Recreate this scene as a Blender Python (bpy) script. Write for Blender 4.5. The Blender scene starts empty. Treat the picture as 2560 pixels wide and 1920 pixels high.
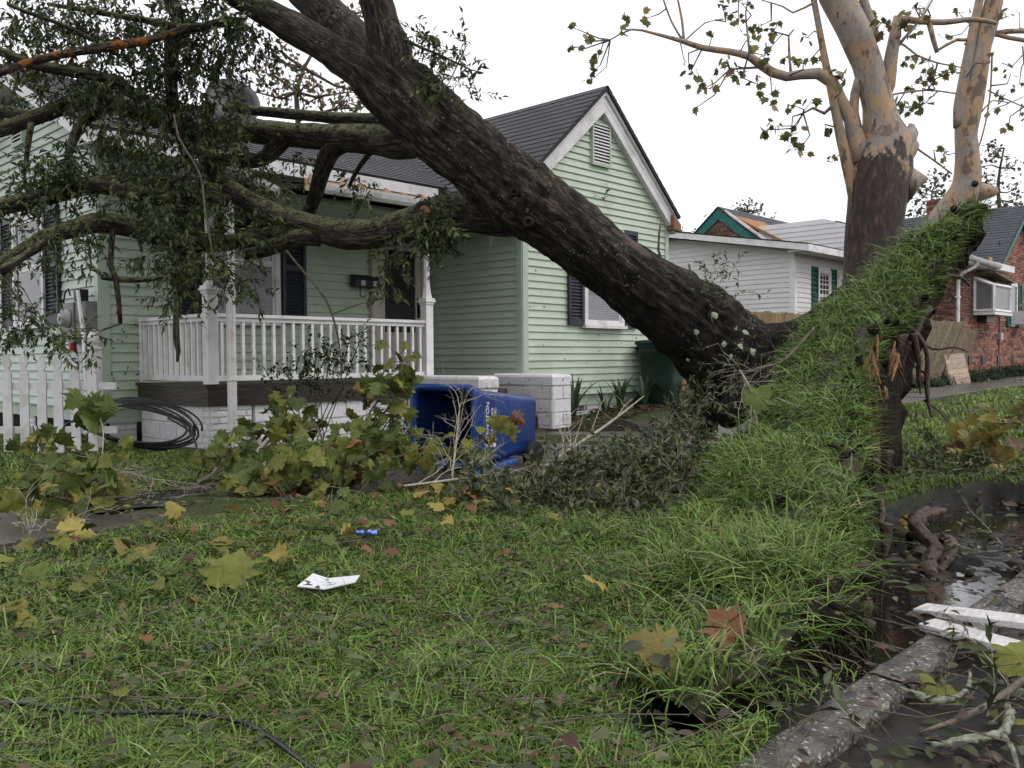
import bpy, math, random
import numpy as np
from mathutils import Vector, Matrix, noise as mnoise

random.seed(7)
RNG = np.random.default_rng(11)
scene = bpy.context.scene
COL = scene.collection

# ------------------------------------------------------------------ camera
# World axes: X runs along the street, Y away from the street towards the houses,
# the origin is the foot of the porch's corner post.
FPX = 2213.0
YAW, PITCH, ROLL = math.radians(43.5), math.atan(63 / 2213.0), 0.0075
CAM = Vector((-4.45, -8.52, 0.9))
_s, _c = math.sin(YAW), math.cos(YAW)
def _c2w(x, y, z): return Vector((x * _s + y * _c, -x * _c + y * _s, z))
FW = _c2w(0, math.cos(PITCH), -math.sin(PITCH))
_R0 = _c2w(1, 0, 0); _U0 = _R0.cross(FW)
RT = _R0 * math.cos(ROLL) - _U0 * math.sin(ROLL)
UP = _U0 * math.cos(ROLL) + _R0 * math.sin(ROLL)
cd = bpy.data.cameras.new('camera'); cam = bpy.data.objects.new('camera', cd); COL.objects.link(cam)
cd.sensor_width = 36.0; cd.lens = 36.0 * FPX / 2560.0; cd.clip_start = 0.05; cd.clip_end = 2000
m = Matrix((RT, UP, -FW)).transposed().to_4x4(); m.translation = CAM
cam.matrix_world = m
scene.camera = cam

# ------------------------------------------------------------------ sky, sun, exposure
SUN_EL, SUN_AZ = math.radians(50), math.radians(150)     # light from over the street, right of the viewer
world = bpy.data.worlds.new('World'); scene.world = world; world.use_nodes = True
nt = world.node_tree; nt.nodes.clear()
wo = nt.nodes.new('ShaderNodeOutputWorld'); bg = nt.nodes.new('ShaderNodeBackground')
sk = nt.nodes.new('ShaderNodeTexSky'); sk.sky_type = 'NISHITA'; sk.sun_disc = False
sk.sun_elevation = SUN_EL; sk.sun_rotation = SUN_AZ
hs = nt.nodes.new('ShaderNodeMix'); hs.data_type = 'RGBA'; hs.inputs['Factor'].default_value = 0.88
hs.inputs['B'].default_value = (9.9, 9.9, 10.3, 1)       # closed white cloud deck
nt.links.new(sk.outputs[0], hs.inputs['A']); nt.links.new(hs.outputs['Result'], bg.inputs['Color'])
bg.inputs['Strength'].default_value = 0.105
nt.links.new(bg.outputs[0], wo.inputs['Surface'])
sd = bpy.data.lights.new('sun', 'SUN'); sd.energy = 1.1; sd.angle = math.radians(35); sd.color = (1.0, 0.97, 0.93)
so = bpy.data.objects.new('sun', sd); COL.objects.link(so)
_az = SUN_AZ   # sky node: rotation 0 looks along +Y, growing clockwise seen from above
_dir = Vector((math.sin(_az) * math.cos(SUN_EL), math.cos(_az) * math.cos(SUN_EL), math.sin(SUN_EL)))
so.rotation_euler = (-_dir).to_track_quat('-Z', 'Y').to_euler()
so.location = (0, -20, 30)
vs = scene.view_settings
vs.view_transform = 'Standard'; vs.look = 'None'; vs.gamma = 1.0; vs.use_curve_mapping = False
vs.exposure = 0.42
scene.render.resolution_x = 1024; scene.render.resolution_y = 768
scene.render.engine = 'CYCLES'
cy = scene.cycles
cy.use_adaptive_sampling = True; cy.adaptive_threshold = 0.025; cy.adaptive_min_samples = 12
cy.max_bounces = 4; cy.diffuse_bounces = 2; cy.glossy_bounces = 2; cy.transmission_bounces = 3; cy.transparent_max_bounces = 4

# ------------------------------------------------------------------ helpers
def at(px, py, d):                 # a measured point: direction from the photo, distance from the layout
    return CAM + (FW + RT * ((px - 1280) / FPX) - UP * ((py - 960) / FPX)) * d
def onz(px, py, z=0.0):
    d = FW + RT * ((px - 1280) / FPX) - UP * ((py - 960) / FPX)
    return CAM + d * ((z - CAM.z) / d.z)
def lerp(a, b, t): return a + (b - a) * t
def sstep(a, b, x):
    t = max(0.0, min(1.0, (x - a) / (b - a))); return t * t * (3 - 2 * t)
def nz(x, y, z=0.0): return mnoise.noise(Vector((x, y, z)))

def tag(o, label=None, cat=None, group=None, kind=None):
    if label: o['label'] = label
    if cat: o['category'] = cat
    if group: o['group'] = group
    if kind: o['kind'] = kind
    return o
def empty(name, loc, label, cat, group=None):
    o = bpy.data.objects.new(name, None); COL.objects.link(o); o.location = loc
    o.empty_display_size = 0.2
    return tag(o, label, cat, group)
def par(o, p):
    if p is not None:
        o.parent = p; o.matrix_parent_inverse = p.matrix_basis.inverted()
    return o
def link(name, mesh, parent=None, loc=None, rot=None, sc=None):
    o = bpy.data.objects.new(name, mesh); COL.objects.link(o)
    if loc is not None: o.location = loc
    if rot is not None: o.rotation_euler = rot
    if sc is not None: o.scale = sc
    return par(o, parent)

class MB:
    """collects shapes, becomes one mesh object"""
    def __init__(s): s.v = []; s.f = []; s.uv = {}; s.mi = []
    def add(s, vs, fs, mi=0, uvs=None):
        b = len(s.v); s.v += [tuple(p) for p in vs]
        for k, f in enumerate(fs):
            s.f.append(tuple(b + i for i in f)); s.mi.append(mi)
            if uvs: s.uv[len(s.f) - 1] = uvs[k]
        return s
    def box(s, x0, x1, y0, y1, z0, z1, mi=0):
        p = [(x0,y0,z0),(x1,y0,z0),(x1,y1,z0),(x0,y1,z0),(x0,y0,z1),(x1,y0,z1),(x1,y1,z1),(x0,y1,z1)]
        return s.add(p, [(3,2,1,0),(4,5,6,7),(0,1,5,4),(1,2,6,5),(2,3,7,6),(3,0,4,7)], mi)
    def hexa(s, p, mi=0):          # 8 free corners, bottom ring then top ring
        return s.add(p, [(3,2,1,0),(4,5,6,7),(0,1,5,4),(1,2,6,5),(2,3,7,6),(3,0,4,7)], mi)
    def obox(s, c, ax, ay, az, mi=0):   # centre and three half vectors
        c, ax, ay, az = Vector(c), Vector(ax), Vector(ay), Vector(az)
        return s.hexa([c-ax-ay-az, c+ax-ay-az, c+ax+ay-az, c-ax+ay-az, c-ax-ay+az, c+ax-ay+az, c+ax+ay+az, c-ax+ay+az], mi)
    def lathe(s, prof, c, seg=16, axis=None, mi=0):
        c = Vector(c); a = Vector(axis or (0,0,1)).normalized(); q = Vector((0,0,1)).rotation_difference(a)
        vs = []
        for r, z in prof:
            for k in range(seg):
                t = 2*math.pi*k/seg
                vs.append(c + q @ Vector((r*math.cos(t), r*math.sin(t), z)))
        fs = [(i*seg+k, i*seg+(k+1)%seg, (i+1)*seg+(k+1)%seg, (i+1)*seg+k) for i in range(len(prof)-1) for k in range(seg)]
        fs += [tuple(range(seg-1,-1,-1)), tuple((len(prof)-1)*seg+k for k in range(seg))]
        return s.add(vs, fs, mi)
    def tube(s, pts, rad, seg=8, disp=None, mi=0, cap=True):
        pts = [Vector(p) for p in pts]; n = len(pts)
        if not hasattr(rad, '__len__'): rad = [rad]*n
        t0 = (pts[1]-pts[0]).normalized()
        ref = Vector((0,0,1)) if abs(t0.z) < 0.9 else Vector((1,0,0))
        nrm = (ref - t0*ref.dot(t0)).normalized()
        vs = []; uvr = []; L = 0.0
        for i in range(n):
            t = (pts[min(i+1,n-1)] - pts[max(i-1,0)]).normalized()
            nrm = (nrm - t*nrm.dot(t)).normalized(); b = t.cross(nrm)
            if i: L += (pts[i]-pts[i-1]).length
            for k in range(seg):
                a = 2*math.pi*k/seg; d = nrm*math.cos(a) + b*math.sin(a)
                r = rad[i]
                if disp: r = r * (1 + disp(pts[i], d, a, L, rad[i]))
                vs.append(pts[i] + d*r)
            uvr.append((L, rad[i]))
        fs = []; us = []
        for i in range(n-1):
            c = 2*math.pi*max(rad[0], 1e-4)
            for k in range(seg):
                fs.append((i*seg+k, i*seg+(k+1)%seg, (i+1)*seg+(k+1)%seg, (i+1)*seg+k))
                u0, u1 = c*k/seg, c*(k+1)/seg
                us.append([(u0,uvr[i][0]),(u1,uvr[i][0]),(u1,uvr[i+1][0]),(u0,uvr[i+1][0])])
        if cap:
            fs.append(tuple(range(seg-1,-1,-1))); us.append([(0,0)]*seg)
            fs.append(tuple((n-1)*seg+k for k in range(seg))); us.append([(0,0)]*seg)
        return s.add(vs, fs, mi, us)
    def mesh(s, name, mats, smooth=False):
        me = bpy.data.meshes.new(name); me.from_pydata(s.v, [], s.f)
        for mm in (mats if isinstance(mats, (list, tuple)) else [mats]): me.materials.append(mm)
        if any(s.mi): me.polygons.foreach_set('material_index', s.mi)
        if s.uv:
            ul = me.uv_layers.new(name='UVMap')
            for fi, uvs in s.uv.items():
                ls = me.polygons[fi].loop_start
                for k, q in enumerate(uvs): ul.data[ls+k].uv = q
        if smooth: me.polygons.foreach_set('use_smooth', [True]*len(me.polygons))
        me.update(); return me
    def build(s, name, mats, parent=None, smooth=False, **kw):
        return link(name, s.mesh(name, mats, smooth), parent, **kw)

def np_mesh(name, V, tmpl, mat, cols=None, smooth=False):
    """V (n,k,3): n copies of a k-vertex shape with triangle template"""
    n, k = V.shape[:2]; T = np.asarray(tmpl, dtype=np.int64); nt_ = len(T)
    me = bpy.data.meshes.new(name)
    idx = (T[None] + (np.arange(n)*k)[:,None,None]).reshape(-1).astype(np.int32)
    me.vertices.add(n*k); me.vertices.foreach_set('co', V.reshape(-1).astype(np.float32))
    me.loops.add(len(idx)); me.loops.foreach_set('vertex_index', idx)
    me.polygons.add(n*nt_); me.polygons.foreach_set('loop_start', np.arange(0, len(idx), 3, dtype=np.int32))
    if smooth: me.polygons.foreach_set('use_smooth', np.ones(n*nt_, dtype=bool))
    me.update(calc_edges=True)
    if cols is not None:
        a = me.color_attributes.new('Col', 'FLOAT_COLOR', 'POINT')
        c = np.ones((n, k, 4), dtype=np.float32); c[:,:,:3] = cols if cols.ndim == 3 else cols[:,None,:]
        a.data.foreach_set('color', c.reshape(-1))
    me.materials.append(mat); return me

def smooth_line(pts, rad, step):
    """Catmull-Rom resample of a limb"""
    P = [Vector(p) for p in pts]; out = []; ro = []
    for i in range(len(P)-1):
        p0, p1, p2, p3 = P[max(i-1,0)], P[i], P[i+1], P[min(i+2,len(P)-1)]
        n = max(1, int((p2-p1).length/step))
        for k in range(n):
            t = k/n
            out.append(0.5*((2*p1)+(p2-p0)*t+(2*p0-5*p1+4*p2-p3)*t*t+(3*p1-p0-3*p2+p3)*t**3))
            ro.append(lerp(rad[i], rad[i+1], t))
    out.append(P[-1]); ro.append(rad[-1])
    return out, ro

# ------------------------------------------------------------------ materials
def _nodes(name):
    m = bpy.data.materials.new(name); m.use_nodes = True; t = m.node_tree; t.nodes.clear()
    o = t.nodes.new('ShaderNodeOutputMaterial'); b = t.nodes.new('ShaderNodeBsdfPrincipled')
    t.links.new(b.outputs[0], o.inputs['Surface']); return m, t, b, o
def _coord(t, kind, scale):
    c = t.nodes.new('ShaderNodeTexCoord'); mp = t.nodes.new('ShaderNodeMapping')
    mp.inputs['Scale'].default_value = scale; t.links.new(c.outputs[kind], mp.inputs['Vector']); return mp.outputs[0]
def _noise(t, vec, scale, detail=6, rough=0.6):
    n = t.nodes.new('ShaderNodeTexNoise'); n.inputs['Scale'].default_value = scale
    n.inputs['Detail'].default_value = detail; n.inputs['Roughness'].default_value = rough
    t.links.new(vec, n.inputs['Vector']); return n.outputs['Fac']
def _ramp(t, fac, stops, interp='LINEAR'):
    r = t.nodes.new('ShaderNodeValToRGB'); e = r.color_ramp; e.interpolation = interp
    while len(e.elements) < len(stops): e.elements.new(0.5)
    for i, (p, c) in enumerate(stops):
        e.elements[i].position = p; e.elements[i].color = (*c, 1) if len(c) == 3 else c
    t.links.new(fac, r.inputs['Fac']); return r.outputs['Color']
def _mix(t, fac, a, b, mode='MIX'):
    m = t.nodes.new('ShaderNodeMix'); m.data_type = 'RGBA'; m.blend_type = mode
    for s, v in (('Factor', fac), ('A', a), ('B', b)):
        if hasattr(v, 'links') or hasattr(v, 'is_linked'): t.links.new(v, m.inputs[s])
        elif s == 'Factor': m.inputs[s].default_value = v
        else: m.inputs[s].default_value = (*v, 1)
    return m.outputs['Result']
def _math(t, op, a, b=None):
    m = t.nodes.new('ShaderNodeMath'); m.operation = op
    for i, v in enumerate((a, b)):
        if v is None: continue
        if isinstance(v, (int, float)): m.inputs[i].default_value = v
        else: t.links.new(v, m.inputs[i])
    return m.outputs[0]
def _bump(t, b, fac, strength, dist=0.01):
    n = t.nodes.new('ShaderNodeBump'); n.inputs['Strength'].default_value = strength; n.inputs['Distance'].default_value = dist
    t.links.new(fac, n.inputs['Height']); t.links.new(n.outputs[0], b.inputs['Normal'])
def pm(name, c1, c2, scale=6, rough=0.6, bump=0.0, stretch=(1,1,1), spec=0.35, coord='Object', dirt=None, rnd=0.0, bdist=0.01, lo=0.35, hi=0.65):
    """two-tone noisy surface, optional dirt layer and per-object variation"""
    m, t, b, o = _nodes(name)
    v = _coord(t, coord, stretch); f = _noise(t, v, scale)
    col = _ramp(t, f, [(lo, c1), (hi, c2)])
    if dirt:
        dc, dscale, d0, d1 = dirt
        v2 = _coord(t, coord, (1,1,1)); f2 = _noise(t, v2, dscale, 8, 0.65)
        k = _ramp(t, f2, [(d0, (0,0,0)), (d1, (1,1,1))]); col = _mix(t, k, col, dc)
    if rnd:
        oi = t.nodes.new('ShaderNodeObjectInfo')
        k = _math(t, 'MULTIPLY_ADD', oi.outputs['Random'], rnd); t.nodes[-1].inputs[2].default_value = 1 - rnd/2
        h = t.nodes.new('ShaderNodeHueSaturation'); t.links.new(col, h.inputs['Color']); t.links.new(k, h.inputs['Value']); col = h.outputs[0]
    t.links.new(col, b.inputs['Base Color'])
    b.inputs['Roughness'].default_value = rough; b.inputs['Specular IOR Level'].default_value = spec
    if bump: _bump(t, b, f, bump, bdist)
    return m
def leafmat(name, rough=0.45, trans=0.25, spec=0.4, tint=(1,1,1)):
    m, t, b, o = _nodes(name)
    a = t.nodes.new('ShaderNodeAttribute'); a.attribute_name = 'Col'
    v = _coord(t, 'Object', (1,1,1)); f = _noise(t, v, 25, 4)
    col = _mix(t, 0.5, a.outputs['Color'], _ramp(t, f, [(0.3,(0.55,0.55,0.55)),(0.7,(1.25,1.25,1.2))]), 'MULTIPLY')
    col = _mix(t, 1.0, col, tint, 'MULTIPLY')
    t.links.new(col, b.inputs['Base Color']); b.inputs['Roughness'].default_value = rough
    b.inputs['Specular IOR Level'].default_value = spec
    if trans <= 0: return m
    tr = t.nodes.new('ShaderNodeBsdfTranslucent'); t.links.new(col, tr.inputs['Color'])
    mx = t.nodes.new('ShaderNodeMixShader'); mx.inputs[0].default_value = trans
    t.links.new(b.outputs[0], mx.inputs[1]); t.links.new(tr.outputs[0], mx.inputs[2]); t.links.new(mx.outputs[0], o.inputs['Surface'])
    return m
def bigleafmat(name, base, edge, spot):
    """a single large leaf: veins, blotches, coloured from its own coordinates"""
    m, t, b, o = _nodes(name)
    v = _coord(t, 'Object', (1,1,1)); f = _noise(t, v, 9, 5)
    oi = t.nodes.new('ShaderNodeObjectInfo')
    col = _ramp(t, f, [(0.32, edge), (0.6, base)])
    col = _mix(t, _ramp(t, _noise(t, v, 30, 3), [(0.6,(0,0,0)),(0.68,(1,1,1))]), col, spot)
    k = _math(t, 'MULTIPLY_ADD', oi.outputs['Random'], 0.7); t.nodes[-1].inputs[2].default_value = 0.65
    h = t.nodes.new('ShaderNodeHueSaturation'); t.links.new(col, h.inputs['Color']); t.links.new(k, h.inputs['Value'])
    h.inputs['Saturation'].default_value = 1.05; b.inputs['Specular IOR Level'].default_value = 0.2
    t.links.new(h.outputs[0], b.inputs['Base Color']); b.inputs['Roughness'].default_value = 0.5
    tr = t.nodes.new('ShaderNodeBsdfTranslucent'); t.links.new(h.outputs[0], tr.inputs['Color'])
    mx = t.nodes.new('ShaderNodeMixShader'); mx.inputs[0].default_value = 0.2
    t.links.new(b.outputs[0], mx.inputs[1]); t.links.new(tr.outputs[0], mx.inputs[2]); t.links.new(mx.outputs[0], o.inputs['Surface'])
    return m

M = {}
M['siding'] = pm('green_vinyl', (0.455,0.53,0.415), (0.50,0.575,0.46), 3, 0.5, 0.05, (1,1,1), 0.3, 'Object', ((0.33,0.37,0.29), 1.3, 0.5, 0.85), 0.05)
M['sidingpale'] = pm('pale_vinyl', (0.47,0.525,0.475), (0.52,0.57,0.525), 3, 0.5, 0.05, (1,1,1), 0.3, 'Object', ((0.36,0.42,0.33), 1.5, 0.5, 0.85), 0.05)
M['trim'] = pm('green_trim', (0.40,0.47,0.37), (0.45,0.52,0.42), 2, 0.5, 0.03, (1,1,1), 0.3, 'Object', ((0.28,0.34,0.24), 2.0, 0.55, 0.8))
M['white'] = pm('white_paint', (0.66,0.64,0.64), (0.74,0.72,0.72), 5, 0.45, 0.05, (1,1,1), 0.35, 'Object', ((0.33,0.31,0.25), 3.0, 0.50, 0.80), 0.08)
M['whitehouse'] = pm('white_vinyl', (0.63,0.61,0.61), (0.68,0.66,0.66), 2, 0.5, 0.03, (1,1,1), 0.3, 'Object', ((0.48,0.46,0.42), 0.8, 0.55, 0.85), 0.04)
M['block'] = pm('painted_block', (0.60,0.585,0.60), (0.70,0.68,0.69), 18, 0.65, 0.5, (1,1,1), 0.25, 'Object', ((0.22,0.21,0.18), 3.2, 0.58, 0.80), 0.10, 0.006)
M['mortar'] = pm('painted_mortar', (0.5,0.49,0.49), (0.6,0.585,0.585), 20, 0.8, 0.4)
M['shutter'] = pm('navy_shutter', (0.018,0.021,0.032), (0.028,0.031,0.043), 4, 0.45, 0.05, rnd=0.2)
M['glass'] = pm('window_glass', (0.02,0.022,0.023), (0.035,0.036,0.037), 2, 0.05, 0, spec=0.6)
M['blind'] = pm('blinds', (0.30,0.29,0.31), (0.38,0.37,0.39), 8, 0.5)
M['screen'] = pm('window_screen', (0.16,0.16,0.165), (0.21,0.21,0.215), 3, 0.35, 0, spec=0.4)
M['door'] = pm('beige_door', (0.46,0.41,0.35), (0.51,0.45,0.39), 4, 0.5, 0.03)
M['black'] = pm('black_metal', (0.010,0.010,0.012), (0.018,0.018,0.02), 10, 0.4)
M['digit'] = pm('digit_white', (0.7,0.7,0.7), (0.75,0.75,0.75), 10, 0.5)
M['digitdark'] = pm('digit_dark', (0.03,0.03,0.035), (0.04,0.04,0.045), 10, 0.5)
M['deckwood'] = pm('dark_wet_wood', (0.018,0.013,0.010), (0.042,0.030,0.022), 6, 0.4, 0.3, (1,1,6))
M['gutter'] = pm('gutter_white', (0.52,0.50,0.50), (0.62,0.60,0.60), 6, 0.4, 0.05, dirt=((0.25,0.23,0.20), 4, 0.55, 0.75))
M['rotwood'] = pm('rotten_wood', (0.16,0.07,0.03), (0.33,0.19,0.11), 20, 0.85, 0.6, (1,1,1))
M['rawwood'] = pm('broken_wood', (0.34,0.22,0.13), (0.50,0.34,0.22), 16, 0.8, 0.5, (1,1,6))
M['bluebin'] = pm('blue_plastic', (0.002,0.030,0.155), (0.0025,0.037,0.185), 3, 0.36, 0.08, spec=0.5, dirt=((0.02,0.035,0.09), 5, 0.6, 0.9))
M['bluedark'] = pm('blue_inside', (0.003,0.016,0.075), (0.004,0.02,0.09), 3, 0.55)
M['greenbin'] = pm('green_plastic', (0.012,0.030,0.022), (0.016,0.038,0.028), 3, 0.42, 0.05, dirt=((0.05,0.07,0.055), 5, 0.6, 0.9))
M['rubber'] = pm('black_rubber', (0.010,0.010,0.010), (0.018,0.017,0.016), 12, 0.7, 0.1)
M['cable'] = pm('black_cable', (0.008,0.008,0.009), (0.014,0.014,0.015), 10, 0.35, spec=0.5)
M['meter'] = pm('meter_grey', (0.16,0.165,0.15), (0.24,0.24,0.225), 10, 0.5, 0.1, dirt=((0.09,0.09,0.07), 5, 0.5, 0.7))
M['metal'] = pm('galvanised', (0.28,0.28,0.28), (0.40,0.40,0.40), 10, 0.4, 0.1)
M['red'] = pm('red_tag', (0.35,0.02,0.015), (0.4,0.03,0.02), 10, 0.5)
M['fence'] = pm('fence_cedar', (0.16,0.105,0.055), (0.26,0.18,0.10), 5, 0.8, 0.4, (4,4,0.5), 0.2, 'Object', ((0.09,0.085,0.04), 2.2, 0.5, 0.75), 0.35)
M['fenceold'] = pm('fence_weathered', (0.10,0.080,0.052), (0.18,0.145,0.095), 6, 0.85, 0.4, (4,4,0.5), 0.2, 'Object', None, 0.3)
M['plank'] = pm('new_plank', (0.25,0.19,0.145), (0.38,0.30,0.24), 7, 0.8, 0.4, (0.6,4,4), 0.2, rnd=0.25)
M['teal'] = pm('teal_paint', (0.006,0.11,0.09), (0.01,0.135,0.11), 4, 0.5, 0.05)
M['tealshut'] = pm('teal_shutter', (0.012,0.075,0.058), (0.02,0.095,0.075), 4, 0.5, 0.05)
M['brick'] = pm('red_brick', (0.125,0.064,0.050), (0.20,0.108,0.082), 14, 0.85, 0.3, (1,1,1), 0.2, 'Object', None, 0.75)
M['brickdark'] = pm('burnt_brick', (0.07,0.035,0.03), (0.13,0.06,0.05), 14, 0.85, 0.3, rnd=0.5)
M['brickmortar'] = pm('brick_mortar', (0.16,0.115,0.095), (0.21,0.155,0.13), 12, 0.9, 0.3)
M['ply'] = pm('weathered_plywood', (0.24,0.105,0.03), (0.33,0.15,0.05), 4, 0.8, 0.2, (1,4,1))
M['concrete'] = pm('wet_concrete', (0.040,0.033,0.028), (0.078,0.066,0.057), 3, 0.38, 0.25, (1,1,1), 0.45, 'Object', ((0.035,0.029,0.024), 1.4, 0.46, 0.7), 0.12)
M['asphalt'] = pm('wet_asphalt', (0.014,0.013,0.013), (0.036,0.033,0.031), 40, 0.6, 0.9, spec=0.2, dirt=((0.022,0.016,0.012), 3, 0.4, 0.6))
M['paper'] = pm('white_paper', (0.55,0.55,0.57), (0.62,0.62,0.64), 5, 0.6)
M['blueplastic'] = pm('blue_wrapper', (0.10,0.17,0.55), (0.16,0.24,0.65), 9, 0.4)
M['lumber'] = pm('white_lumber', (0.45,0.43,0.42), (0.60,0.58,0.57), 14, 0.7, 0.5, (1,6,6), 0.2, 'Object', ((0.13,0.115,0.10), 11.0, 0.52, 0.66))
M['soil'] = pm('dark_soil', (0.008,0.0065,0.005), (0.030,0.021,0.015), 22, 0.85, 0.9, spec=0.1, bdist=0.03)
M['rootwood'] = pm('root_bark', (0.014,0.009,0.006), (0.065,0.036,0.021), 28, 0.55, 1.0, (1,1,1), bdist=0.02)
M['orangewood'] = pm('torn_root_wood', (0.17,0.075,0.035), (0.36,0.19,0.10), 26, 0.8, 0.6)
M['twig'] = pm('twig', (0.06,0.048,0.034), (0.15,0.125,0.095), 30, 0.8, 0.3)
M['twigpale'] = pm('pale_twig', (0.24,0.215,0.17), (0.40,0.365,0.30), 30, 0.85, 0.3)
M['lichentwig'] = pm('lichen_twig', (0.07,0.06,0.042), (0.27,0.30,0.225), 55, 0.85, 0.7, bdist=0.01)
M['oakleaf'] = leafmat('oak_leaf', 0.45, 0.15, 0.22)
M['grass'] = leafmat('grass_blade', 0.55, 0.0, 0.14)
M['crown'] = leafmat('crown_leaf', 0.5, 0.3, 0.35)
M['lyellow'] = bigleafmat('sycamore_leaf_yellow', (0.235,0.20,0.058), (0.28,0.225,0.075), (0.13,0.08,0.03))
M['lolive'] = bigleafmat('sycamore_leaf_olive', (0.115,0.13,0.028), (0.165,0.165,0.045), (0.11,0.085,0.02))
M['lgreen'] = bigleafmat('sycamore_leaf_green', (0.060,0.085,0.022), (0.09,0.11,0.03), (0.10,0.08,0.02))
M['lbrown'] = bigleafmat('sycamore_leaf_brown', (0.125,0.062,0.032), (0.18,0.10,0.055), (0.09,0.04,0.02))
M['iris'] = pm('strap_leaf', (0.020,0.045,0.016), (0.045,0.082,0.030), 6, 0.4, 0.1, (1,1,1), 0.45)

def shingle_mat(name, c1, c2, c3, w, h):
    m, t, b, o = _nodes(name)
    uv = t.nodes.new('ShaderNodeUVMap'); br = t.nodes.new('ShaderNodeTexBrick')
    br.offset = 0.5; br.inputs['Scale'].default_value = 1.0
    br.inputs['Brick Width'].default_value = w; br.inputs['Row Height'].default_value = h
    br.inputs['Mortar Size'].default_value = 0.006; br.inputs['Bias'].default_value = 0.0
    br.inputs['Color1'].default_value = (*c1, 1); br.inputs['Color2'].default_value = (*c2, 1); br.inputs['Mortar'].default_value = (*c3, 1)
    t.links.new(uv.outputs[0], br.inputs['Vector'])
    f = _noise(t, _coord(t, 'Object', (1,1,1)), 60, 3); g = _noise(t, _coord(t, 'Object', (1,1,1)), 1.2, 5)
    col = _mix(t, 0.6, br.outputs['Color'], _ramp(t, f, [(0.3,(0.6,0.6,0.6)),(0.7,(1.4,1.4,1.4))]), 'MULTIPLY')
    col = _mix(t, 0.5, col, _ramp(t, g, [(0.3,(0.7,0.7,0.7)),(0.7,(1.3,1.3,1.3))]), 'MULTIPLY')
    t.links.new(col, b.inputs['Base Color']); b.inputs['Roughness'].default_value = 0.75
    _bump(t, b, f, 0.3, 0.005); return m
M['shingle'] = shingle_mat('roof_shingle', (0.030,0.030,0.034), (0.046,0.045,0.050), (0.012,0.012,0.014), 0.30, 0.14)
M['shingle2'] = shingle_mat('roof_shingle_blue', (0.032,0.036,0.046), (0.05,0.055,0.066), (0.016,0.018,0.022), 0.32, 0.15)

def oak_bark(name, moss=0.55):
    m, t, b, o = _nodes(name)
    uvn = t.nodes.new('ShaderNodeUVMap')
    mp = t.nodes.new('ShaderNodeMapping'); mp.inputs['Scale'].default_value = (1, 0.22, 1); t.links.new(uvn.outputs[0], mp.inputs['Vector'])
    f = _noise(t, mp.outputs[0], 34, 8, 0.7)
    ov = _coord(t, 'Object', (1,1,1))
    g = _noise(t, ov, 1.6, 5)
    col = _ramp(t, f, [(0.36,(0.009,0.008,0.0065)), (0.50,(0.036,0.029,0.023)), (0.58,(0.105,0.083,0.066)), (0.72,(0.22,0.18,0.148))])
    dark = _mix(t, 1.0, col, (0.62,0.60,0.60), 'MULTIPLY')
    col = _mix(t, _ramp(t, g, [(0.42,(0,0,0)),(0.6,(1,1,1))]), dark, col)
    wt = t.nodes.new('ShaderNodeAttribute'); wt.attribute_name = 'wet'
    col = _mix(t, wt.outputs['Fac'], col, _mix(t, 1.0, col, (0.30,0.29,0.29), 'MULTIPLY'))
    # pale grey scuffed plates
    p = _noise(t, mp.outputs[0], 7, 6, 0.65)
    pk = _math(t,'MULTIPLY',_ramp(t, p, [(0.58,(0,0,0)),(0.68,(1,1,1))]),_math(t,'SUBTRACT',1.0,_math(t,'MULTIPLY',wt.outputs['Fac'],0.8)))
    col = _mix(t, pk, col, (0.155,0.120,0.095))
    # crusty lichen dots
    vo = t.nodes.new('ShaderNodeTexVoronoi'); vo.inputs['Scale'].default_value = 26
    wv = t.nodes.new('ShaderNodeTexNoise'); wv.inputs['Scale'].default_value = 14; t.links.new(ov, wv.inputs['Vector'])
    vm = t.nodes.new('ShaderNodeMixRGB'); vm.inputs[0].default_value = 0.10; t.links.new(ov, vm.inputs[1]); t.links.new(wv.outputs['Color'], vm.inputs[2]); t.links.new(vm.outputs[0], vo.inputs['Vector'])
    g2 = _noise(t, ov, 3.5, 4)
    dots = _math(t, 'MULTIPLY', _math(t, 'LESS_THAN', _math(t, 'ADD', vo.outputs['Distance'], _math(t, 'MULTIPLY', _noise(t, ov, 60, 2), 0.35)), 0.38), _math(t, 'GREATER_THAN', g2, 0.54))
    col = _mix(t, _math(t,'MULTIPLY',dots,0.75), col, (0.19,0.20,0.16))
    # moss and lichen growing on the upper sides
    ge = t.nodes.new('ShaderNodeNewGeometry'); sx = t.nodes.new('ShaderNodeSeparateXYZ'); t.links.new(ge.outputs['Normal'], sx.inputs[0])
    up = _ramp(t, sx.outputs['Z'], [(0.0,(0,0,0)),(0.55,(1,1,1))])
    k = _ramp(t, _noise(t, ov, 13, 8, 0.75), [(0.66-moss*0.22,(0,0,0)),(0.70-moss*0.21,(1,1,1))])
    kk = _mix(t, 1.0, up, k, 'MULTIPLY')
    kk = _mix(t, 1.0, kk, (moss*1.25,)*3, 'MULTIPLY')
    mc = _ramp(t, _noise(t, ov, 45, 3), [(0.35,(0.06,0.068,0.024)),(0.62,(0.22,0.23,0.11))])
    col = _mix(t, kk, col, mc)
    t.links.new(col, b.inputs['Base Color']); b.inputs['Roughness'].default_value = 0.75; b.inputs['Specular IOR Level'].default_value = 0.2
    _bump(t, b, f, 1.0, 0.05); return m
M['oakbark'] = oak_bark('oak_bark', 0.28)
M['oaklimb'] = oak_bark('oak_limb_bark', 0.95)
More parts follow.
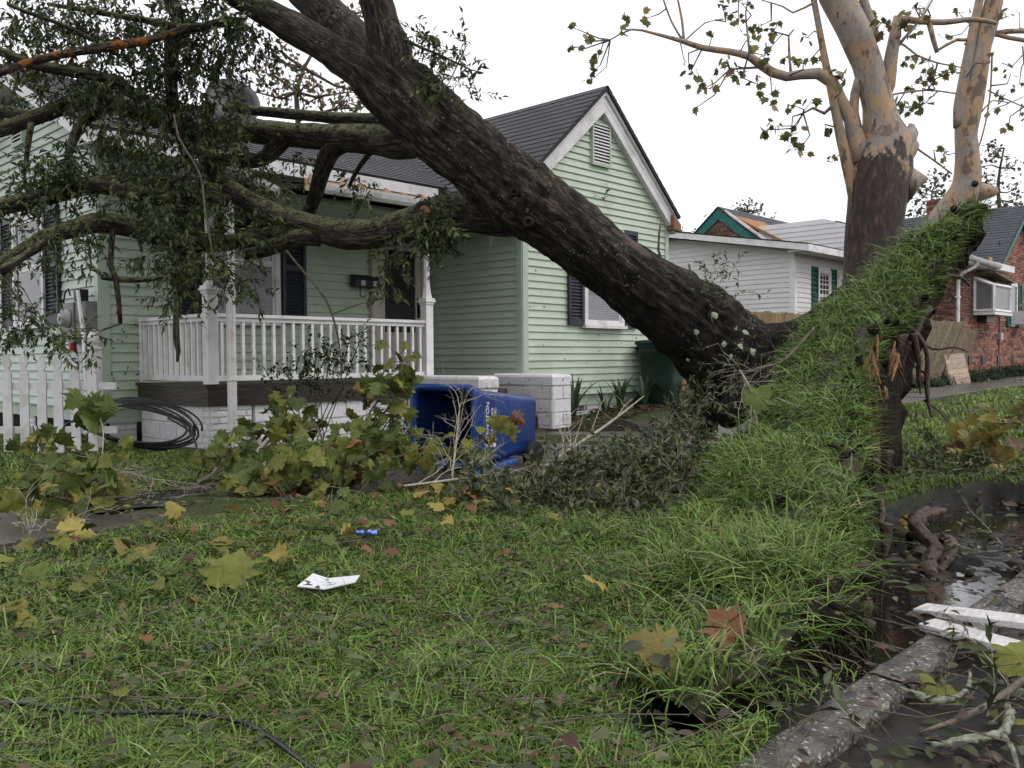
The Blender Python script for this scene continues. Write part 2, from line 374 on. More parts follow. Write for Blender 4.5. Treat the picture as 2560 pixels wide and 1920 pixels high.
def orange_lichen():
    m = oak_bark('orange_lichen_bark', 0.6); t = m.node_tree
    b = [n for n in t.nodes if n.type == 'BSDF_PRINCIPLED'][0]
    src = b.inputs['Base Color'].links[0].from_socket
    k = _ramp(t, _noise(t, _coord(t, 'Object', (1,1,1)), 5, 8, 0.7), [(0.51,(0,0,0)),(0.56,(1,1,1))])
    t.links.new(_mix(t, k, src, (0.30,0.105,0.022)), b.inputs['Base Color']); return m
M['orangebark'] = orange_lichen()
def sycamore_bark():
    m, t, b, o = _nodes('sycamore_bark')
    ov = _coord(t, 'Object', (1,1,0.55)); f = _noise(t, ov, 3.6, 7, 0.62); g = _noise(t, _coord(t, 'Object', (1.3,0.8,0.5)), 5.5, 7, 0.6)
    col = _ramp(t, f, [(0.38,(0.12,0.08,0.058)), (0.405,(0.32,0.21,0.115)), (0.485,(0.36,0.24,0.14)), (0.505,(0.215,0.185,0.16)), (0.62,(0.30,0.25,0.205)), (0.66,(0.38,0.24,0.14))])
    col = _mix(t, _ramp(t, g, [(0.58,(0,0,0)),(0.61,(1,1,1))]), col, (0.15,0.10,0.072))
    # the old scaly bark of the lower trunk
    at_ = t.nodes.new('ShaderNodeAttribute'); at_.attribute_name = 'old'
    k = _math(t, 'ADD', at_.outputs['Fac'], _math(t, 'MULTIPLY', _math(t, 'SUBTRACT', f, 0.5), 2.8))
    sc = _noise(t, _coord(t, 'Object', (1,1,0.35)), 16, 8, 0.7)
    oc = _ramp(t, sc, [(0.35,(0.007,0.005,0.0045)), (0.52,(0.034,0.020,0.015)), (0.70,(0.12,0.068,0.050))])
    col = _mix(t, _ramp(t, k, [(0.45,(0,0,0)),(0.55,(1,1,1))]), col, oc)
    t.links.new(col, b.inputs['Base Color']); b.inputs['Roughness'].default_value = 0.7
    _bump(t, b, sc, 0.6, 0.03); return m
M['sycbark'] = sycamore_bark()
M['farbark'] = pm('far_bark', (0.05,0.035,0.028), (0.12,0.09,0.07), 8, 0.85, 0.2)

def ground_mat():
    m, t, b, o = _nodes('ground_soil')
    ov = _coord(t, 'Object', (1,1,1)); f = _noise(t, ov, 14, 8, 0.65); g = _noise(t, ov, 1.1, 4)
    col = _ramp(t, f, [(0.35,(0.020,0.019,0.009)), (0.65,(0.050,0.055,0.020))])
    col = _mix(t, _ramp(t, g, [(0.40,(0,0,0)),(0.62,(1,1,1))]), col, (0.045,0.07,0.018))
    a = t.nodes.new('ShaderNodeAttribute'); a.attribute_name = 'mud'
    mud = _ramp(t, _noise(t, ov, 9, 8, 0.7), [(0.35,(0.004,0.0035,0.003)), (0.7,(0.014,0.011,0.009))])
    col = _mix(t, a.outputs['Fac'], col, mud)
    t.links.new(col, b.inputs['Base Color'])
    rr = _math(t, 'SUBTRACT', 0.85, _math(t, 'MULTIPLY', a.outputs['Fac'], _math(t, 'MULTIPLY', g, 0.5)))
    t.links.new(rr, b.inputs['Roughness']); b.inputs['Specular IOR Level'].default_value = 0.18
    _bump(t, b, f, 0.8, 0.03); return m
M['ground'] = ground_mat()
def water_mat():
    m, t, b, o = _nodes('muddy_water')
    b.inputs['Base Color'].default_value = (0.012,0.010,0.009,1); b.inputs['Roughness'].default_value = 0.03
    b.inputs['Specular IOR Level'].default_value = 0.8
    f = _noise(t, _coord(t, 'Object', (1,1,1)), 14, 4); _bump(t, b, f, 0.10, 0.01); return m
M['water'] = water_mat()
def curb_mat():
    m, t, b, o = _nodes('pebble_kerb')
    ov = _coord(t, 'Object', (1,1,1.0)); vo = t.nodes.new('ShaderNodeTexVoronoi'); vo.inputs['Scale'].default_value = 62
    t.links.new(ov, vo.inputs['Vector'])
    n = _noise(t, ov, 12, 5)
    peb = _ramp(t, vo.outputs['Color'], [(0.25,(0.09,0.075,0.062)), (0.6,(0.25,0.21,0.18)), (0.85,(0.42,0.37,0.32))])
    base = _ramp(t, n, [(0.35,(0.028,0.025,0.022)), (0.65,(0.095,0.083,0.072))])
    k = _ramp(t, vo.outputs['Distance'], [(0.30,(1,1,1)), (0.40,(0,0,0))])
    kk = _mix(t, 1.0, k, _ramp(t, n, [(0.40,(0,0,0)),(0.5,(1,1,1))]), 'MULTIPLY')
    t.links.new(_mix(t, kk, base, peb), b.inputs['Base Color']); b.inputs['Roughness'].default_value = 0.5
    inv = _math(t, 'MULTIPLY', vo.outputs['Distance'], -1.0); _bump(t, b, inv, 0.6, 0.012); return m
M['curb'] = curb_mat()

# ================================================================== THE SETTING
def pit_hw(X):
    t = np.clip((np.asarray(X, dtype=float)+2.3)/1.5, 0, 1); t = t*t*(3-2*t); return 0.22+0.34*t
def gzv(X, Y):
    X = np.asarray(X, dtype=float); Y = np.asarray(Y, dtype=float)
    z = np.interp(X, [-400, 4, 10, 17, 25, 60, 400], [0, 0, 0.22, 0.30, 0.45, 0.6, 1.0])
    z = z + 0.018*np.sin(1.3*X+0.7*Y) + 0.014*np.sin(2.9*X-1.7*Y+1) + 0.010*np.sin(5.1*X+4.3*Y)
    hw = pit_hw(X); e = ((X+0.05)/2.6)**4 + ((Y+7.50-hw)/hw)**4
    t = np.clip((1.2-e)/0.6, 0, 1); t = t*t*(3-2*t)
    z = z - 0.20*t
    lumps = 0.055*np.sin(17*X+3*np.sin(9*Y))*np.sin(15*Y+2*np.sin(11*X)) + 0.02*np.sin(31*X+2*Y)*np.sin(37*Y-X)
    z = z + lumps*t
    t2 = np.clip((-7.50-Y)/0.10, 0, 1); z = z - 0.35*t2
    t3 = np.clip((Y+0.3)/0.3, 0, 1)*np.clip((X+0.2)/0.2, 0, 1)*np.clip((8.3-X)/0.2, 0, 1); z = z - 0.04*t3
    return z
def gz(x, y): return float(gzv(x, y))
def gp(x, y, dz=0.0): return Vector((x, y, gz(x, y)+dz))

def make_ground():
    xs = np.concatenate([[-400,-150,-60,-30,-18,-12], np.arange(-9,-3,0.3), np.arange(-3,3.5,0.05), np.arange(3.5,12,0.25), np.arange(12,30,1.0), [32,40,60,110,200,400]])
    ys = np.concatenate([[-400,-150,-60,-30,-15,-9,-8,-7.75], np.arange(-7.66,-6.1,0.045), np.arange(-6.1,-2,0.16), np.arange(-2,3,0.25), np.arange(3,12,1.0), [13,20,40,80,160,400]])
    X, Y = np.meshgrid(xs, ys); Z = gzv(X, Y)
    V = np.stack([X, Y, Z], -1).reshape(-1,3); nx = len(xs); ny = len(ys)
    f = [(j*nx+i, j*nx+i+1, (j+1)*nx+i+1, (j+1)*nx+i) for j in range(ny-1) for i in range(nx-1)]
    me = bpy.data.meshes.new('ground'); me.from_pydata(V.tolist(), [], f)
    hw = pit_hw(X); e = ((X+0.05)/2.6)**4 + ((Y+7.50-hw)/hw)**4
    mud = np.clip((1.25-e)/0.2, 0, 1) + np.clip((-7.3-Y)/0.1, 0, 1)*0.6
    a = me.attributes.new('mud', 'FLOAT', 'POINT'); a.data.foreach_set('value', np.clip(mud,0,1).reshape(-1).astype(np.float32))
    me.polygons.foreach_set('use_smooth', [True]*len(me.polygons)); me.materials.append(M['ground'])
    tag(link('ground', me), kind='structure')
make_ground()

def strip(name, xs, y0, y1, dz, th, mat, kind='structure'):
    mb = MB(); n = len(xs)
    for x in xs:
        zb = float(np.interp(x, [-400, 4, 10, 17, 25, 60, 400], [0, 0, 0.22, 0.30, 0.45, 0.6, 1.0]))
        mb.v += [(x,y0,zb+dz),(x,y1,zb+dz),(x,y1,zb+dz-th),(x,y0,zb+dz-th)]
    for i in range(n-1):
        a = i*4; b = a+4
        for k in range(4):
            mb.f.append((a+k, b+k, b+(k+1)%4, a+(k+1)%4)); mb.mi.append(0)
    o = mb.build(name, mat); return tag(o, kind=kind)
strip('street', [-400,-60,-20,-10,0,4,10,17,25,60,400], -40, -7.64, -0.06, 0.2, M['asphalt'])

# kerb of exposed pebbles, cast in lengths
kerb = tag(strip('kerb', [-60,-20,-10,0,4,10,17,25,60,200], -7.60, -7.52, -0.06, 0.25, M['curb']), kind='structure')
def rounded_bar(x0, x1, y0, y1, z0, z1, zb, r=0.025):
    mb = MB(); prof = [(y0,z0),(y0,z1-r),(y0+r*0.3,z1-r*0.3),(y0+r,z1),(y1-r,z1),(y1-r*0.3,z1-r*0.3),(y1,z1-r),(y1,z0)]
    n = 14; k = len(prof)
    for i in range(n+1):
        x = lerp(x0, x1, i/n)
        for (y, z) in prof: mb.v.append((x, y+0.006*nz(x*6,z*9,1)+0.004*nz(x*25,z*9,y*9), z+zb+0.007*nz(x*5,y*20,3)+0.004*nz(x*22,y*22,8)))
    for i in range(n):
        for q in range(k): mb.f.append((i*k+q, (i+1)*k+q, (i+1)*k+(q+1)%k, i*k+(q+1)%k)); mb.mi.append(0)
    mb.f.append(tuple(range(k-1,-1,-1))); mb.f.append(tuple(n*k+q for q in range(k))); mb.mi += [0,0]
    return mb
for i, x in enumerate(np.arange(-8.1, 16, 1.55)):
    zb = float(np.interp(x, [-400,4,10,17],[0,0,0.22,0.30]))
    rounded_bar(x, x+1.535, -7.635, -7.50, -0.3, -0.02, zb).build('kerb_stone', M['curb'], kerb, smooth=True)

# sidewalk slabs, and the concrete walk in front of the steps
sw = strip('sidewalk', [-40,-10,4,10,17,25,60], -3.82, -2.60, -0.05, 0.05, M['soil'])
for i, x in enumerate(np.arange(-8.6, 30, 1.25)):
    z0, z1 = [float(np.interp(q, [-400,4,10,17,25,60],[0,0,0.22,0.30,0.45,0.6])) for q in (x, x+1.235)]
    t = 0.008*math.sin(i*2.3)
    MB().hexa([(x,-3.8,z0-0.06),(x+1.235,-3.8,z1-0.06),(x+1.235,-2.62,z1-0.06),(x,-2.62,z0-0.06),
               (x,-3.8,z0+0.022+t),(x+1.235,-3.8,z1+0.022-t),(x+1.235,-2.62,z1+0.026-t),(x,-2.62,z0+0.026+t)]).build('slab', M['concrete'], sw)
walk = strip('walkway', [1.9, 9.2], -2.58, -1.24, -0.04, 0.05, M['soil'])
for i in range(6):
    x = 1.95 + i*1.2
    z0, z1 = [float(np.interp(q, [4,10],[0,0.22])) for q in (x, x+1.19)]
    MB().hexa([(x,-2.60,z0-0.06),(x+1.19,-2.60,z1-0.06),(x+1.19,-1.28,z1-0.06),(x,-1.28,z0-0.06),
               (x,-2.60,z0+0.012),(x+1.19,-2.60,z1+0.012),(x+1.19,-1.28,z1+0.0),(x,-1.28,z0+0.0)]).build('slab', M['concrete'], walk)

def sheet(name, pts, z, mat):
    mb = MB(); mb.add([(x,y,z) for x,y in pts], [tuple(range(len(pts)))]); return tag(mb.build(name, mat), kind='structure')
def blob(cx, cy, rx, ry, n=40, amp=0.18, sd=0):
    return [(cx+rx*math.cos(a)*(1+amp*nz(math.cos(a)*2+sd,math.sin(a)*2)), cy+ry*math.sin(a)*(1+amp*nz(math.cos(a)*2+sd+5,math.sin(a)*2))) for a in [2*math.pi*k/n for k in range(n)]]
sheet('mud_water', [(-2.7,-7.505),(2.75,-7.505),(2.75,-6.35),(-0.9,-6.35),(-2.0,-7.1),(-2.7,-7.2)], -0.15, M['water'])
sheet('puddle', blob(-1.75,-3.12,0.85,0.36,48,0.5,3), 0.037, M['water'])

# ================================================================== THE GREEN HOUSE
house = empty('green_house', (-0.39,1.71,0), 'pale green clapboard house with white porch and dark shingle roof under the fallen tree', 'house')
class Wall:
    """maps (along, height, outwards) to world for a wall facing the street ('y') or facing left ('x')"""
    def __init__(s, kind, pos): s.k = kind; s.p = pos
    def P(s, a, z, o): return (a, s.p-o, z) if s.k == 'y' else (s.p-o, a, z)
    def box(s, mb, a0, a1, z0, z1, o0, o1, mi=0):
        q = [s.P(a0,z0,o1), s.P(a1,z0,o1), s.P(a1,z0,o0), s.P(a0,z0,o0), s.P(a0,z1,o1), s.P(a1,z1,o1), s.P(a1,z1,o0), s.P(a0,z1,o0)]
        if s.k == 'x': q = [q[1],q[0],q[3],q[2],q[5],q[4],q[7],q[6]]
        return mb.hexa(q, mi)
    def board(s, a0b, a1b, a0t, a1t, z0, z1, lip):
        """one lapped board: thick at its lower edge, its ends cut to any slope"""
        q = [s.P(a0b,z0,lip), s.P(a1b,z0,lip), s.P(a1b,z0,0), s.P(a0b,z0,0), s.P(a0t,z1,0.004), s.P(a1t,z1,0.004), s.P(a1t,z1,0), s.P(a0t,z1,0)]
        if s.k == 'x': q = [q[1],q[0],q[3],q[2],q[5],q[4],q[7],q[6]]
        return MB().hexa(q)
def clad(wall, parent, mat, lims, z0, z1, exp, lip=0.027, name='siding_board'):
    n = int(round((z1-z0)/exp))
    for i in range(n):
        za = z0+i*exp; zb = za+exp*1.0
        l0, r0 = lims(za); l1, r1 = lims(min(zb, z1))
        if r0-l0 < 0.05: continue
        if r1 < l1: l1 = r1 = (l1+r1)/2
        j = random.uniform(-0.002,0.002)
        if r0-l0 > 1.6 and random.random() < 0.55:      # a lap joint somewhere along the course
            c = lerp(l0, r0, random.uniform(0.2,0.8))
            if l1 < c < r1:
                wall.board(l0, c, l1, c, za+j, zb+0.004, lip).build(name, mat, parent)
                wall.board(c+0.001, r0, c+0.001, r1, za+j+random.uniform(-0.0015,0.0015), zb+0.004, lip+0.0018).build(name, mat, parent); continue
        wall.board(l0, r0, l1, r1, za+j, zb+0.004, lip).build(name, mat, parent)

EXP = 0.1016
WG, WL, WP, WS = Wall('y', -0.19), Wall('x', -0.39), Wall('y', 1.71), Wall('x', 4.55)
ZS = 0.365                                   # bottom of the siding everywhere
# wall cores
core = MB()
core.box(-0.37, 8.08, 1.74, 6.5, 0.2, 3.4); core.box(4.58, 8.08, -0.16, 1.8, 0.2, 3.45)
core.add([(-0.37,1.74,3.4),(-0.37,6.5,3.4),(-0.37,4.12,4.66),(-0.3,1.74,3.4),(-0.3,6.5,3.4),(-0.3,4.12,4.66)], [(0,2,1),(3,4,5),(0,1,4,3),(1,2,5,4),(2,0,3,5)])
core.add([(4.6,-0.16,3.45),(8.06,-0.16,3.45),(6.32,-0.16,4.62),(4.6,-0.1,3.45),(8.06,-0.1,3.45),(6.32,-0.1,4.62)], [(0,1,2),(3,5,4),(0,3,4,1),(1,4,5,2),(2,5,3,0)])
core.build('wall_core', M['trim'], house)
GX0, GX1, GA = 4.55, 8.10, 6.28
def gable_lims(z):
    if z < 3.36: return GX0+0.085, GX1-0.085
    k = (z-3.36)/(4.66-3.36); return lerp(GX0+0.03, GA, k), lerp(GX1-0.03, GA, k)
clad(WG, house, M['siding'], gable_lims, ZS, 4.62, EXP)
def left_lims(z):
    if z < 3.42: return 1.71+0.09, 6.45
    k = (z-3.42)/(4.66-3.42); return lerp(1.75, 4.12, k), lerp(6.45, 4.12, k)
clad(WL, house, M['sidingpale'], left_lims, ZS, 4.6, EXP*1.06)
clad(WP, house, M['siding'], lambda z: (-0.31, 4.56), ZS, 3.35, EXP*1.06)
clad(WS, house, M['siding'], lambda z: (-0.10, 1.70), ZS+0.2, 3.35, EXP)
# corner boards
for (w, a0, a1, z1) in ((WG, GX0-0.02, GX0+0.085, 3.4), (WG, GX1-0.085, GX1+0.02, 3.4), (WL, 1.69, 1.80, 3.5), (WP, -0.41, -0.30, 3.4), (WS, -0.205, -0.10, 3.36)):
    mb = MB(); w.box(mb, a0, a1, ZS-0.01, z1, -0.012, 0.033); mb.build('corner_board', M['trim'], house)
# gable trim along the rakes
for sgn in (-1, 1):
    xe = GA + sgn*1.93; ze = 3.27; mb = MB()
    for (o, t0, t1, dz0, dz1) in ((0.115,0.145,0.0,-0.18,-0.02),(0.145,0.165,0.0,-0.075,0.0)):
        a, b = (xe, ze), (GA, 4.95-0.02)
        q = [(a[0],-0.19-o,a[1]+dz0),(b[0],-0.19-o,b[1]+dz0),(b[0],-0.19-o+0.03,b[1]+dz0),(a[0],-0.19-o+0.03,a[1]+dz0),
             (a[0],-0.19-o,a[1]+dz1),(b[0],-0.19-o,b[1]+dz1),(b[0],-0.19-o+0.03,b[1]+dz1),(a[0],-0.19-o+0.03,a[1]+dz1)]
        if sgn > 0: q = [q[1],q[0],q[3],q[2],q[5],q[4],q[7],q[6]]
        mb.hexa(q)
    mb.build('rake_board', M['white'], house)
    # soffit under the rake and the frieze on the wall
    mb = MB()
    q = [(xe,-0.30,ze-0.31),(GA,-0.30,4.60),(GA,-0.18,4.60),(xe,-0.18,ze-0.31),(xe,-0.30,ze-0.15),(GA,-0.30,4.77),(GA,-0.18,4.77),(xe,-0.18,ze-0.15)]
    if sgn > 0: q = [q[1],q[0],q[3],q[2],q[5],q[4],q[7],q[6]]
    mb.hexa(q); mb.build('soffit', M['white'], house)
# rotten cornice return at the right eave
mb = MB(); mb.hexa([(8.06,-0.37,3.02),(8.28,-0.37,3.0),(8.28,-0.1,3.0),(8.06,-0.1,3.02),(8.06,-0.37,3.26),(8.26,-0.37,3.12),(8.26,-0.1,3.12),(8.06,-0.1,3.26)])
mb.build('rotten_eave_end', M['rotwood'], house)
WGo, WLo, WPo = Wall('y', -0.19-0.024), Wall('x', -0.39-0.024), Wall('y', 1.71-0.024)   # planes on which trim is fixed over the boards
# louvred attic vent
def louvre(w, a0, a1, z0, z1, parent, frame, slatm, n):
    mb = MB(); t = 0.03
    w.box(mb, a0, a1, z0, z0+t, -0.01, 0.045); w.box(mb, a0, a1, z1-t, z1, -0.01, 0.045)
    w.box(mb, a0, a0+t, z0+t, z1-t, -0.01, 0.045); w.box(mb, a1-t, a1, z0+t, z1-t, -0.01, 0.045)
    v = mb.build('attic_vent', frame, parent)
    mb = MB(); w.box(mb, a0+t, a1-t, z0+t, z1-t, 0.0, 0.018); mb.build('vent_back', M['black'], v)
    mb = MB()
    for i in range(n):
        za = z0+t+(z1-z0-2*t)*(i+0.1)/n; zb = za+(z1-z0)/n*0.52
        q = [w.P(a0+t,za,0.044), w.P(a1-t,za,0.044), w.P(a1-t,za+0.006,0.044), w.P(a0+t,za+0.006,0.044), w.P(a0+t,zb,0.02), w.P(a1-t,zb,0.02), w.P(a1-t,zb+0.006,0.02), w.P(a0+t,zb+0.006,0.02)]
        mb.add(q, [(0,1,5,4),(3,7,6,2),(0,3,2,1)])
    mb.build('vent_slats', slatm, v)
louvre(WGo, 6.05, 6.50, 3.80, 4.44, house, M['trim'], M['white'], 12)
louvre(WLo, 3.93, 4.33, 3.72, 4.30, house, M['trim'], M['white'], 11)

def window(w, a0, a1, z0, z1, parent, frame, lower_blind=False, cols=1, sill=0.05):
    f = 0.07; mb = MB()
    w.box(mb, a0, a0+f, z0, z1, 0.0, 0.05); w.box(mb, a1-f, a1, z0, z1, 0.0, 0.05); w.box(mb, a0+f, a1-f, z1-f, z1, 0.0, 0.05); w.box(mb, a0+f, a1-f, z0, z0+0.04, 0.0, 0.05)
    win = mb.build('window', frame, parent)
    mb = MB(); w.box(mb, a0-0.03, a1+0.03, z0-sill, z0-0.002, 0.0, 0.09); mb.build('window_sill', frame, win)
    zm = (z0+z1)/2; s = 0.035; b0, b1 = a0+f+0.002, a1-f-0.002
    for nm, za, zb, o in (('lower_sash', z0+0.042, zm+0.02, 0.026), ('upper_sash', zm+0.022, z1-f-0.002, 0.032)):
        mb = MB(); w.box(mb, b0, b0+s, za, zb, 0.016, o); w.box(mb, b1-s, b1, za, zb, 0.016, o); w.box(mb, b0+s, b1-s, za, za+s, 0.016, o); w.box(mb, b0+s, b1-s, zb-s, zb, 0.016, o)
        for c in range(1, cols): x = lerp(b0+s, b1-s, c/cols); w.box(mb, x-0.008, x+0.008, za+s, zb-s, 0.016, o-0.002)
        if cols > 1: w.box(mb, b0+s, b1-s, (za+zb)/2-0.008, (za+zb)/2+0.008, 0.016, o-0.003)
        mb.build(nm, frame, win)
        mb = MB(); w.box(mb, b0+s-0.004, b1-s+0.004, za+s-0.004, zb-s+0.004, 0.012, 0.02); mb.build('pane', M['screen'] if (lower_blind and nm == 'lower_sash') else M['glass'], win)
    if lower_blind:
        mb = MB()
        for i in range(14):
            z = z0+0.085+i*0.026; w.box(mb, b0+s+0.01, b1-s-0.01, z, z+0.017, 0.0205, 0.0225)
        mb.build('blind', M['blind'], win)
    return win
def shutter(w, a0, a1, z0, z1, parent, mat, n=26):
    mb = MB(); s = 0.045
    w.box(mb, a0, a0+s, z0, z1, 0.012, 0.048); w.box(mb, a1-s, a1, z0, z1, 0.012, 0.048)
    zm = (z0+z1)/2
    for za, zb in ((z0,z0+0.09),(zm-0.035,zm+0.035),(z1-0.07,z1)): w.box(mb, a0+s, a1-s, za, zb, 0.012, 0.046)
    sh = mb.build('shutter', mat, parent)
    mb = MB(); w.box(mb, a0+s, a1-s, z0+0.09, z1-0.07, 0.0125, 0.0165)
    for (za, zb) in ((z0+0.09, zm-0.035), (zm+0.035, z1-0.07)):
        k = n//2
        for i in range(k):
            z = lerp(za, zb, (i+0.15)/k); h = (zb-za)/k*0.6
            q = [w.P(a0+s,z,0.040), w.P(a1-s,z,0.040), w.P(a1-s,z+h,0.018), w.P(a0+s,z+h,0.018), w.P(a0+s,z-0.006,0.036), w.P(a1-s,z-0.006,0.036)]
            mb.add(q, [(0,1,2,3),(4,5,1,0)] if w.k == 'y' else [(3,2,1,0),(0,1,5,4)])
    mb.build('louvres', mat, sh)
window(WGo, 5.84, 6.82, 1.40, 2.88, house, M['white'], True)
shutter(WGo, 5.48, 5.82, 1.39, 2.9, house, M['shutter']); shutter(WGo, 6.85, 7.19, 1.37, 2.9, house, M['shutter'])
window(WLo, 3.27, 4.39, 1.38, 2.80, house, M['white'])
shutter(WLo, 2.80, 3.24, 1.37, 2.82, house, M['shutter']); shutter(WLo, 4.42, 4.86, 1.37, 2.82, house, M['shutter'])
window(WPo, 0.87, 1.88, 1.40, 2.86, house, M['white'], True)
shutter(WPo, 0.48, 0.85, 1.38, 2.86, house, M['shutter']); shutter(WPo, 1.92, 2.28, 1.38, 2.86, house, M['shutter'])

# front door with a storm door: tall dark glass in a beige frame
mb = MB(); WPo.box(mb, 3.36, 3.49, 0.68, 2.74, 0, 0.06); WPo.box(mb, 4.29, 4.42, 0.68, 2.74, 0, 0.06); WPo.box(mb, 3.49, 4.29, 2.62, 2.74, 0, 0.06)
door = mb.build('door', M['door'], house); 
mb = MB(); WPo.box(mb, 3.495, 3.60, 0.72, 2.61, 0.005, 0.045); WPo.box(mb, 4.18, 4.285, 0.72, 2.61, 0.005, 0.045); WPo.box(mb, 3.60, 4.18, 2.50, 2.61, 0.005, 0.045); WPo.box(mb, 3.60, 4.18, 0.74, 1.30, 0.005, 0.040); WPo.box(mb, 3.60, 4.18, 1.02, 1.05, 0.041, 0.05)
mb.build('storm_door', M['door'], door)
mb = MB(); WPo.box(mb, 3.60, 4.18, 1.30, 2.50, 0.01, 0.024); mb.build('door_glass', M['glass'], door)
mb = MB(); WPo.box(mb, 3.60, 4.18, 1.90, 1.93, 0.0245, 0.03); WPo.box(mb, 3.60, 4.18, 1.74, 1.75, 0.0245, 0.03); mb.build('glazing_bar', M['shutter'], door)
mb = MB(); mb.tube([WPo.P(4.23,1.55,0.055),WPo.P(4.235,1.60,0.085),WPo.P(4.24,1.68,0.09),WPo.P(4.235,1.75,0.085),WPo.P(4.23,1.79,0.055)], 0.013, 8); WPo.box(mb, 4.205, 4.255, 1.52, 1.81, 0.046, 0.054); mb.build('handle', M['black'], door)
mb = MB(); WPo.box(mb, 3.36, 4.42, 0.64, 0.70, 0.0, 0.12); mb.build('threshold', M['deckwood'], door)

# mailbox pair with hooks and its white number plates
def text_mesh(s, size, mat, spacing=1.0, extrude=0.0006, align='CENTER'):
    cu = bpy.data.curves.new('lettering', 'FONT'); cu.body = s; cu.size = size; cu.extrude = extrude; cu.align_x = align; cu.align_y = 'CENTER'
    cu.space_character = spacing; cu.resolution_u = 3
    ob = bpy.data.objects.new('lettering', cu); COL.objects.link(ob)
    dg = bpy.context.evaluated_depsgraph_get(); me = bpy.data.meshes.new_from_object(ob.evaluated_get(dg))
    bpy.data.objects.remove(ob); bpy.data.curves.remove(cu); me.materials.clear(); me.materials.append(mat); return me
mail = empty('mailbox', (3.23,1.68,1.9), 'black wall mailbox with two hooks and white number plates beside the door', 'mailbox')
mb = MB()
prof = [(0.03,1.92),(0.15,1.92),(0.15,2.02),(0.13,2.06),(0.05,2.10),(0.03,2.10)]
vs = [(3.01,1.686-o,z) for o,z in prof]+[(3.45,1.686-o,z) for o,z in prof]; k = len(prof)
mb.add(vs, [tuple(range(k)), tuple(range(2*k-1,k-1,-1))]+[(i,(i+1)%k+0,k+(i+1)%k,k+i)[::-1] for i in range(k)])
mb.build('box', M['black'], mail)
mb = MB(); WPo.box(mb, 3.0, 3.46, 2.03, 2.042, 0.15, 0.158); mb.build('lid', M['black'], mail)
for x in (3.13, 3.31):
    MB().tube([(x,1.60,1.92),(x,1.60,1.83),(x+0.005,1.59,1.79),(x+0.03,1.575,1.775),(x+0.055,1.57,1.79),(x+0.06,1.57,1.81)], 0.009, 6).build('hook', M['black'], mail)
for x, s in ((3.14, '12'), (3.35, '04')):
    for q, ch in enumerate(s):
        mb = MB(); WPo.box(mb, x-0.036+q*0.038, x-0.002+q*0.038, 1.945, 2.010, 0.151, 0.1545); pl = mb.build('number_plate', M['digit'], mail)
        link('digit', text_mesh(ch, 0.062, M['digitdark']), pl, (x-0.019+q*0.038, 1.686-0.1555, 1.978), (math.pi/2,0,0))

# ---- porch
mb = MB()
for i in range(12):
    y = 0.02+i*0.14; MB().box(-0.02, 4.52, y, y+0.136, 0.625, 0.655).build('deck_board', M['deckwood'], house)
mb = MB(); mb.box(0.0,3.1,0.02,0.06,0.43,0.622); mb.box(0.0,0.04,0.06,1.68,0.43,0.622); mb.build('porch_beam', M['deckwood'], house)
# foundation of painted concrete blocks with a brick pier on the corner
def blockwall(w, a0, a1, z0, rows, bl, bh, parent, name='concrete_block', off=0.0, o=0.0, mat=None):
    mat = mat or M['block']
    mb = MB(); w.box(mb, a0, a1, z0, z0+rows*bh, o-0.06, o-0.012); mb.build('mortar', M['mortar'], parent)
    for r in range(rows):
        a = a0 - (bl/2 if (r % 2) else 0.0) - off
        while a < a1-0.02:
            b0, b1 = max(a, a0), min(a+bl, a1)
            if b1-b0 > 0.03:
                g = 0.005; j = random.uniform(-0.003,0.003)
                m_ = MB(); za, zb = z0+r*bh+g, z0+(r+1)*bh-g
                q = [w.P(b0+g,za,o-0.02+j),w.P(b1-g,za,o-0.02+j),w.P(b1-g,za,o-0.1),w.P(b0+g,za,o-0.1),w.P(b0+g,zb,o-0.02+j),w.P(b1-g,zb,o-0.02+j),w.P(b1-g,zb,o-0.1),w.P(b0+g,zb,o-0.1)]
                e = 0.008
                fr = [w.P(b0+g+e,za+e,o+j),w.P(b1-g-e,za+e,o+j),w.P(b1-g-e,zb-e,o+j),w.P(b0+g+e,zb-e,o+j)]
                vs = q+fr; fs = [(0,1,9,8),(1,5,10,9),(5,4,11,10),(4,0,8,11),(8,9,10,11),(0,3,2,1),(4,5,6,7),(1,2,6,5),(0,4,7,3)]
                if w.k == 'x': fs = [f[::-1] for f in fs]
                m_.add(vs, fs); m_.build(name, mat, parent)
            a += bl
WPF, WPL = Wall('y', 0.06), Wall('x', 0.04)
blockwall(WPL, 0.22, 1.70, -0.18, 3, 0.40, 0.203, house)
blockwall(WPF, 0.55, 3.05, -0.18, 3, 0.40, 0.203, house)
blockwall(WPF, 0.03, 0.52, -0.10, 8, 0.21, 0.068, house, 'pier_brick', o=0.012)
blockwall(WPL, 0.055, 0.215, -0.10, 8, 0.21, 0.068, house, 'pier_brick', o=0.012)
blockwall(Wall('y', 1.76), -0.38, 0.02, -0.10, 7, 0.21, 0.068, house, 'pier_brick', off=0.05)
blockwall(Wall('y', -0.14), 4.58, 8.08, -0.10, 2, 0.40, 0.22, house)
mb = MB(); mb.box(-0.34,-0.30,1.75,6.4,-0.1,0.36); mb.build('crawl_space_skirt', M['soil'], house)
for k in range(3): blockwall(Wall('x', -0.36), 2.3+k*1.7, 2.62+k*1.7, -0.1, 7, 0.21, 0.066, house, 'pier_brick')
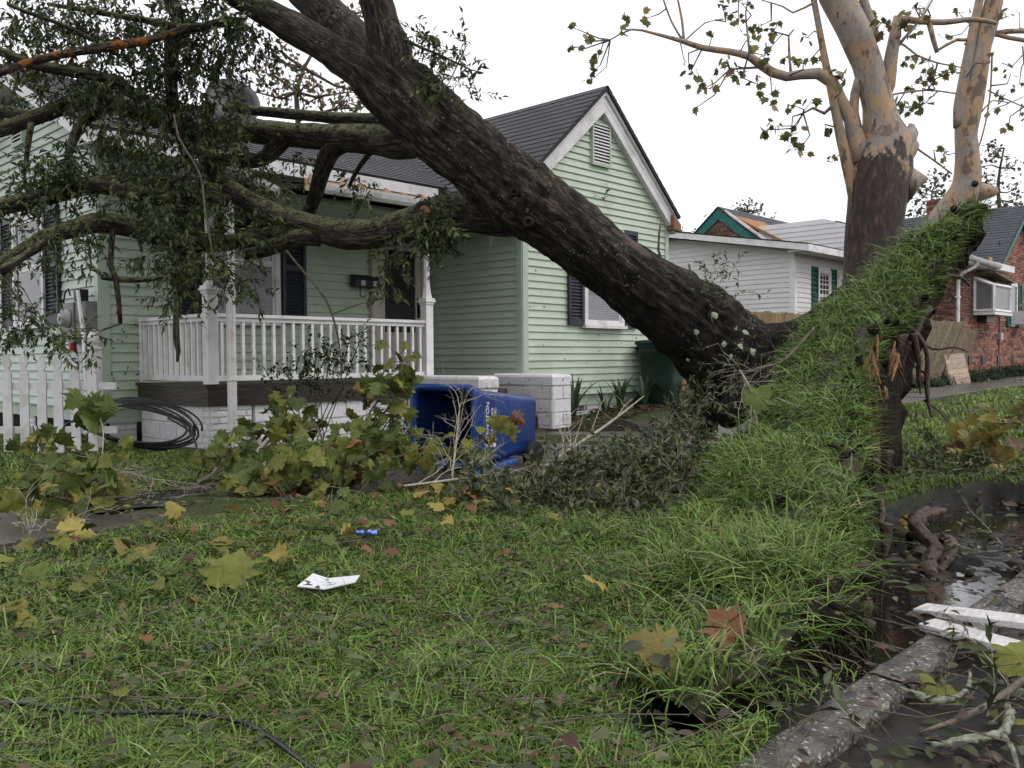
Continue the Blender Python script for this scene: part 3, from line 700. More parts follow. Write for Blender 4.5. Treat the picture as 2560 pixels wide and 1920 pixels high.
# foundation vent in the gable wall
mb = MB(); WGV = Wall('y', -0.135); WGV.box(mb, 5.78, 6.02, 0.12, 0.30, -0.01, 0.008); fv = mb.build('foundation_vent', M['black'], house)
mb = MB()
for k in range(5): x = 5.79+k*0.05; WGV.box(mb, x, x+0.008, 0.13, 0.29, 0.008, 0.013)
for k in range(4): z = 0.14+k*0.045; WGV.box(mb, 5.79, 6.01, z, z+0.006, 0.008, 0.0125)
mb.build('vent_grille', M['metal'], fv)
# posts: panelled square lower half with a moulded cap, slender chamfered shaft and carved bracket
def post(x, y, z0, zc, ztop, w):
    mb = MB(); h = w/2
    mb.box(x-h, x+h, y-h, y+h, z0, zc)
    for (dz, dw, hh) in ((0.0,0.012,0.03),(0.03,0.026,0.02),(0.05,0.016,0.03)):
        mb.box(x-h-dw, x+h+dw, y-h-dw, y+h+dw, zc+dz, zc+dz+hh)
    p = mb.build('porch_post', M['white'], house)
    mb = MB(); r = h*0.62; prof = [(h*1.10,zc+0.08),(h*0.95,zc+0.12),(r*1.05,zc+0.24),(r,zc+0.30),(r,ztop-0.36),(r*1.1,ztop-0.30),(h*1.0,ztop-0.20),(h*1.25,ztop-0.17),(h*1.25,ztop-0.14),(h*0.95,ztop-0.12),(h*0.95,ztop)]
    mb.lathe([(a*1.12, b) for a, b in prof], (x, y, 0), 8); mb.build('shaft', M['white'], p)
    return p
lp = post(0.06, 0.06, 0.66, 1.60, 2.70, 0.115)
rp = post(3.02, 0.06, 0.62, 1.60, 2.70, 0.115)
for x, sg in ((3.02,1),(3.02,-1),(0.06,1)):
    mb = MB(); pts = [(0.07,2.40),(0.10,2.46),(0.16,2.52),(0.24,2.58),(0.30,2.66),(0.30,2.70),(0.06,2.70)]
    vs = [(x+sg*a,0.045,z) for a,z in pts]+[(x+sg*a,0.075,z) for a,z in pts]; k = len(pts)
    mb.add(vs, [tuple(range(k)),tuple(range(2*k-1,k-1,-1))]+[(i,k+i,k+(i+1)%k,(i+1)%k) for i in range(k)]); mb.build('bracket', M['white'], house)
mb = MB(); pts = [(0.0,2.76),(0.0,2.50),(0.03,2.52),(0.06,2.60),(0.10,2.66),(0.20,2.70),(0.30,2.76)]
vs = [(4.535,0.42-a,z) for a,z in pts]+[(4.505,0.42-a,z) for a,z in pts]; k = len(pts)
mb.add(vs, [tuple(range(k)),tuple(range(2*k-1,k-1,-1))]+[(i,k+i,k+(i+1)%k,(i+1)%k) for i in range(k)]); mb.build('bracket', M['white'], house)
for ch, z in (('1',2.30),('2',2.175),('0',2.05),('4',1.93)):
    link('house_number', text_mesh(ch, 0.10, M['digitdark'], extrude=0.002), house, (3.02, 0.06-0.050, z), (math.pi/2,0,0))
# rails and balusters
def rail(w, a0, a1, n, parent):
    for nm, z0, z1, o in (('top_rail',1.36,1.395,0.045),('sub_rail',1.315,1.357,0.022),('bottom_rail',0.69,0.745,0.022)):
        mb = MB(); w.box(mb, a0, a1, z0, z1, -o, o); mb.build(nm, M['white'], parent)
    for i in range(n):
        a = lerp(a0, a1, (i+0.5)/n); mb = MB(); w.box(mb, a-0.0165, a+0.0165, 0.746, 1.314, -0.0165, 0.0165); mb.build('baluster', M['white'], parent)
rail(Wall('y', 0.06), 0.12, 2.96, 23, house); rail(Wall('x', 0.06), 0.12, 1.66, 12, house)
mb = MB(); mb.box(0.03,0.09,1.62,1.69,0.66,1.40); mb.build('half_post', M['white'], house)

# ---- roofs (courses are real steps)
def roof_plane(name, p00, p10, p01, p11, parent, mat, th=0.05, course=0.14, lift=0.008):
    """p00->p10 along the eave, p01->p11 along the ridge"""
    p00, p10, p01, p11 = map(Vector, (p00, p10, p01, p11))
    L = ((p01-p00).length+(p11-p10).length)/2; n = max(2, int(L/course)); mb = MB()
    nrm = (p10-p00).cross(p01-p00).normalized()
    if nrm.z < 0: nrm = -nrm
    W = (p10-p00).length
    for i in range(n):
        a, b = i/n, (i+1)/n
        q = [p00.lerp(p01,a)+nrm*lift, p10.lerp(p11,a)+nrm*lift, p10.lerp(p11,b), p00.lerp(p01,b)]
        s = [p00.lerp(p01,a)-nrm*0.002, p10.lerp(p11,a)-nrm*0.002]
        mb.add(q, [(0,1,2,3)], 0, [[(0,a*n*0.14),(W,a*n*0.14),(W,b*n*0.14),(0,b*n*0.14)]])
        mb.add(s+[q[1],q[0]], [(0,1,2,3)], 0, [[(0,a*n*0.14)]*4])
    dn = nrm*-th
    mb.add([p00+dn,p10+dn,p11+dn,p01+dn,p00,p10,p11,p01], [(3,2,1,0),(0,1,5,4),(1,2,6,5),(2,3,7,6),(3,0,4,7)], 0, [[(0,0)]*4]*5)
    return mb.build(name, mat, parent)
RZ = 5.02                                     # ridges
# front wing: ridge runs back from the gable
roof_plane('roof_slope', (4.30,4.2,3.24),(4.30,-0.37,3.24),(GA,4.2,RZ-0.03),(GA,-0.37,RZ-0.03), house, M['shingle'])
roof_plane('roof_slope', (8.26,-0.37,3.24),(8.26,4.2,3.24),(GA,-0.37,RZ-0.03),(GA,4.2,RZ-0.03), house, M['shingle'])
# main block: ridge along the street
roof_plane('roof_slope', (-0.68,1.28,3.44),(4.75,1.28,3.44),(-0.68,4.12,4.74),(6.2,4.12,4.74), house, M['shingle'])
roof_plane('roof_slope', (8.4,6.95,3.44),(-0.68,6.95,3.44),(8.4,4.12,4.74),(-0.68,4.12,4.74), house, M['shingle'])
mb = MB(); mb.box(-0.66,4.32,1.27,1.31,3.24,3.405); mb.build('eave_fascia', M['gutter'], house)
mb = MB(); mb.box(-0.66,4.5,1.315,1.70,3.245,3.275); mb.build('eave_soffit', M['white'], house)
# rakes of the left gable
for sg in (-1,1):
    a, b = (4.12+sg*2.86, 3.38), (4.12, 4.70); mb = MB()
    q = [(-0.70,a[0],a[1]-0.15),(-0.70,b[0],b[1]-0.15),(-0.66,b[0],b[1]-0.15),(-0.66,a[0],a[1]-0.15),(-0.70,a[0],a[1]),(-0.70,b[0],b[1]),(-0.66,b[0],b[1]),(-0.66,a[0],a[1])]
    if sg < 0: q = [q[1],q[0],q[3],q[2],q[5],q[4],q[7],q[6]]
    mb.hexa(q); mb.build('rake_board', M['white'], house)
    mb = MB(); q = [(-0.66,a[0],a[1]-0.13),(-0.66,b[0],b[1]-0.13),(-0.38,b[0],b[1]-0.13),(-0.38,a[0],a[1]-0.13),(-0.66,a[0],a[1]-0.11),(-0.66,b[0],b[1]-0.11),(-0.38,b[0],b[1]-0.11),(-0.38,a[0],a[1]-0.11)]
    if sg < 0: q = [q[1],q[0],q[3],q[2],q[5],q[4],q[7],q[6]]
    mb.hexa(q); mb.build('soffit', M['white'], house)
# porch roof: low pitched, its left half bent down where the limbs came through
roof_plane('porch_roof', (1.15,-0.36,2.86),(4.54,-0.36,2.86),(1.15,1.69,3.18),(4.54,1.69,3.18), house, M['shingle'], 0.03, 0.16)
roof_plane('crushed_porch_roof', (-0.25,-0.30,2.62),(1.13,-0.33,2.80),(-0.25,1.69,3.05),(1.13,1.69,3.16), house, M['shingle'], 0.03, 0.16)
mb = MB(); mb.box(-0.1,4.53,-0.05,1.69,2.70,2.735); mb.build('porch_ceiling', M['siding'], house)
mb = MB(); mb.box(0.0,4.5,-0.02,0.10,2.705,2.78) if False else mb.box(-0.05,4.53,-0.02,0.12,2.66,2.698); mb.build('porch_lintel', M['trim'], house)
# torn fascia wood and the gutter in two lengths
def gutter(p0, p1, name, parent, mat):
    p0, p1 = Vector(p0), Vector(p1); mb = MB()
    prof = [(0.0,0.0),(0.055,-0.005),(0.085,0.03),(0.10,0.075),(0.105,0.10),(0.095,0.10),(0.09,0.075),(0.075,0.035),(0.05,0.008),(0.008,0.01),(0.005,0.10),(0.0,0.10)]
    k = len(prof); n = 8
    for i in range(n+1):
        c = p0.lerp(p1, i/n)
        for (o, z) in prof: mb.v.append((c.x, c.y-o, c.z+z))
    for i in range(n):
        for q in range(k): mb.f.append((i*k+q,(i+1)*k+q,(i+1)*k+(q+1)%k,i*k+(q+1)%k)); mb.mi.append(0)
    return mb.build(name, mat, parent)
mb = MB(); mb.box(0.95,4.4,-0.375,-0.35,2.72,2.85); mb.build('torn_fascia', M['rawwood'], house)
for k in range(9):
    x = 1.0+k*0.3+random.uniform(-.1,.1); MB().hexa([(x,-0.39,2.80),(x+.12,-0.39,2.79),(x+.12,-0.36,2.79),(x,-0.36,2.80),(x+.02,-0.40,2.86+random.uniform(0,.05)),(x+.10,-0.40,2.85),(x+.10,-0.36,2.85),(x+.02,-0.36,2.87)]).build('splinter', M['rawwood'], house)
gutter((1.05,-0.38,2.71),(3.6,-0.38,2.715),'gutter',house,M['gutter'])
gutter((-0.45,-0.34,2.93),(0.62,-0.30,2.60),'hanging_gutter',house,M['gutter'])
# downspout at the corner
mb = MB(); mb.box(0.13,0.205,-0.20,-0.14,0.02,2.55); mb.box(0.118,0.217,-0.212,-0.135,0.70,0.725); mb.box(0.118,0.217,-0.212,-0.135,1.9,1.925)
for k in (0.15,0.168): mb.box(k,k+0.006,-0.204,-0.20,0.03,2.5)
mb.build('downspout', M['white'], house)
mb = MB(); mb.hexa([(0.13,-0.30,0.0),(0.205,-0.30,0.0),(0.205,-0.14,0.03),(0.13,-0.14,0.03),(0.13,-0.30,0.06),(0.205,-0.30,0.06),(0.205,-0.14,0.10),(0.13,-0.14,0.10)]); mb.build('downspout_shoe', M['white'], house)
# satellite dish behind the foliage
dish = empty('satellite_dish', (1.25,1.75,3.7), 'large dark mesh satellite dish on the roof behind oak leaves', 'satellite dish')
mb = MB(); mb.lathe([(0.01,0.0),(0.12,0.006),(0.24,0.03),(0.32,0.06),(0.335,0.07),(0.33,0.075),(0.24,0.045),(0.12,0.02),(0.01,0.015)], at(580,262,11.0), 28, (-0.3,-0.85,0.35)); mb.build('reflector', M['black'], dish, True)
mb = MB(); c = at(580,262,11.0); mb.tube([c, (c.x+0.05,c.y+0.25,c.z-0.25),(c.x+0.05,c.y+0.3,3.6)], 0.025, 8); mb.build('mast', M['metal'], dish)
mb = MB(); mb.tube([c, c+Vector((-0.3,-0.85,0.35))*0.42], 0.012, 6); mb.lathe([(0.03,0),(0.035,0.05),(0.02,0.07)], c+Vector((-0.3,-0.85,0.35))*0.4, 10, (-0.3,-0.85,0.35)); mb.build('feed_arm', M['metal'], dish)

# ---- steps between two painted block cheek walls
steps = empty('porch_steps', (3.6,-1.1,0), 'dark wooden steps between two white painted block walls', 'steps')
for k in range(4):
    y1 = -0.02-k*0.27; z = 0.50-k*0.165
    MB().box(3.15,4.10,y1-0.29,y1,z-0.03,z).build('tread', M['deckwood'], steps)
    MB().box(3.15,4.10,y1-0.03,y1-0.005,z,z+0.133).build('riser', M['deckwood'], steps)
def cheek(x0, x1, label):
    r = empty('block_wall', ((x0+x1)/2,-1.1,0), label, 'wall')
    wl, wf = Wall('x', x0), Wall('y', -1.1)
    blockwall(wl, -1.1, -0.03, -0.14, 4, 0.40, 0.17, r, 'painted_block'); blockwall(wf, x0, x1, -0.14, 4, 0.42, 0.17, r, 'painted_block')
    mb = MB(); mb.box(x0+0.05,x1-0.002,-1.05,-0.03,-0.14,0.50); mb.build('fill', M['block'], r)
    mb = MB(); q = 0.03
    rs = []
    for (dx, z) in ((0.012,0.545),(-0.004,0.56),(-0.004,0.66),(0.012,0.685),(0.05,0.70)):
        rs.append([(x0+dx,-1.1+dx,z),(x1-dx,-1.1+dx,z),(x1-dx,-0.03,z),(x0+dx,-0.03,z)])
    vs = [p for r_ in rs for p in r_]; fs = []
    for i in range(len(rs)-1):
        for k in range(4): fs.append((i*4+k,i*4+(k+1)%4,(i+1)*4+(k+1)%4,(i+1)*4+k))
    n = (len(rs)-1)*4; fs += [(n,n+1,n+2,n+3),(3,2,1,0)]
    mb.add(vs, fs); mb.build('cap', M['block'], r)
cheek(2.80, 3.13, 'white painted block cheek wall beside the steps, half behind the blue bin')
cheek(4.12, 4.50, 'white painted block cheek wall right of the steps with both faces clear')

# ================================================================== NEIGHBOURING HOUSES
wh = empty('white_house', (15.4,1.08,0.3), 'low white clapboard house with green shutters behind the board fence', 'house')
HL, HF = Wall('x', 15.4), Wall('y', 1.08)
mb = MB(); mb.box(15.43,21.5,1.11,7.6,0.2,3.45); mb.add([(15.43,1.11,3.45),(15.43,7.6,3.45),(15.43,4.5,4.02),(15.5,1.11,3.45),(15.5,7.6,3.45),(15.5,4.5,4.02)], [(0,2,1),(3,4,5),(0,1,4,3),(1,2,5,4),(2,0,3,5)]); mb.build('wall_core', M['whitehouse'], wh)
def wl_l(z):
    if z < 3.42: return 1.20, 7.5
    k = min(1,(z-3.42)/(4.02-3.42)); return lerp(1.15,4.5,k), lerp(7.5,4.5,k)
clad(HL, wh, M['whitehouse'], wl_l, 0.55, 3.98, 0.118, 0.022)
clad(HF, wh, M['whitehouse'], lambda z: (15.50, 20.5), 0.55, 3.40, 0.118, 0.022)
for w, a0, a1 in ((HL,1.07,1.20),(HF,15.38,15.50)):
    mb = MB(); w.box(mb, a0, a1, 0.5, 3.42, -0.01, 0.022); mb.build('corner_board', M['white'], wh)
window(HF, 16.62, 17.34, 1.72, 3.06, wh, M['white'], cols=3)
shutter(HF, 16.27, 16.60, 1.70, 3.10, wh, M['tealshut'], 30); shutter(HF, 17.36, 17.69, 1.70, 3.10, wh, M['tealshut'], 30)
mb = MB(); HF.box(mb, 17.80, 17.92, 0.7, 2.98, 0, 0.05); HF.box(mb, 18.75, 18.87, 0.7, 2.98, 0, 0.05); HF.box(mb, 17.92,18.75,2.86,2.98,0,0.05); dr = mb.build('door', M['white'], wh)
mb = MB(); HF.box(mb, 17.93,18.74,0.7,2.85,0.0,0.03); mb.build('door_leaf', M['white'], dr)
mb = MB(); HF.box(mb, 18.05,18.62,1.4,2.72,0.031,0.036); mb.build('door_glass', M['glass'], dr)
# low roof, rake and eave fascias
roof_plane('roof_slope', (14.95,0.55,3.50),(21.5,0.55,3.50),(14.95,4.5,4.20),(21.5,4.5,4.20), wh, M['shingle'], 0.02)
roof_plane('roof_slope', (21.5,8.0,3.55),(14.95,8.0,3.55),(21.5,4.5,4.20),(14.95,4.5,4.20), wh, M['shingle'], 0.02)
mb = MB(); mb.hexa([(14.96,0.56,3.33),(15.0,0.56,3.33),(15.0,4.5,4.03),(14.96,4.5,4.03),(14.96,0.56,3.48),(15.0,0.56,3.48),(15.0,4.5,4.17),(14.96,4.5,4.17)]); mb.build('rake_fascia', M['white'], wh)
mb = MB(); mb.hexa([(14.96,4.5,4.03),(15.0,4.5,4.03),(15.0,8.0,3.40),(14.96,8.0,3.40),(14.96,4.5,4.17),(15.0,4.5,4.17),(15.0,8.0,3.53),(14.96,8.0,3.53)]); mb.build('rake_fascia', M['white'], wh)
mb = MB(); mb.box(14.955,21.4,0.52,0.555,3.32,3.475); mb.build('eave_fascia', M['white'], wh)
mb = MB(); mb.box(15.002,21.4,0.56,1.06,3.34,3.36); mb.build('soffit', M['whitehouse'], wh)
# bright clapboard wall of the taller part behind
WD = Wall('x', 18.9)
mb = MB(); mb.box(18.93,22.0,0.5,6.4,3.4,4.15); mb.build('upper_core', M['whitehouse'], wh)
def ul(z): 
    k = max(0.0,(z-3.9)/0.75); return (-0.2+k*2.2, 3.85)
clad(WD, wh, M['whitehouse'], ul, 3.55, 4.62, 0.135, 0.022)

bh = empty('brick_house', (18.5,-1.5,0.35), 'red brick house with dark roof, chimney and green shutters at the right', 'house')
BF, BL_ = Wall('y', -1.5), Wall('x', 18.5)
mb = MB(); mb.box(18.53,30,-1.47,6.0,0.0,3.25)
mb.add([(21.7,-1.47,3.25),(26.5,-1.47,3.25),(24.1,-1.47,5.05),(21.7,-1.3,3.25),(26.5,-1.3,3.25),(24.1,-1.3,5.05)], [(0,1,2),(3,5,4),(0,3,4,1),(1,4,5,2),(2,5,3,0)])
mb.build('wall_core', M['brickmortar'], bh)
# every brick that shows is a brick; the nearest are parts, the others one joined mass
bl, bhh, gap = 0.215, 0.073, 0.011
bm1 = MB().box(-bl/2,bl/2,-0.006,0.03,-bhh/2,bhh/2); bm1.v = bm1.v
def brick_mesh(nm, m_): return MB().box(-(bl-gap)/2,(bl-gap)/2,-0.010,0.028,-(bhh-gap)/2,(bhh-gap)/2).mesh(nm, m_)
BMA, BMB = brick_mesh('brick', M['brick']), brick_mesh('brick', M['brickdark'])
rest = MB(); cells = []
openings = [(20.0,21.5,2.0,2.86),(23.35,24.1,1.72,2.95)]
for r in range(66):
    z = 0.30+r*bhh+bhh/2
    for c in range(46):
        x = 18.5+c*bl+(bl/2 if r % 2 else 0)+0.01
        if x > 27.0 or any(a0<x<a1 and z0<z<z1 for a0,a1,z0,z1 in openings): continue
        if z > 3.22 and not (abs(x-24.1) < (5.0-z)*1.30): continue
        cells.append((x, z, 'f'))
for r in range(40):
    z = 0.30+r*bhh+bhh/2
    for c in range(18):
        y = -1.49+c*bl+(bl/2 if r % 2 else 0)+0.11
        if y < 2.2 and z < 3.2: cells.append((y, z, 'l'))
def bvis(cc):
    a, z, k = cc
    p = Vector((a,-1.5,z)) if k == 'f' else Vector((18.5,a,z)); q = p-CAM; d = q.dot(FW)
    px, py = 1280+FPX*q.dot(RT)/d, 960-FPX*q.dot(UP)/d
    ok = px < 2572 and 540 < py < 960 and not (py > 800 and px < 2440) and (px > 2300 or py < 760)
    return (0 if ok else 1, d)
cells.sort(key=bvis)
for i, (a, z, k) in enumerate(cells):
    if i < 300:
        me = BMB if (random.random() < 0.17) else BMA
        if k == 'f': link('brick', me, bh, (a, -1.5+random.uniform(-.003,.002), z))
        else: link('brick', me, bh, (18.5+random.uniform(-.003,.002), a, z), (0,0,-math.pi/2))
    else:
        h, w_ = (bhh-gap)/2, (bl-gap)/2; j = random.uniform(-.003,.002); mi = 1 if random.random() < 0.17 else (2 if random.random() < 0.45 else 0)
        if k == 'f': rest.box(a-w_,a+w_,-1.51+j,-1.472,z-h,z+h,mi)
        else: rest.box(18.49+j,18.528,a-w_,a+w_,z-h,z+h,mi)
M['brick2'] = pm('pale_brick', (0.30,0.12,0.075), (0.38,0.17,0.11), 14, 0.85, 0.3)
tag(rest.build('bricks', [M['brick'], M['brickdark'], M['brick2']], bh), kind='stuff')
# roofs: cross gable to the street, main ridge along the street behind
roof_plane('roof_slope', (18.1,-1.85,3.28),(22.4,-1.85,3.28),(19.6,1.9,4.66),(24.2,1.9,4.66), bh, M['shingle2'], 0.04, 0.15)
roof_plane('roof_slope', (21.35,2.4,3.25),(21.35,-1.78,3.25),(24.1,2.4,5.18),(24.1,-1.78,5.18), bh, M['shingle2'], 0.04, 0.15)
roof_plane('roof_slope', (26.85,-1.78,3.25),(26.85,2.4,3.25),(24.1,-1.78,5.18),(24.1,2.4,5.18), bh, M['shingle2'], 0.04, 0.15)
roof_plane('roof_slope', (29.5,5.6,3.30),(19.2,5.6,3.30),(29.5,1.9,4.66),(19.6,1.9,4.66), bh, M['shingle2'], 0.04, 0.15)
for sg in (-1,1):
    a, b = (24.1+sg*2.72, 3.24), (24.1, 5.13); mb = MB()
    q = [(a[0],-1.80,a[1]-0.16),(b[0],-1.80,b[1]-0.16),(b[0],-1.76,b[1]-0.16),(a[0],-1.76,a[1]-0.16),(a[0],-1.80,a[1]),(b[0],-1.80,b[1]),(b[0],-1.76,b[1]),(a[0],-1.76,a[1])]
    if sg > 0: q = [q[1],q[0],q[3],q[2],q[5],q[4],q[7],q[6]]
    mb.hexa(q); mb.build('rake_board', M['tealshut'], bh)
louvre(Wall('y',-1.515), 23.75, 24.45, 4.42, 4.78, bh, M['tealshut'], M['tealshut'], 6)
mb = MB(); mb.box(18.08,22.2,-1.90,-1.86,3.10,3.27); mb.build('eave_fascia', M['white'], bh)
mb = MB(); mb.box(18.12,21.9,-1.85,-1.52,3.08,3.10); mb.build('soffit', M['white'], bh)
gutter((18.1,-1.90,3.16),(20.6,-1.92,3.10),'gutter',bh,M['gutter'])
mb = MB(); mb.tube([(18.75,-1.96,3.12),(18.72,-1.90,3.02),(18.6,-1.66,2.88),(18.58,-1.58,2.75),(18.58,-1.58,0.35)], 0.042, 8); mb.box(18.52,18.64,-1.63,-1.52,2.3,2.33); mb.build('downspout', M['white'], bh)
# broken boards under the eave
mb = MB(); mb.hexa([(20.2,-1.98,2.98),(21.9,-1.98,2.80),(21.9,-1.55,2.80),(20.2,-1.55,2.98),(20.2,-1.98,3.02),(21.9,-1.98,2.84),(21.9,-1.55,2.84),(20.2,-1.55,3.02)]); mb.build('hanging_eave_board', M['fenceold'], bh)
mb = MB(); mb.box(21.3,21.55,-1.53,-1.49,3.05,3.5); mb.build('raw_board', M['rawwood'], bh)
# chimney
ch = MB()
for r in range(24):
    z = 3.3+r*0.073
    for c in range(3):
        x = 20.42+c*0.2+(0.1 if r%2 else 0); x1 = min(x+0.19, 20.98)
        if x1-x > 0.04: ch.box(x,x1,-0.78,-0.70,z,z+0.062, random.choice((0,0,1,2)))
    for c in range(3):
        y = -0.78+c*0.2+(0.1 if r%2 else 0); y1 = min(y+0.19,-0.22)
        if y1-y > 0.04: ch.box(20.40,20.44,y,y1,z,z+0.062, random.choice((0,0,1,2)))
chm = ch.build('chimney', [M['brick'],M['brickdark'],M['brick2']], bh)
mb = MB(); mb.box(20.43,20.97,-0.74,-0.24,3.2,5.03); mb.build('chimney_core', M['brickmortar'], chm)
mb = MB(); mb.box(20.38,21.02,-0.83,-0.79,3.45,3.62); mb.build('chimney_flashing', M['white'], chm)
MB().tube([(20.3,0.9,4.3),(20.3,0.9,6.1)], 0.04, 8).build('vent_pipe', M['metal'], bh)
# garden bay window sticking out of the wall
bay = MB(); x0,x1,z0,z1 = 20.0,21.5,2.02,2.86; yf=-1.98
def bar(a, b, t=0.03): a, b = Vector(a), Vector(b); mb_.tube([a,b], t, 4)
mb_ = MB()
F4 = [(x0,yf,z0),(x1,yf,z0),(x1,yf,z1-0.20),(x0,yf,z1-0.20)]; B4 = [(x0,-1.53,z0),(x1,-1.53,z0),(x1,-1.53,z1),(x0,-1.53,z1)]
for k in range(4): bar(F4[k],F4[(k+1)%4],0.05); bar(F4[k],B4[k],0.05); bar(B4[k],B4[(k+1)%4],0.05)
bw = mb_.build('bay_window', M['white'], bh)
mb = MB(); mb.add([F4[0],F4[1],F4[2],F4[3]],[(0,1,2,3)]); mb.add([B4[0],F4[0],F4[3],B4[3]],[(0,1,2,3)]); mb.add([F4[3],F4[2],B4[2],B4[3]],[(0,1,2,3)]); mb.add([F4[1],B4[1],B4[2],F4[2]],[(0,1,2,3)])
mb.build('pane', M['screen'], bw)
mb = MB(); mb.box(x0-0.04,x1+0.04,yf-0.04,-1.52,z0-0.10,z0-0.03); mb.build('bay_shelf', M['white'], bw)
mb = MB(); mb.box(x0+0.3,x0+0.9,-1.75,-1.52,z0-0.28,z0-0.11); mb.build('bay_bracket', M['black'], bw)
# narrow window with shutters and an air conditioner
mb = MB(); mb.box(23.35,24.1,-1.50,-1.44,1.72,2.95); mb.build('window_recess', M['glass'], bh)
mb = MB(); mb.box(23.35,23.5,-1.52,-1.44,1.72,2.95); mb.box(23.5,24.0,-1.52,-1.44,2.85,2.95); mb.box(24.0,24.1,-1.52,-1.44,1.72,2.95); mb.build('window_frame', M['white'], bh)
BW2 = Wall('y',-1.5)
shutter(BW2, 22.98, 23.32, 1.70, 2.97, bh, M['tealshut']); shutter(BW2, 24.13, 24.47, 1.70, 2.97, bh, M['tealshut'])
ac = empty('air_conditioner', (23.7,-1.75,1.8), 'white window air conditioner on the brick wall at the right edge', 'air conditioner')
mb = MB(); mb.box(23.48,24.12,-1.98,-1.53,1.76,2.14); mb.build('casing', M['white'], ac)
mb = MB()
for k in range(9): z = 1.79+k*0.037; mb.box(23.51,24.09,-1.988,-1.981,z,z+0.018)
mb.build('grille', M['metal'], ac)
mb = MB(); mb.tube([(23.8,-1.9,1.75),(23.8,-1.52,1.45)],0.015,5); mb.build('support', M['metal'], ac)
# crawl space vents along the base, meter conduit
for x in (19.60,20.72,22.10,23.55):
    mb = MB(); mb.box(x,x+0.26,-1.535,-1.5,0.66,0.90); v_ = mb.build('crawl_vent', M['black'], bh)
    mb = MB(); mb.box(x-0.02,x+0.24,-1.52,-1.5,0.635,0.658); mb.build('vent_sill', M['brickmortar'], v_)
MB().tube([(22.25,-1.52,4.0),(22.25,-1.525,1.7),(22.25,-1.52,0.9)],0.014,6).build('conduit', M['black'], bh)
MB().box(22.14,22.36,-1.60,-1.51,1.32,1.50).build('junction_box', M['metal'], bh)
# teal gable end of the rear wing, brick infill
tg = empty('rear_wing', (18.8,5.0,3.4), 'brick gable with wide teal rake boards behind the white house', 'house')
TG = Wall('x', 18.7); A0, A1, AP, Z0, Z1 = 3.0, 7.0, 5.02, 3.55, 5.28
for sg in (-1,1):
    a = (AP+sg*2.0, Z0); b = (AP, Z1)
    q = [TG.P(a[0],a[1]-0.14,0.05),TG.P(b[0],b[1]-0.34,0.05),TG.P(b[0],b[1]-0.34,0.0),TG.P(a[0],a[1]-0.14,0.0),TG.P(a[0],a[1]+0.16,0.05),TG.P(b[0],b[1],0.05),TG.P(b[0],b[1],0.0),TG.P(a[0],a[1]+0.16,0.0)]
    if sg < 0: q = [q[1],q[0],q[3],q[2],q[5],q[4],q[7],q[6]]
    MB().hexa(q).build('rake_board', M['teal'], tg)
mb = MB(); mb.add([(18.72,3.1,3.5),(18.72,6.95,3.5),(18.72,AP,5.15),(18.8,3.1,3.5),(18.8,6.95,3.5),(18.8,AP,5.15)], [(0,2,1),(3,4,5),(0,1,4,3),(1,2,5,4),(2,0,3,5)]); mb.build('gable_core', M['brickmortar'], tg)
for r in range(20):
    z = 3.75+r*0.073
    for c in range(18):
        y = 3.15+c*bl+(bl/2 if r%2 else 0)
        if abs(y-AP) < (5.02-z)*1.16: link('brick', BMB if random.random()<0.12 else BMA, tg, (18.715, y, z+0.03), (0,0,-math.pi/2))
roof_plane('roof_slope', (18.62,2.9,3.55),(25.0,2.9,3.55),(18.62,AP,5.32),(25.0,AP,5.32), tg, M['shingle2'], 0.03, 0.15)
roof_plane('roof_slope', (25.0,7.1,3.55),(18.62,7.1,3.55),(25.0,AP,5.32),(18.62,AP,5.32), tg, M['shingle2'], 0.03, 0.15)
mb = MB(); mb.hexa([(18.85,2.75,3.9),(20.6,2.75,3.9),(20.6,4.6,4.95),(18.75,4.6,4.95),(18.85,2.75,3.96),(20.6,2.75,3.96),(20.6,4.6,5.02),(18.75,4.6,5.02)]); mb.build('bare_sheathing', M['ply'], tg)
mb = MB(); mb.hexa([(18.64,2.80,3.62),(18.70,2.80,3.62),(18.70,4.8,5.12),(18.64,4.8,5.12),(18.64,2.80,3.70),(18.70,2.80,3.70),(18.70,4.8,5.20),(18.64,4.8,5.20)]); mb.build('white_edge', M['white'], tg)

# ---- board fence between the houses, dog-eared
fe = empty('board_fence', (9.0,-0.05,0.2), 'tan dog-eared board fence standing between the green and white houses', 'fence')
for i in range(58):
    x = 8.35+i*0.142; h = 1.80+random.uniform(-0.02,0.015); g = gz(x,-0.05)-0.02; lean = random.uniform(-.004,.004)
    mb = MB(); w_ = 0.136
    pr = [(0,g),(w_,g),(w_,h-0.03),(w_-0.03,h),(0.03,h),(0,h-0.03)]; k = 6
    vs = [(x+a+lean*z,-0.06,z) for a,z in pr]+[(x+a+lean*z,-0.042,z) for a,z in pr]
    mb.add(vs, [tuple(range(k)),tuple(range(2*k-1,k-1,-1))]+[(q,k+q,k+(q+1)%k,(q+1)%k) for q in range(k)]); mb.build('picket', M['fence'], fe)
for z in (0.6,1.1,1.55): MB().box(8.35,16.5,-0.04,-0.005,z,z+0.085).build('rail', M['fence'], fe)

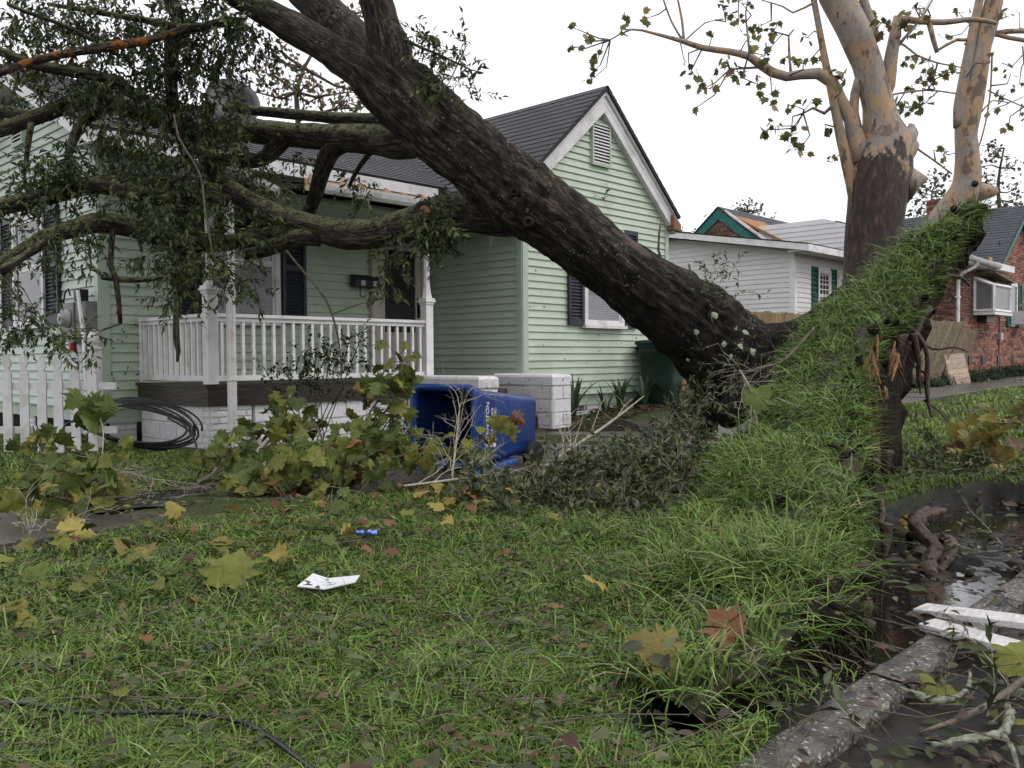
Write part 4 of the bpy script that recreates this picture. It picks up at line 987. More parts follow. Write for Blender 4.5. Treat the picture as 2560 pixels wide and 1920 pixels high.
# ---- fence panels blown over against the brick house
def panel(name, label, o, up, wd, n, mat, bn='board', th=0.02, pnm='collapsed_fence'):
    o, up, wd = Vector(o), Vector(up), Vector(wd); r = empty(pnm, o, label, 'fence'); nm = up.cross(wd).normalized()*th
    for i in range(n):
        a = o+wd*(i/n); b = o+wd*((i+0.96)/n); j = up*random.uniform(-0.012,0.012)
        MB().hexa([a-nm,b-nm,b+nm,a+nm,a+up+j-nm,b+up+j-nm,b+up+j+nm,a+up+j+nm]).build(bn, mat, r)
    return r
p = at(2240,962,19.0); t_ = at(2312,800,19.8); q = at(2335,972,18.6)
panel('fp', 'weathered board fence panel blown askew against the brick house', p, t_-p, (q-p)*1.05, 9, M['fenceold'])
p2 = at(2345,962,19.1); t2 = at(2405,818,19.9); q2 = at(2392,955,19.6)
panel('fp', 'narrow darker fence panel leaning right behind the blown panel', p2, t2-p2, (at(2443,827,20.3)-t2), 5, M['fenceold'])
p3, q3, t3 = at(2379,977,18.4), at(2429,971,18.6), at(2360,888,19.0)
panel('fp', 'small pale panel of six planks propped on the sidewalk edge', p3, q3-p3, t3-p3, 7, M['plank'], 'plank', 0.02, 'plank_panel')

# ================================================================== SMALL THINGS AT THE HOUSE
# picket fence at the left
pf = empty('picket_fence', (-0.9,0.55,0), 'short white picket fence by the left corner of the green house', 'picket fence')
A, B = Vector((-0.88,0.54,0)), Vector((-2.35,2.35,0)); dr_ = (B-A).normalized(); nn = Vector((dr_.y,-dr_.x,0))
if nn.dot(CAM-A) < 0: nn = -nn
prof = [(0.0,0.0),(0.094,0.0),(0.094,0.80),(0.074,0.825),(0.07,0.84),(0.092,0.87),(0.09,0.92),(0.066,0.965),(0.047,0.985),(0.028,0.965),(0.004,0.92),(0.002,0.87),(0.024,0.84),(0.02,0.825),(0.0,0.80)]
for i in range(11):
    c = A+dr_*(0.02+i*0.178); mb = MB(); k = len(prof); dz = random.uniform(-.012,.012)+0.02*math.sin(i*1.9); tl = random.uniform(-.01,.01)
    vs = [c+dr_*(a+tl*z)+Vector((0,0,z+dz)) for a,z in prof]+[c+dr_*(a+tl*z)+Vector((0,0,z+dz))+nn*0.02 for a,z in prof]
    fs = [tuple(range(k)),tuple(range(2*k-1,k-1,-1))]+[(q,k+q,k+(q+1)%k,(q+1)%k) for q in range(k)]
    mb.add(vs, fs); mb.build('picket', M['white'], pf)
for z in (0.22,0.66):
    mb = MB(); mb.obox(A.lerp(B,0.47)-nn*0.025+Vector((0,0,z)), dr_*1.25, nn*0.02, Vector((0,0,0.035))); mb.build('rail', M['white'], pf)
fp = empty('fence_post', (-0.72,1.12,0), 'white fence post with a carved pointed top beside the meter', 'post')
c = (-0.72,1.05,0); mb = MB(); mb.box(c[0]-0.05,c[0]+0.05,c[1]-0.05,c[1]+0.05,-0.05,1.02); mb.build('shaft', M['white'], fp)
mb = MB(); mb.lathe([(0.066,1.021),(0.07,1.05),(0.05,1.065),(0.05,1.075),(0.074,1.10),(0.072,1.15),(0.05,1.20),(0.02,1.235),(0.004,1.245)], c, 14); mb.build('finial', M['white'], fp, True)
# electric meter
me_ = empty('electric_meter', (-0.45,2.0,1.2), 'grey electric meter box hanging askew on the left wall', 'meter')
WLm = Wall('x', -0.41)
mb = MB(); WLm.box(mb, 2.02,2.42,1.13,1.58,0.0,0.16); mb.build('box', M['meter'], me_)
mb = MB(); WLm.box(mb, 1.72,2.01,1.18,1.58,0.0,0.14); mb.build('side_box', M['meter'], me_)
mb = MB(); mb.lathe([(0.105,0.0),(0.105,0.03),(0.09,0.035),(0.088,0.075),(0.07,0.09),(0.01,0.092)], (-0.572,2.16,1.40), 24, (-1,0,0)); mb.build('meter_dial', M['metal'], me_, True)
mb = MB(); mb.lathe([(0.07,0.0),(0.07,0.006),(0.01,0.008)], (-0.664,2.16,1.40), 24, (-1,0,0)); mb.build('dial_face', M['metal'], me_)
MB().box(-0.60,-0.56,2.04,2.09,1.02,1.12).build('seal_tag', M['red'], me_)
mb = MB(); mb.box(-0.60,-0.46,1.86,1.92,1.58,1.72); mb.build('conduit_stub', M['black'], me_)
MB().tube([(-0.6,1.80,1.70),(-0.6,1.66,1.2),(-0.63,1.55,0.9),(-0.68,1.40,0.2)], 0.022, 8).build('loose_conduit', M['white'], me_)
for k, (y, dx) in enumerate(((2.16,0.0),(2.13,0.03),(2.10,-0.02),(2.18,0.02))):
    MB().tube([(-0.52,y,1.13),(-0.50+dx,y+0.03,0.9),(-0.52,y-0.03,0.65),(-0.50-dx,y+0.02,0.3),(-0.48,y,0.0)], 0.011, 6).build('service_cable', M['cable'], me_)
MB().tube([(-0.5,2.42,1.45),(-0.55,2.36,1.6),(-0.57,2.25,1.70),(-0.56,2.18,1.74),(-0.55,2.15,1.66)], 0.01, 6).build('loop_cable', M['cable'], me_)
# black cable coil on the ground
coil = empty('cable_coil', (-0.55,0.1,0), 'coil of black service cable slumped before the foundation', 'cable')
cc = at(330,1095,8.45)
for k in range(7):
    pts = []; rx, ry = 0.50+0.03*math.sin(k*2.1), 0.26+0.02*k; ox = 0.02*k
    for i in range(33):
        a = 2*math.pi*i/32*(1.0 if k < 6 else 0.8)
        u, w = rx*math.cos(a), ry*math.sin(a)*0.75
        p = cc + RT*(u+ox+0.02*math.sin(3*a+k)) + Vector((0,0,0.13 + w*0.85 - 0.14*u)) + FW*(0.06*math.cos(a)+0.015*k)
        p.z = max(p.z, 0.03); pts.append(p)
    MB().tube(pts, 0.011, 6).build('loop', M['cable'], coil, True)
pts = [at(420,1045,8.4), at(470,1075,8.35), at(490,1110,8.3), at(492,1140,8.2)]
MB().tube(smooth_line(pts,[.011]*4,0.05)[0], 0.011, 6).build('loose_end', M['cable'], coil, True)
MB().tube(smooth_line([at(195,1050,8.3),at(165,1060,8.25),at(155,1090,8.2),at(185,1120,8.15),at(230,1150,8.0)],[.011]*5,0.05)[0], 0.011, 6).build('loose_end', M['cable'], coil, True)
lawn_cable = MB(); pts = [(-4.2,-5.55),(-3.75,-6.02),(-3.62,-6.28),(-3.46,-6.45),(-3.38,-6.62),(-3.40,-6.85),(-3.46,-7.2)]
pts3, _ = smooth_line([gp(x,y,0.045) for x,y in pts],[.006]*7,0.06)
tag(lawn_cable.tube(pts3,0.0065,7).build('ground_cable', M['cable'], None, True), 'thin black cable lying in the grass in the foreground', 'cable')

# ---- wheeled bins
def bin_shape(mb, W, Dp, H, mi=0):
    """tapering body, bottom ring narrower; open top; local z up, front is -y"""
    pass
def rring(w, d, r, z, n=5):
    out = []
    for (cx, cy, a0) in ((w-r,d-r,0),(-(w-r),d-r,90),(-(w-r),-(d-r),180),(w-r,-(d-r),270)):
        for k in range(n):
            a = math.radians(a0+90*k/(n-1)); out.append((cx+r*math.cos(a), cy+r*math.sin(a), z))
    return out
def loft(mb, rings, xf, cap0=True, cap1=False, mi=0):
    n = len(rings[0]); vs = [xf @ Vector(p) for r in rings for p in r]
    fs = [(i*n+k, i*n+(k+1)%n, (i+1)*n+(k+1)%n, (i+1)*n+k) for i in range(len(rings)-1) for k in range(n)]
    if cap0: fs.append(tuple(range(n-1,-1,-1)))
    if cap1: fs.append(tuple((len(rings)-1)*n+k for k in range(n)))
    mb.add(vs, fs, mi)
def wheeled_bin(name, label, xf, body_m, in_m, loc, texts, tip=False):
    b = empty(name, loc, label, 'bin')
    W0, D0, W1, D1, H = 0.235, 0.24, 0.30, 0.295, 1.0
    mb = MB(); loft(mb, [rring(W0-.02,D0-.02,0.05,0.0), rring(W0,D0,0.06,0.03), rring(lerp(W0,W1,.5),lerp(D0,D1,.5),0.06,0.5), rring(lerp(W0,W1,.86),lerp(D0,D1,.86),0.06,0.86), rring(lerp(W0,W1,.87)+.012,lerp(D0,D1,.87)+.012,0.065,0.87), rring(W1,D1,0.07,H-0.03)], xf, True)
    mb.build('body', body_m, b, True)
    mb = MB(); loft(mb, [rring(W1,D1,0.07,H-0.03), rring(W1+.03,D1+.03,0.08,H-0.032), rring(W1+.035,D1+.035,0.08,H-0.01), rring(W1+.03,D1+.03,0.08,H+0.012), rring(W1-.012,D1-.012,0.065,H+0.014), rring(W1-.02,D1-.02,0.06,H-0.02)], xf, False); mb.build('rim', body_m, b, True)
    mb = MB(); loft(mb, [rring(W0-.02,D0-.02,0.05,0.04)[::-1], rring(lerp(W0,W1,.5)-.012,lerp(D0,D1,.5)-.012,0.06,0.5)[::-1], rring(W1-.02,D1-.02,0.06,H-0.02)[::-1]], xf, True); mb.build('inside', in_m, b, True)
    for sx in (-1,1):
        c = xf @ Vector((sx*(W0+0.03), D0+0.02, 0.10)); ax = (xf.to_3x3() @ Vector((sx,0,0)))
        mb = MB(); mb.lathe([(0.04,-0.035),(0.115,-0.035),(0.125,-0.02),(0.125,0.02),(0.115,0.035),(0.04,0.035)], c, 22, ax); w_ = mb.build('wheel', M['rubber'], b, True)
        mb = MB(); mb.lathe([(0.005,-0.03),(0.07,-0.03),(0.07,0.037),(0.005,0.037)], c, 18, ax); mb.build('hub', M['black'], w_)
    mb = MB(); mb.tube([xf @ Vector((-W0-.06,D0+.02,.10)), xf @ Vector((W0+.06,D0+.02,.10))], 0.012, 8); mb.build('axle', M['metal'], b)
    mb = MB(); pts = [(-0.22,D1+.02,H-.05),(-0.21,D1+.09,H-.03),(0,D1+.10,H-.03),(0.21,D1+.09,H-.03),(0.22,D1+.02,H-.05)]
    mb.tube([xf @ Vector(p) for p in pts], 0.016, 8); mb.build('handle', body_m, b, True)
    for nm, me2, L in texts:
        o = link(nm, me2, b); o.matrix_basis = xf @ L
    return b, (W0,D0,W1,D1,H)
def lid_mesh(mb, xf, W, D, mi=0):
    loft(mb, [rring(W,D,0.07,0.0), rring(W+.005,D+.005,0.075,0.03), rring(W-.01,D-.01,0.07,0.055), rring(W-.10,D-.10,0.05,0.075)], xf, True, True)
# the blue bin lies on its back, mouth to the left
axis = _c2w(-0.57,-0.82,0.0).normalized()           # from base to mouth
axis = Vector((axis.x, axis.y, 0.0))
side = Vector((0,0,1))                               # bin front points up
bx = (-axis).cross(side)
zax = axis; yax = -side                              # bin back (+y) faces the ground
xax = yax.cross(zax)
mouth = at(1112,1072,6.95)
base = mouth - zax*0.97; base.z = 0.335
R3 = Matrix((xax, yax, zax)).transposed().to_4x4()
tiltm = Matrix.Rotation(math.radians(2.5), 4, xax)
XF = Matrix.Translation(base) @ tiltm @ R3
W0,D0,W1,D1,H = 0.235,0.24,0.30,0.295,1.0
def side_text(s, size, hz, yoff, sp=1.0):
    # on the side that faces the viewer, reading along the rim (bottom to top in the photo)
    return s, size, hz, yoff, sp
sgn = 1 if (XF.to_3x3() @ Vector((1,0,0))).dot(CAM-base) > 0 else -1
texts = []
def place_side(s, size, h, y, sp=1.0, bold=False, flip=False):
    k = h/H; off = lerp(W0,W1,k)+0.004+(0.012 if k > 0.865 else 0)
    ang = math.atan2(W1-W0, H)
    n = Vector((sgn*math.cos(ang),0,-math.sin(ang))); t = Vector((0,-1,0)); u_ = n.cross(t)   # text runs towards the bin's front (up in the photo)
    Rm = Matrix((t,u_,n)).transposed().to_4x4()
    return Matrix.Translation(Vector((sgn*off,y,h))) @ Rm
for s, size, h, y, sp in (('WILMINGTON',0.062,0.80,0.0,0.95),('910.341.7878',0.034,0.735,-0.055,1.0),('wilmingtonnc.gov',0.025,0.705,-0.055,1.0),('RECYCLABLES ONLY',0.021,0.68,-0.055,1.0)):
    texts.append(('lettering', text_mesh(s, size, M['digit'], sp, 0.001), place_side(s,size,h,y)))
fl = MB()
for k in range(4):
    a = math.pi/4+k*math.pi/2; fl.lathe([(0.002,0),(0.024,0.0),(0.024,0.002),(0.002,0.002)], (0.03*math.cos(a),0.03*math.sin(a),0), 10)
texts.append(('emblem', fl.mesh('emblem', M['digit']), place_side('',0,0.715,0.12)))
arc = MB()
for k in range(24):
    a0, a1 = math.pi*(0.12+0.76*k/24), math.pi*(0.12+0.76*(k+1)/24); r0, r1 = 0.17, 0.175
    f_ = lambda r,a: (r*math.cos(a), r*math.sin(a)*0.32, 0.0)
    arc.add([f_(r0,a0),f_(r1,a0),f_(r1,a1),f_(r0,a1)], [(0,1,2,3)])
texts.append(('emblem_arc', arc.mesh('emblem_arc', M['digit']), place_side('',0,0.80,0.0)))
M['stamp'] = M['digit']
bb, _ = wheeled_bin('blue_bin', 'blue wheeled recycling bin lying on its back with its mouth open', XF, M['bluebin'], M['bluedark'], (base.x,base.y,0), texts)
# its lid is flung open underneath / behind
LX = XF @ Matrix.Translation(Vector((0,D1+0.07,H-0.02))) @ Matrix.Rotation(math.radians(-100),4,'X') @ Matrix.Translation(Vector((0,D1-0.02,0)))
mb = MB(); lid_mesh(mb, LX, W1+0.03, D1+0.03); mb.build('lid', M['bluebin'], bb, True)
# green bin upright against the gable wall
GXF = Matrix.Translation(Vector((7.35,-0.60,gz(7.35,-0.60)-0.02))) @ Matrix.Rotation(math.radians(14),4,'Z')
gt = []
for s, h in (('CITY',0.80),('OF',0.72),('WILMINGTON',0.64)):
    k = h/H; n = Vector((0,-1,-0.08)).normalized(); t = Vector((1,0,0)); u_ = n.cross(t)
    gt.append(('lettering', text_mesh(s,0.062 if s != 'WILMINGTON' else 0.05,M['digit'],1.0,0.001), Matrix.Translation(Vector((0,-lerp(D0,D1,k)-0.006,h))) @ Matrix((t,u_,n)).transposed().to_4x4()))
gb, _ = wheeled_bin('green_bin', 'dark green upright refuse bin at the right corner of the green house', GXF, M['greenbin'], M['greenbin'], (7.35,-0.60,0), gt)
mb = MB(); lid_mesh(mb, GXF @ Matrix.Translation(Vector((0,0,H+0.015))), W1+0.045, D1+0.05); mb.build('lid', M['greenbin'], gb, True)

# ================================================================== LEAVES, TWIGS, GRASS: generators
LEAF_T = np.array([[0,0,0],[0.5,0.42,0.10],[-0.5,0.42,0.10],[0,0.5,0.0],[0,1,-0.08]]); LEAF_F = [(0,1,3),(0,3,2),(3,1,4),(3,4,2)]
LEAF8_T = np.array([[0,0,0],[0.30,0.16,0.05],[0.5,0.42,0.09],[0.36,0.74,0.05],[0,1,-0.06],[-0.36,0.74,0.05],[-0.5,0.42,0.09],[-0.30,0.16,0.05],[0,0.5,0]]); LEAF8_F = [(8,i,(i+1)%8) for i in range(8)]
def leaf_arrays(pos, d, n, L, W, tmpl=LEAF_T):
    pos, d, n = map(np.asarray, (pos, d, n)); d = d/np.linalg.norm(d,axis=1,keepdims=True)
    s = np.cross(d, n); s /= np.maximum(np.linalg.norm(s,axis=1,keepdims=True),1e-6); n2 = np.cross(s, d)
    t = tmpl[None]; L = np.asarray(L)[:,None,None]; W = np.asarray(W)[:,None,None]
    return pos[:,None,:] + s[:,None,:]*(t[:,:,0:1]*W) + d[:,None,:]*(t[:,:,1:2]*L) + n2[:,None,:]*(t[:,:,2:3]*L)
def rdir():
    v = Vector((random.gauss(0,1),random.gauss(0,1),random.gauss(0,1))); return v.normalized()
OAKC = np.array([[0.042,0.062,0.022],[0.058,0.084,0.028],[0.078,0.104,0.036],[0.092,0.115,0.05],[0.115,0.13,0.042],[0.066,0.08,0.038]])
class Foliage:
    def __init__(s): s.p=[]; s.d=[]; s.n=[]; s.L=[]; s.W=[]; s.c=[]; s.tw=MB()
    def leaf(s, p, d, n, L, W, c): s.p.append(tuple(p)); s.d.append(tuple(d)); s.n.append(tuple(n)); s.L.append(L); s.W.append(W); s.c.append(c)
    def twig(s, p, d, length, nl, L0=0.05, W0=0.018, droop=0.35, pal=OAKC, r=0.0022):
        p = Vector(p); d = Vector(d).normalized(); pts=[p.copy()]
        for k in range(3):
            d = (d+rdir()*0.30+Vector((0,0,-droop*0.3))).normalized(); p = p+d*(length/3); pts.append(p.copy())
        s.tw.tube(pts, [r,r*0.8,r*0.6,r*0.3], 3, cap=False)
        base = pal[random.randrange(len(pal))]
        for k in range(nl):
            t = (k+0.6)/nl*3; i = min(2,int(t)); q = pts[i].lerp(pts[i+1], t-i); ax = (pts[i+1]-pts[i]).normalized()
            ld = (ax*0.7+rdir()*0.75+Vector((0,0,-0.15))).normalized()
            nn = (Vector((0,0,1))+rdir()*0.8).normalized()
            sc = random.uniform(0.7,1.25)
            s.leaf(q, ld, nn, L0*sc, W0*sc*random.uniform(0.85,1.2), np.clip(base*random.uniform(0.75,1.3)+np.random.uniform(-0.006,0.006,3),0.004,1))
    def cluster(s, c, r, n, droop=0.35, length=0.24, nl=12, flat=1.0, **k):
        c = Vector(c)
        for i in range(n):
            o = rdir()*r*random.random()**0.45; o.z *= flat
            s.twig(c+o*0.75, o.normalized()*0.7+rdir()*0.6+Vector((0,0,-droop)), length*random.uniform(0.6,1.25), nl, droop=droop, **k)
    def build(s, name, leafm, twm, parent):
        me = np_mesh(name, leaf_arrays(s.p,s.d,s.n,s.L,s.W), LEAF_F, leafm, np.array(s.c))
        o = tag(link(name, me, parent), kind='stuff')
        t = tag(s.tw.build('twigs', twm, parent, True), kind='stuff')
        return o

def syc_outline(rn):
    half = [(0.0,0.0),(0.14,-0.10),(0.26,-0.08),(0.44,-0.03),(0.36,0.07),(0.50,0.13),(0.62,0.26),(0.47,0.29),(0.40,0.36),(0.50,0.46),(0.63,0.60),(0.46,0.57),(0.33,0.55),(0.27,0.62),(0.26,0.74),(0.15,0.80),(0.07,0.90),(0.0,1.0)]
    o = [(x*rn.uniform(0.9,1.1), y+rn.uniform(-.02,.02)) for x,y in half]; o[0] = (0,0); o[-1] = (0,1.0)
    m_ = [(-x*rn.uniform(0.9,1.1), y+rn.uniform(-.02,.02)) for x,y in half[1:-1]][::-1]
    return o+m_
def syc_leaf_mesh(mat, seed, curl=0.25):
    rn = random.Random(seed); ol = syc_outline(rn); a, b, c = rn.uniform(-1,1)*curl, rn.uniform(0.2,1)*curl, rn.uniform(-1,1)*curl
    ph = rn.uniform(0,6)
    def zf(x,y): return a*x*x*1.5 - b*(y-0.4)**2 + c*abs(x)*0.9 + 0.05*math.sin(7*x+ph)+0.04*math.sin(9*y+ph)
    ctr = (0.0,0.36); vs = [(ctr[0],ctr[1],zf(*ctr))]
    inner = [(lerp(ctr[0],x,0.55),lerp(ctr[1],y,0.55)) for x,y in ol]
    vs += [(x,y,zf(x,y)+0.012*(1 if i%2 else -1)) for i,(x,y) in enumerate(inner)] + [(x,y,zf(x,y)) for x,y in ol]
    n = len(ol); fs = [(0,1+i,1+(i+1)%n) for i in range(n)]+[(1+i,1+n+i,1+n+(i+1)%n,1+(i+1)%n) for i in range(n)]
    mb = MB(); mb.add(vs, fs)
    mb.tube([(0,0,zf(0,0)),(0.01,-0.16,zf(0,0)-0.05),(-0.02,-0.34,zf(0,0)-0.04)], [0.014,0.011,0.013], 4)
    return mb.mesh('leaf', mat, True)
LEAVES = {k: [syc_leaf_mesh(M['l'+k], 100*i+j, 0.3+0.12*j) for j in range(4)] for i, k in enumerate(('yellow','olive','green','brown'))}
def syc_leaf(kind, loc, size, normal, parent=None, name='leaf', spin=None):
    me = random.choice(LEAVES[kind]); n = Vector(normal).normalized()
    q = Vector((0,0,1)).rotation_difference(n) @ Matrix.Rotation(random.uniform(0,6.28) if spin is None else spin, 3, 'Z').to_quaternion()
    o = bpy.data.objects.new(name, me); COL.objects.link(o); o.rotation_mode = 'QUATERNION'; o.rotation_quaternion = q; o.location = loc; o.scale = (size,)*3
    return par(o, parent)

SYC_T = np.array([[0,0,0],[0.42,0.0,0.03],[0.3,0.12,0.02],[0.6,0.3,0.06],[0.38,0.36,0.03],[0.55,0.6,0.06],[0.26,0.6,0.02],[0,1.0,-0.06],[-0.26,0.6,0.02],[-0.55,0.6,0.06],[-0.38,0.36,0.03],[-0.6,0.3,0.06],[-0.3,0.12,0.02],[-0.42,0.0,0.03],[0,0.36,0.0]])
SYC_F = [(14,i,(i+1)%14) for i in range(14)]

def blades(name, P, N, h, w, pal, mat, bend=(0.3,1.1), parent=None, flat=0.0, kind='stuff', clump=1, spread=0.02):
    rng = RNG; n0 = len(P); rep = lambda q: np.repeat(q, clump, 0) if isinstance(q, np.ndarray) else q
    a0 = rng.uniform(0,2*np.pi,n0); c0 = rng.uniform(0.72,1.25,n0); k0 = rng.integers(0,len(pal),n0); l0 = rng.uniform(0.65,1.3,n0)
    P = rep(P); N = rep(N) if N is not None else None; h = rep(h); w = rep(w); n = len(P)
    if clump > 1: P = P + rng.normal(0,spread,(n,3))*np.array([1,1,0.15])
    a = np.repeat(a0,clump)+rng.normal(0,1.0 if clump > 1 else 0.0,n); t = np.stack([np.cos(a),np.sin(a),np.zeros(n)],1)
    if N is None: N = np.tile(np.array([0,0,1.0]),(n,1))
    N = N + rng.normal(0,0.22,(n,3)); N /= np.linalg.norm(N,axis=1,keepdims=True)
    t = t - N*np.sum(t*N,1,keepdims=True); t /= np.maximum(np.linalg.norm(t,axis=1,keepdims=True),1e-6)
    s = np.cross(N,t); h = h*rng.uniform(0.5,1.2,n)*np.repeat(l0,clump); b = rng.uniform(bend[0],bend[1],n)
    w = w*rng.uniform(0.6,1.2,n); V = np.zeros((n,7,3))
    for k,(q,ww) in enumerate(((0,1.0),(0.38,0.95),(0.74,0.62))):
        c = P + N*(h*(q-0.42*np.minimum(b,1.3)*q*q))[:,None] + t*(h*b*q*q*0.85)[:,None]
        V[:,2*k] = c - s*(w*ww*0.5)[:,None]; V[:,2*k+1] = c + s*(w*ww*0.5)[:,None]
    V[:,6] = P + N*(h*(1-0.42*np.minimum(b,1.3)-0.10*b))[:,None] + t*(h*b*0.95)[:,None]
    pal = np.asarray(pal); c = pal[np.where(rng.random(n)<0.65,np.repeat(k0,clump),rng.integers(0,len(pal),n))]*rng.uniform(0.75,1.25,(n,1))*np.repeat(c0,clump)[:,None]
    cols = np.repeat(c[:,None,:],7,1)
    F = [(0,1,3),(0,3,2),(2,3,5),(2,5,4),(4,5,6)]
    me = np_mesh(name, V, F, mat, cols, True)
    return tag(link(name, me, parent), kind=kind)
GRASS = [[0.0661, 0.124, 0.0192], [0.0855, 0.1551, 0.0244], [0.1128, 0.1822, 0.033], [0.14, 0.2055, 0.0453], [0.0778, 0.1202, 0.0278], [0.1866, 0.2249, 0.074], [0.0545, 0.0968, 0.0174], [0.21, 0.186, 0.087], [0.0933, 0.1434, 0.0365], [0.1205, 0.1938, 0.033]]
GRASS_LUSH = [[0.0895, 0.1589, 0.0306], [0.1088, 0.186, 0.0365], [0.1322, 0.2093, 0.0479], [0.1555, 0.2249, 0.0652], [0.0895, 0.1356, 0.0392], [0.1944, 0.2249, 0.0958]]

# ================================================================== THE FALLEN OAK
oak = empty('fallen_oak', at(1930,900,8.0), 'huge uprooted oak leaning across the yard onto the green house', 'tree')
oak.location.z = 0.0
def limb(pts, parent, mat, name='limb', seg=14, step=0.10, amp=1.0, minseg=6):
    P = [at(x,y,d) for x,y,d,w in pts]; R = [max(0.002, w*d/FPX/2*(0.93 if w > 120 else 1.0)) for x,y,d,w in pts]
    P, R = smooth_line(P, R, step)
    def disp(c, d, a, L, r):
        if r < 0.015: return 0.0
        fis = 0.0
        if r > 0.12:
            n1 = mnoise.noise(Vector((math.cos(a)*r*16, math.sin(a)*r*16, L*1.3)))+0.5*mnoise.noise(Vector((math.cos(a)*r*34+5, math.sin(a)*r*34, L*3.0)))
            fis = 0.11*(0.35-min(1.0,abs(n1)*1.9))*-1.0
        q = c+d*r
        v = 0.10*mnoise.noise(q*2.2)+0.07*mnoise.noise(q*6.0)
        ridge = abs(mnoise.noise(Vector((math.cos(a)*r*9+3, math.sin(a)*r*9, L*1.1))))
        return amp*(v*0.8 + fis + 0.10*(0.5-ridge) * min(1.0, r/0.12) + 0.05*mnoise.noise(q*17))
    mb = MB(); mb.tube(P, R, seg, disp); return mb.build(name, mat, parent, True), P, R
TR = [(2010,935,8.1,120),(1910,922,8.0,185),(1815,880,7.92,225),(1715,795,7.85,212),(1620,730,7.75,182),(1516,648,7.65,166),(1400,562,7.57,168),(1300,486,7.5,192),(1188,392,7.4,172),(1065,292,7.3,172),(985,215,7.25,176),(930,160,7.25,160)]
trunk, TP, TRAD = limb(TR, oak, M['oakbark'], 'trunk', 84, 0.04, 1.0)
_wa = trunk.data.attributes.new('wet','FLOAT','POINT'); _wa.data.foreach_set('value',[1-sstep(0.9,2.6,v.co.z+0.35*mnoise.noise(v.co*1.5)) for v in trunk.data.vertices])
tag(trunk, 'thick dark leaning trunk with furrowed bark and lichen dots')
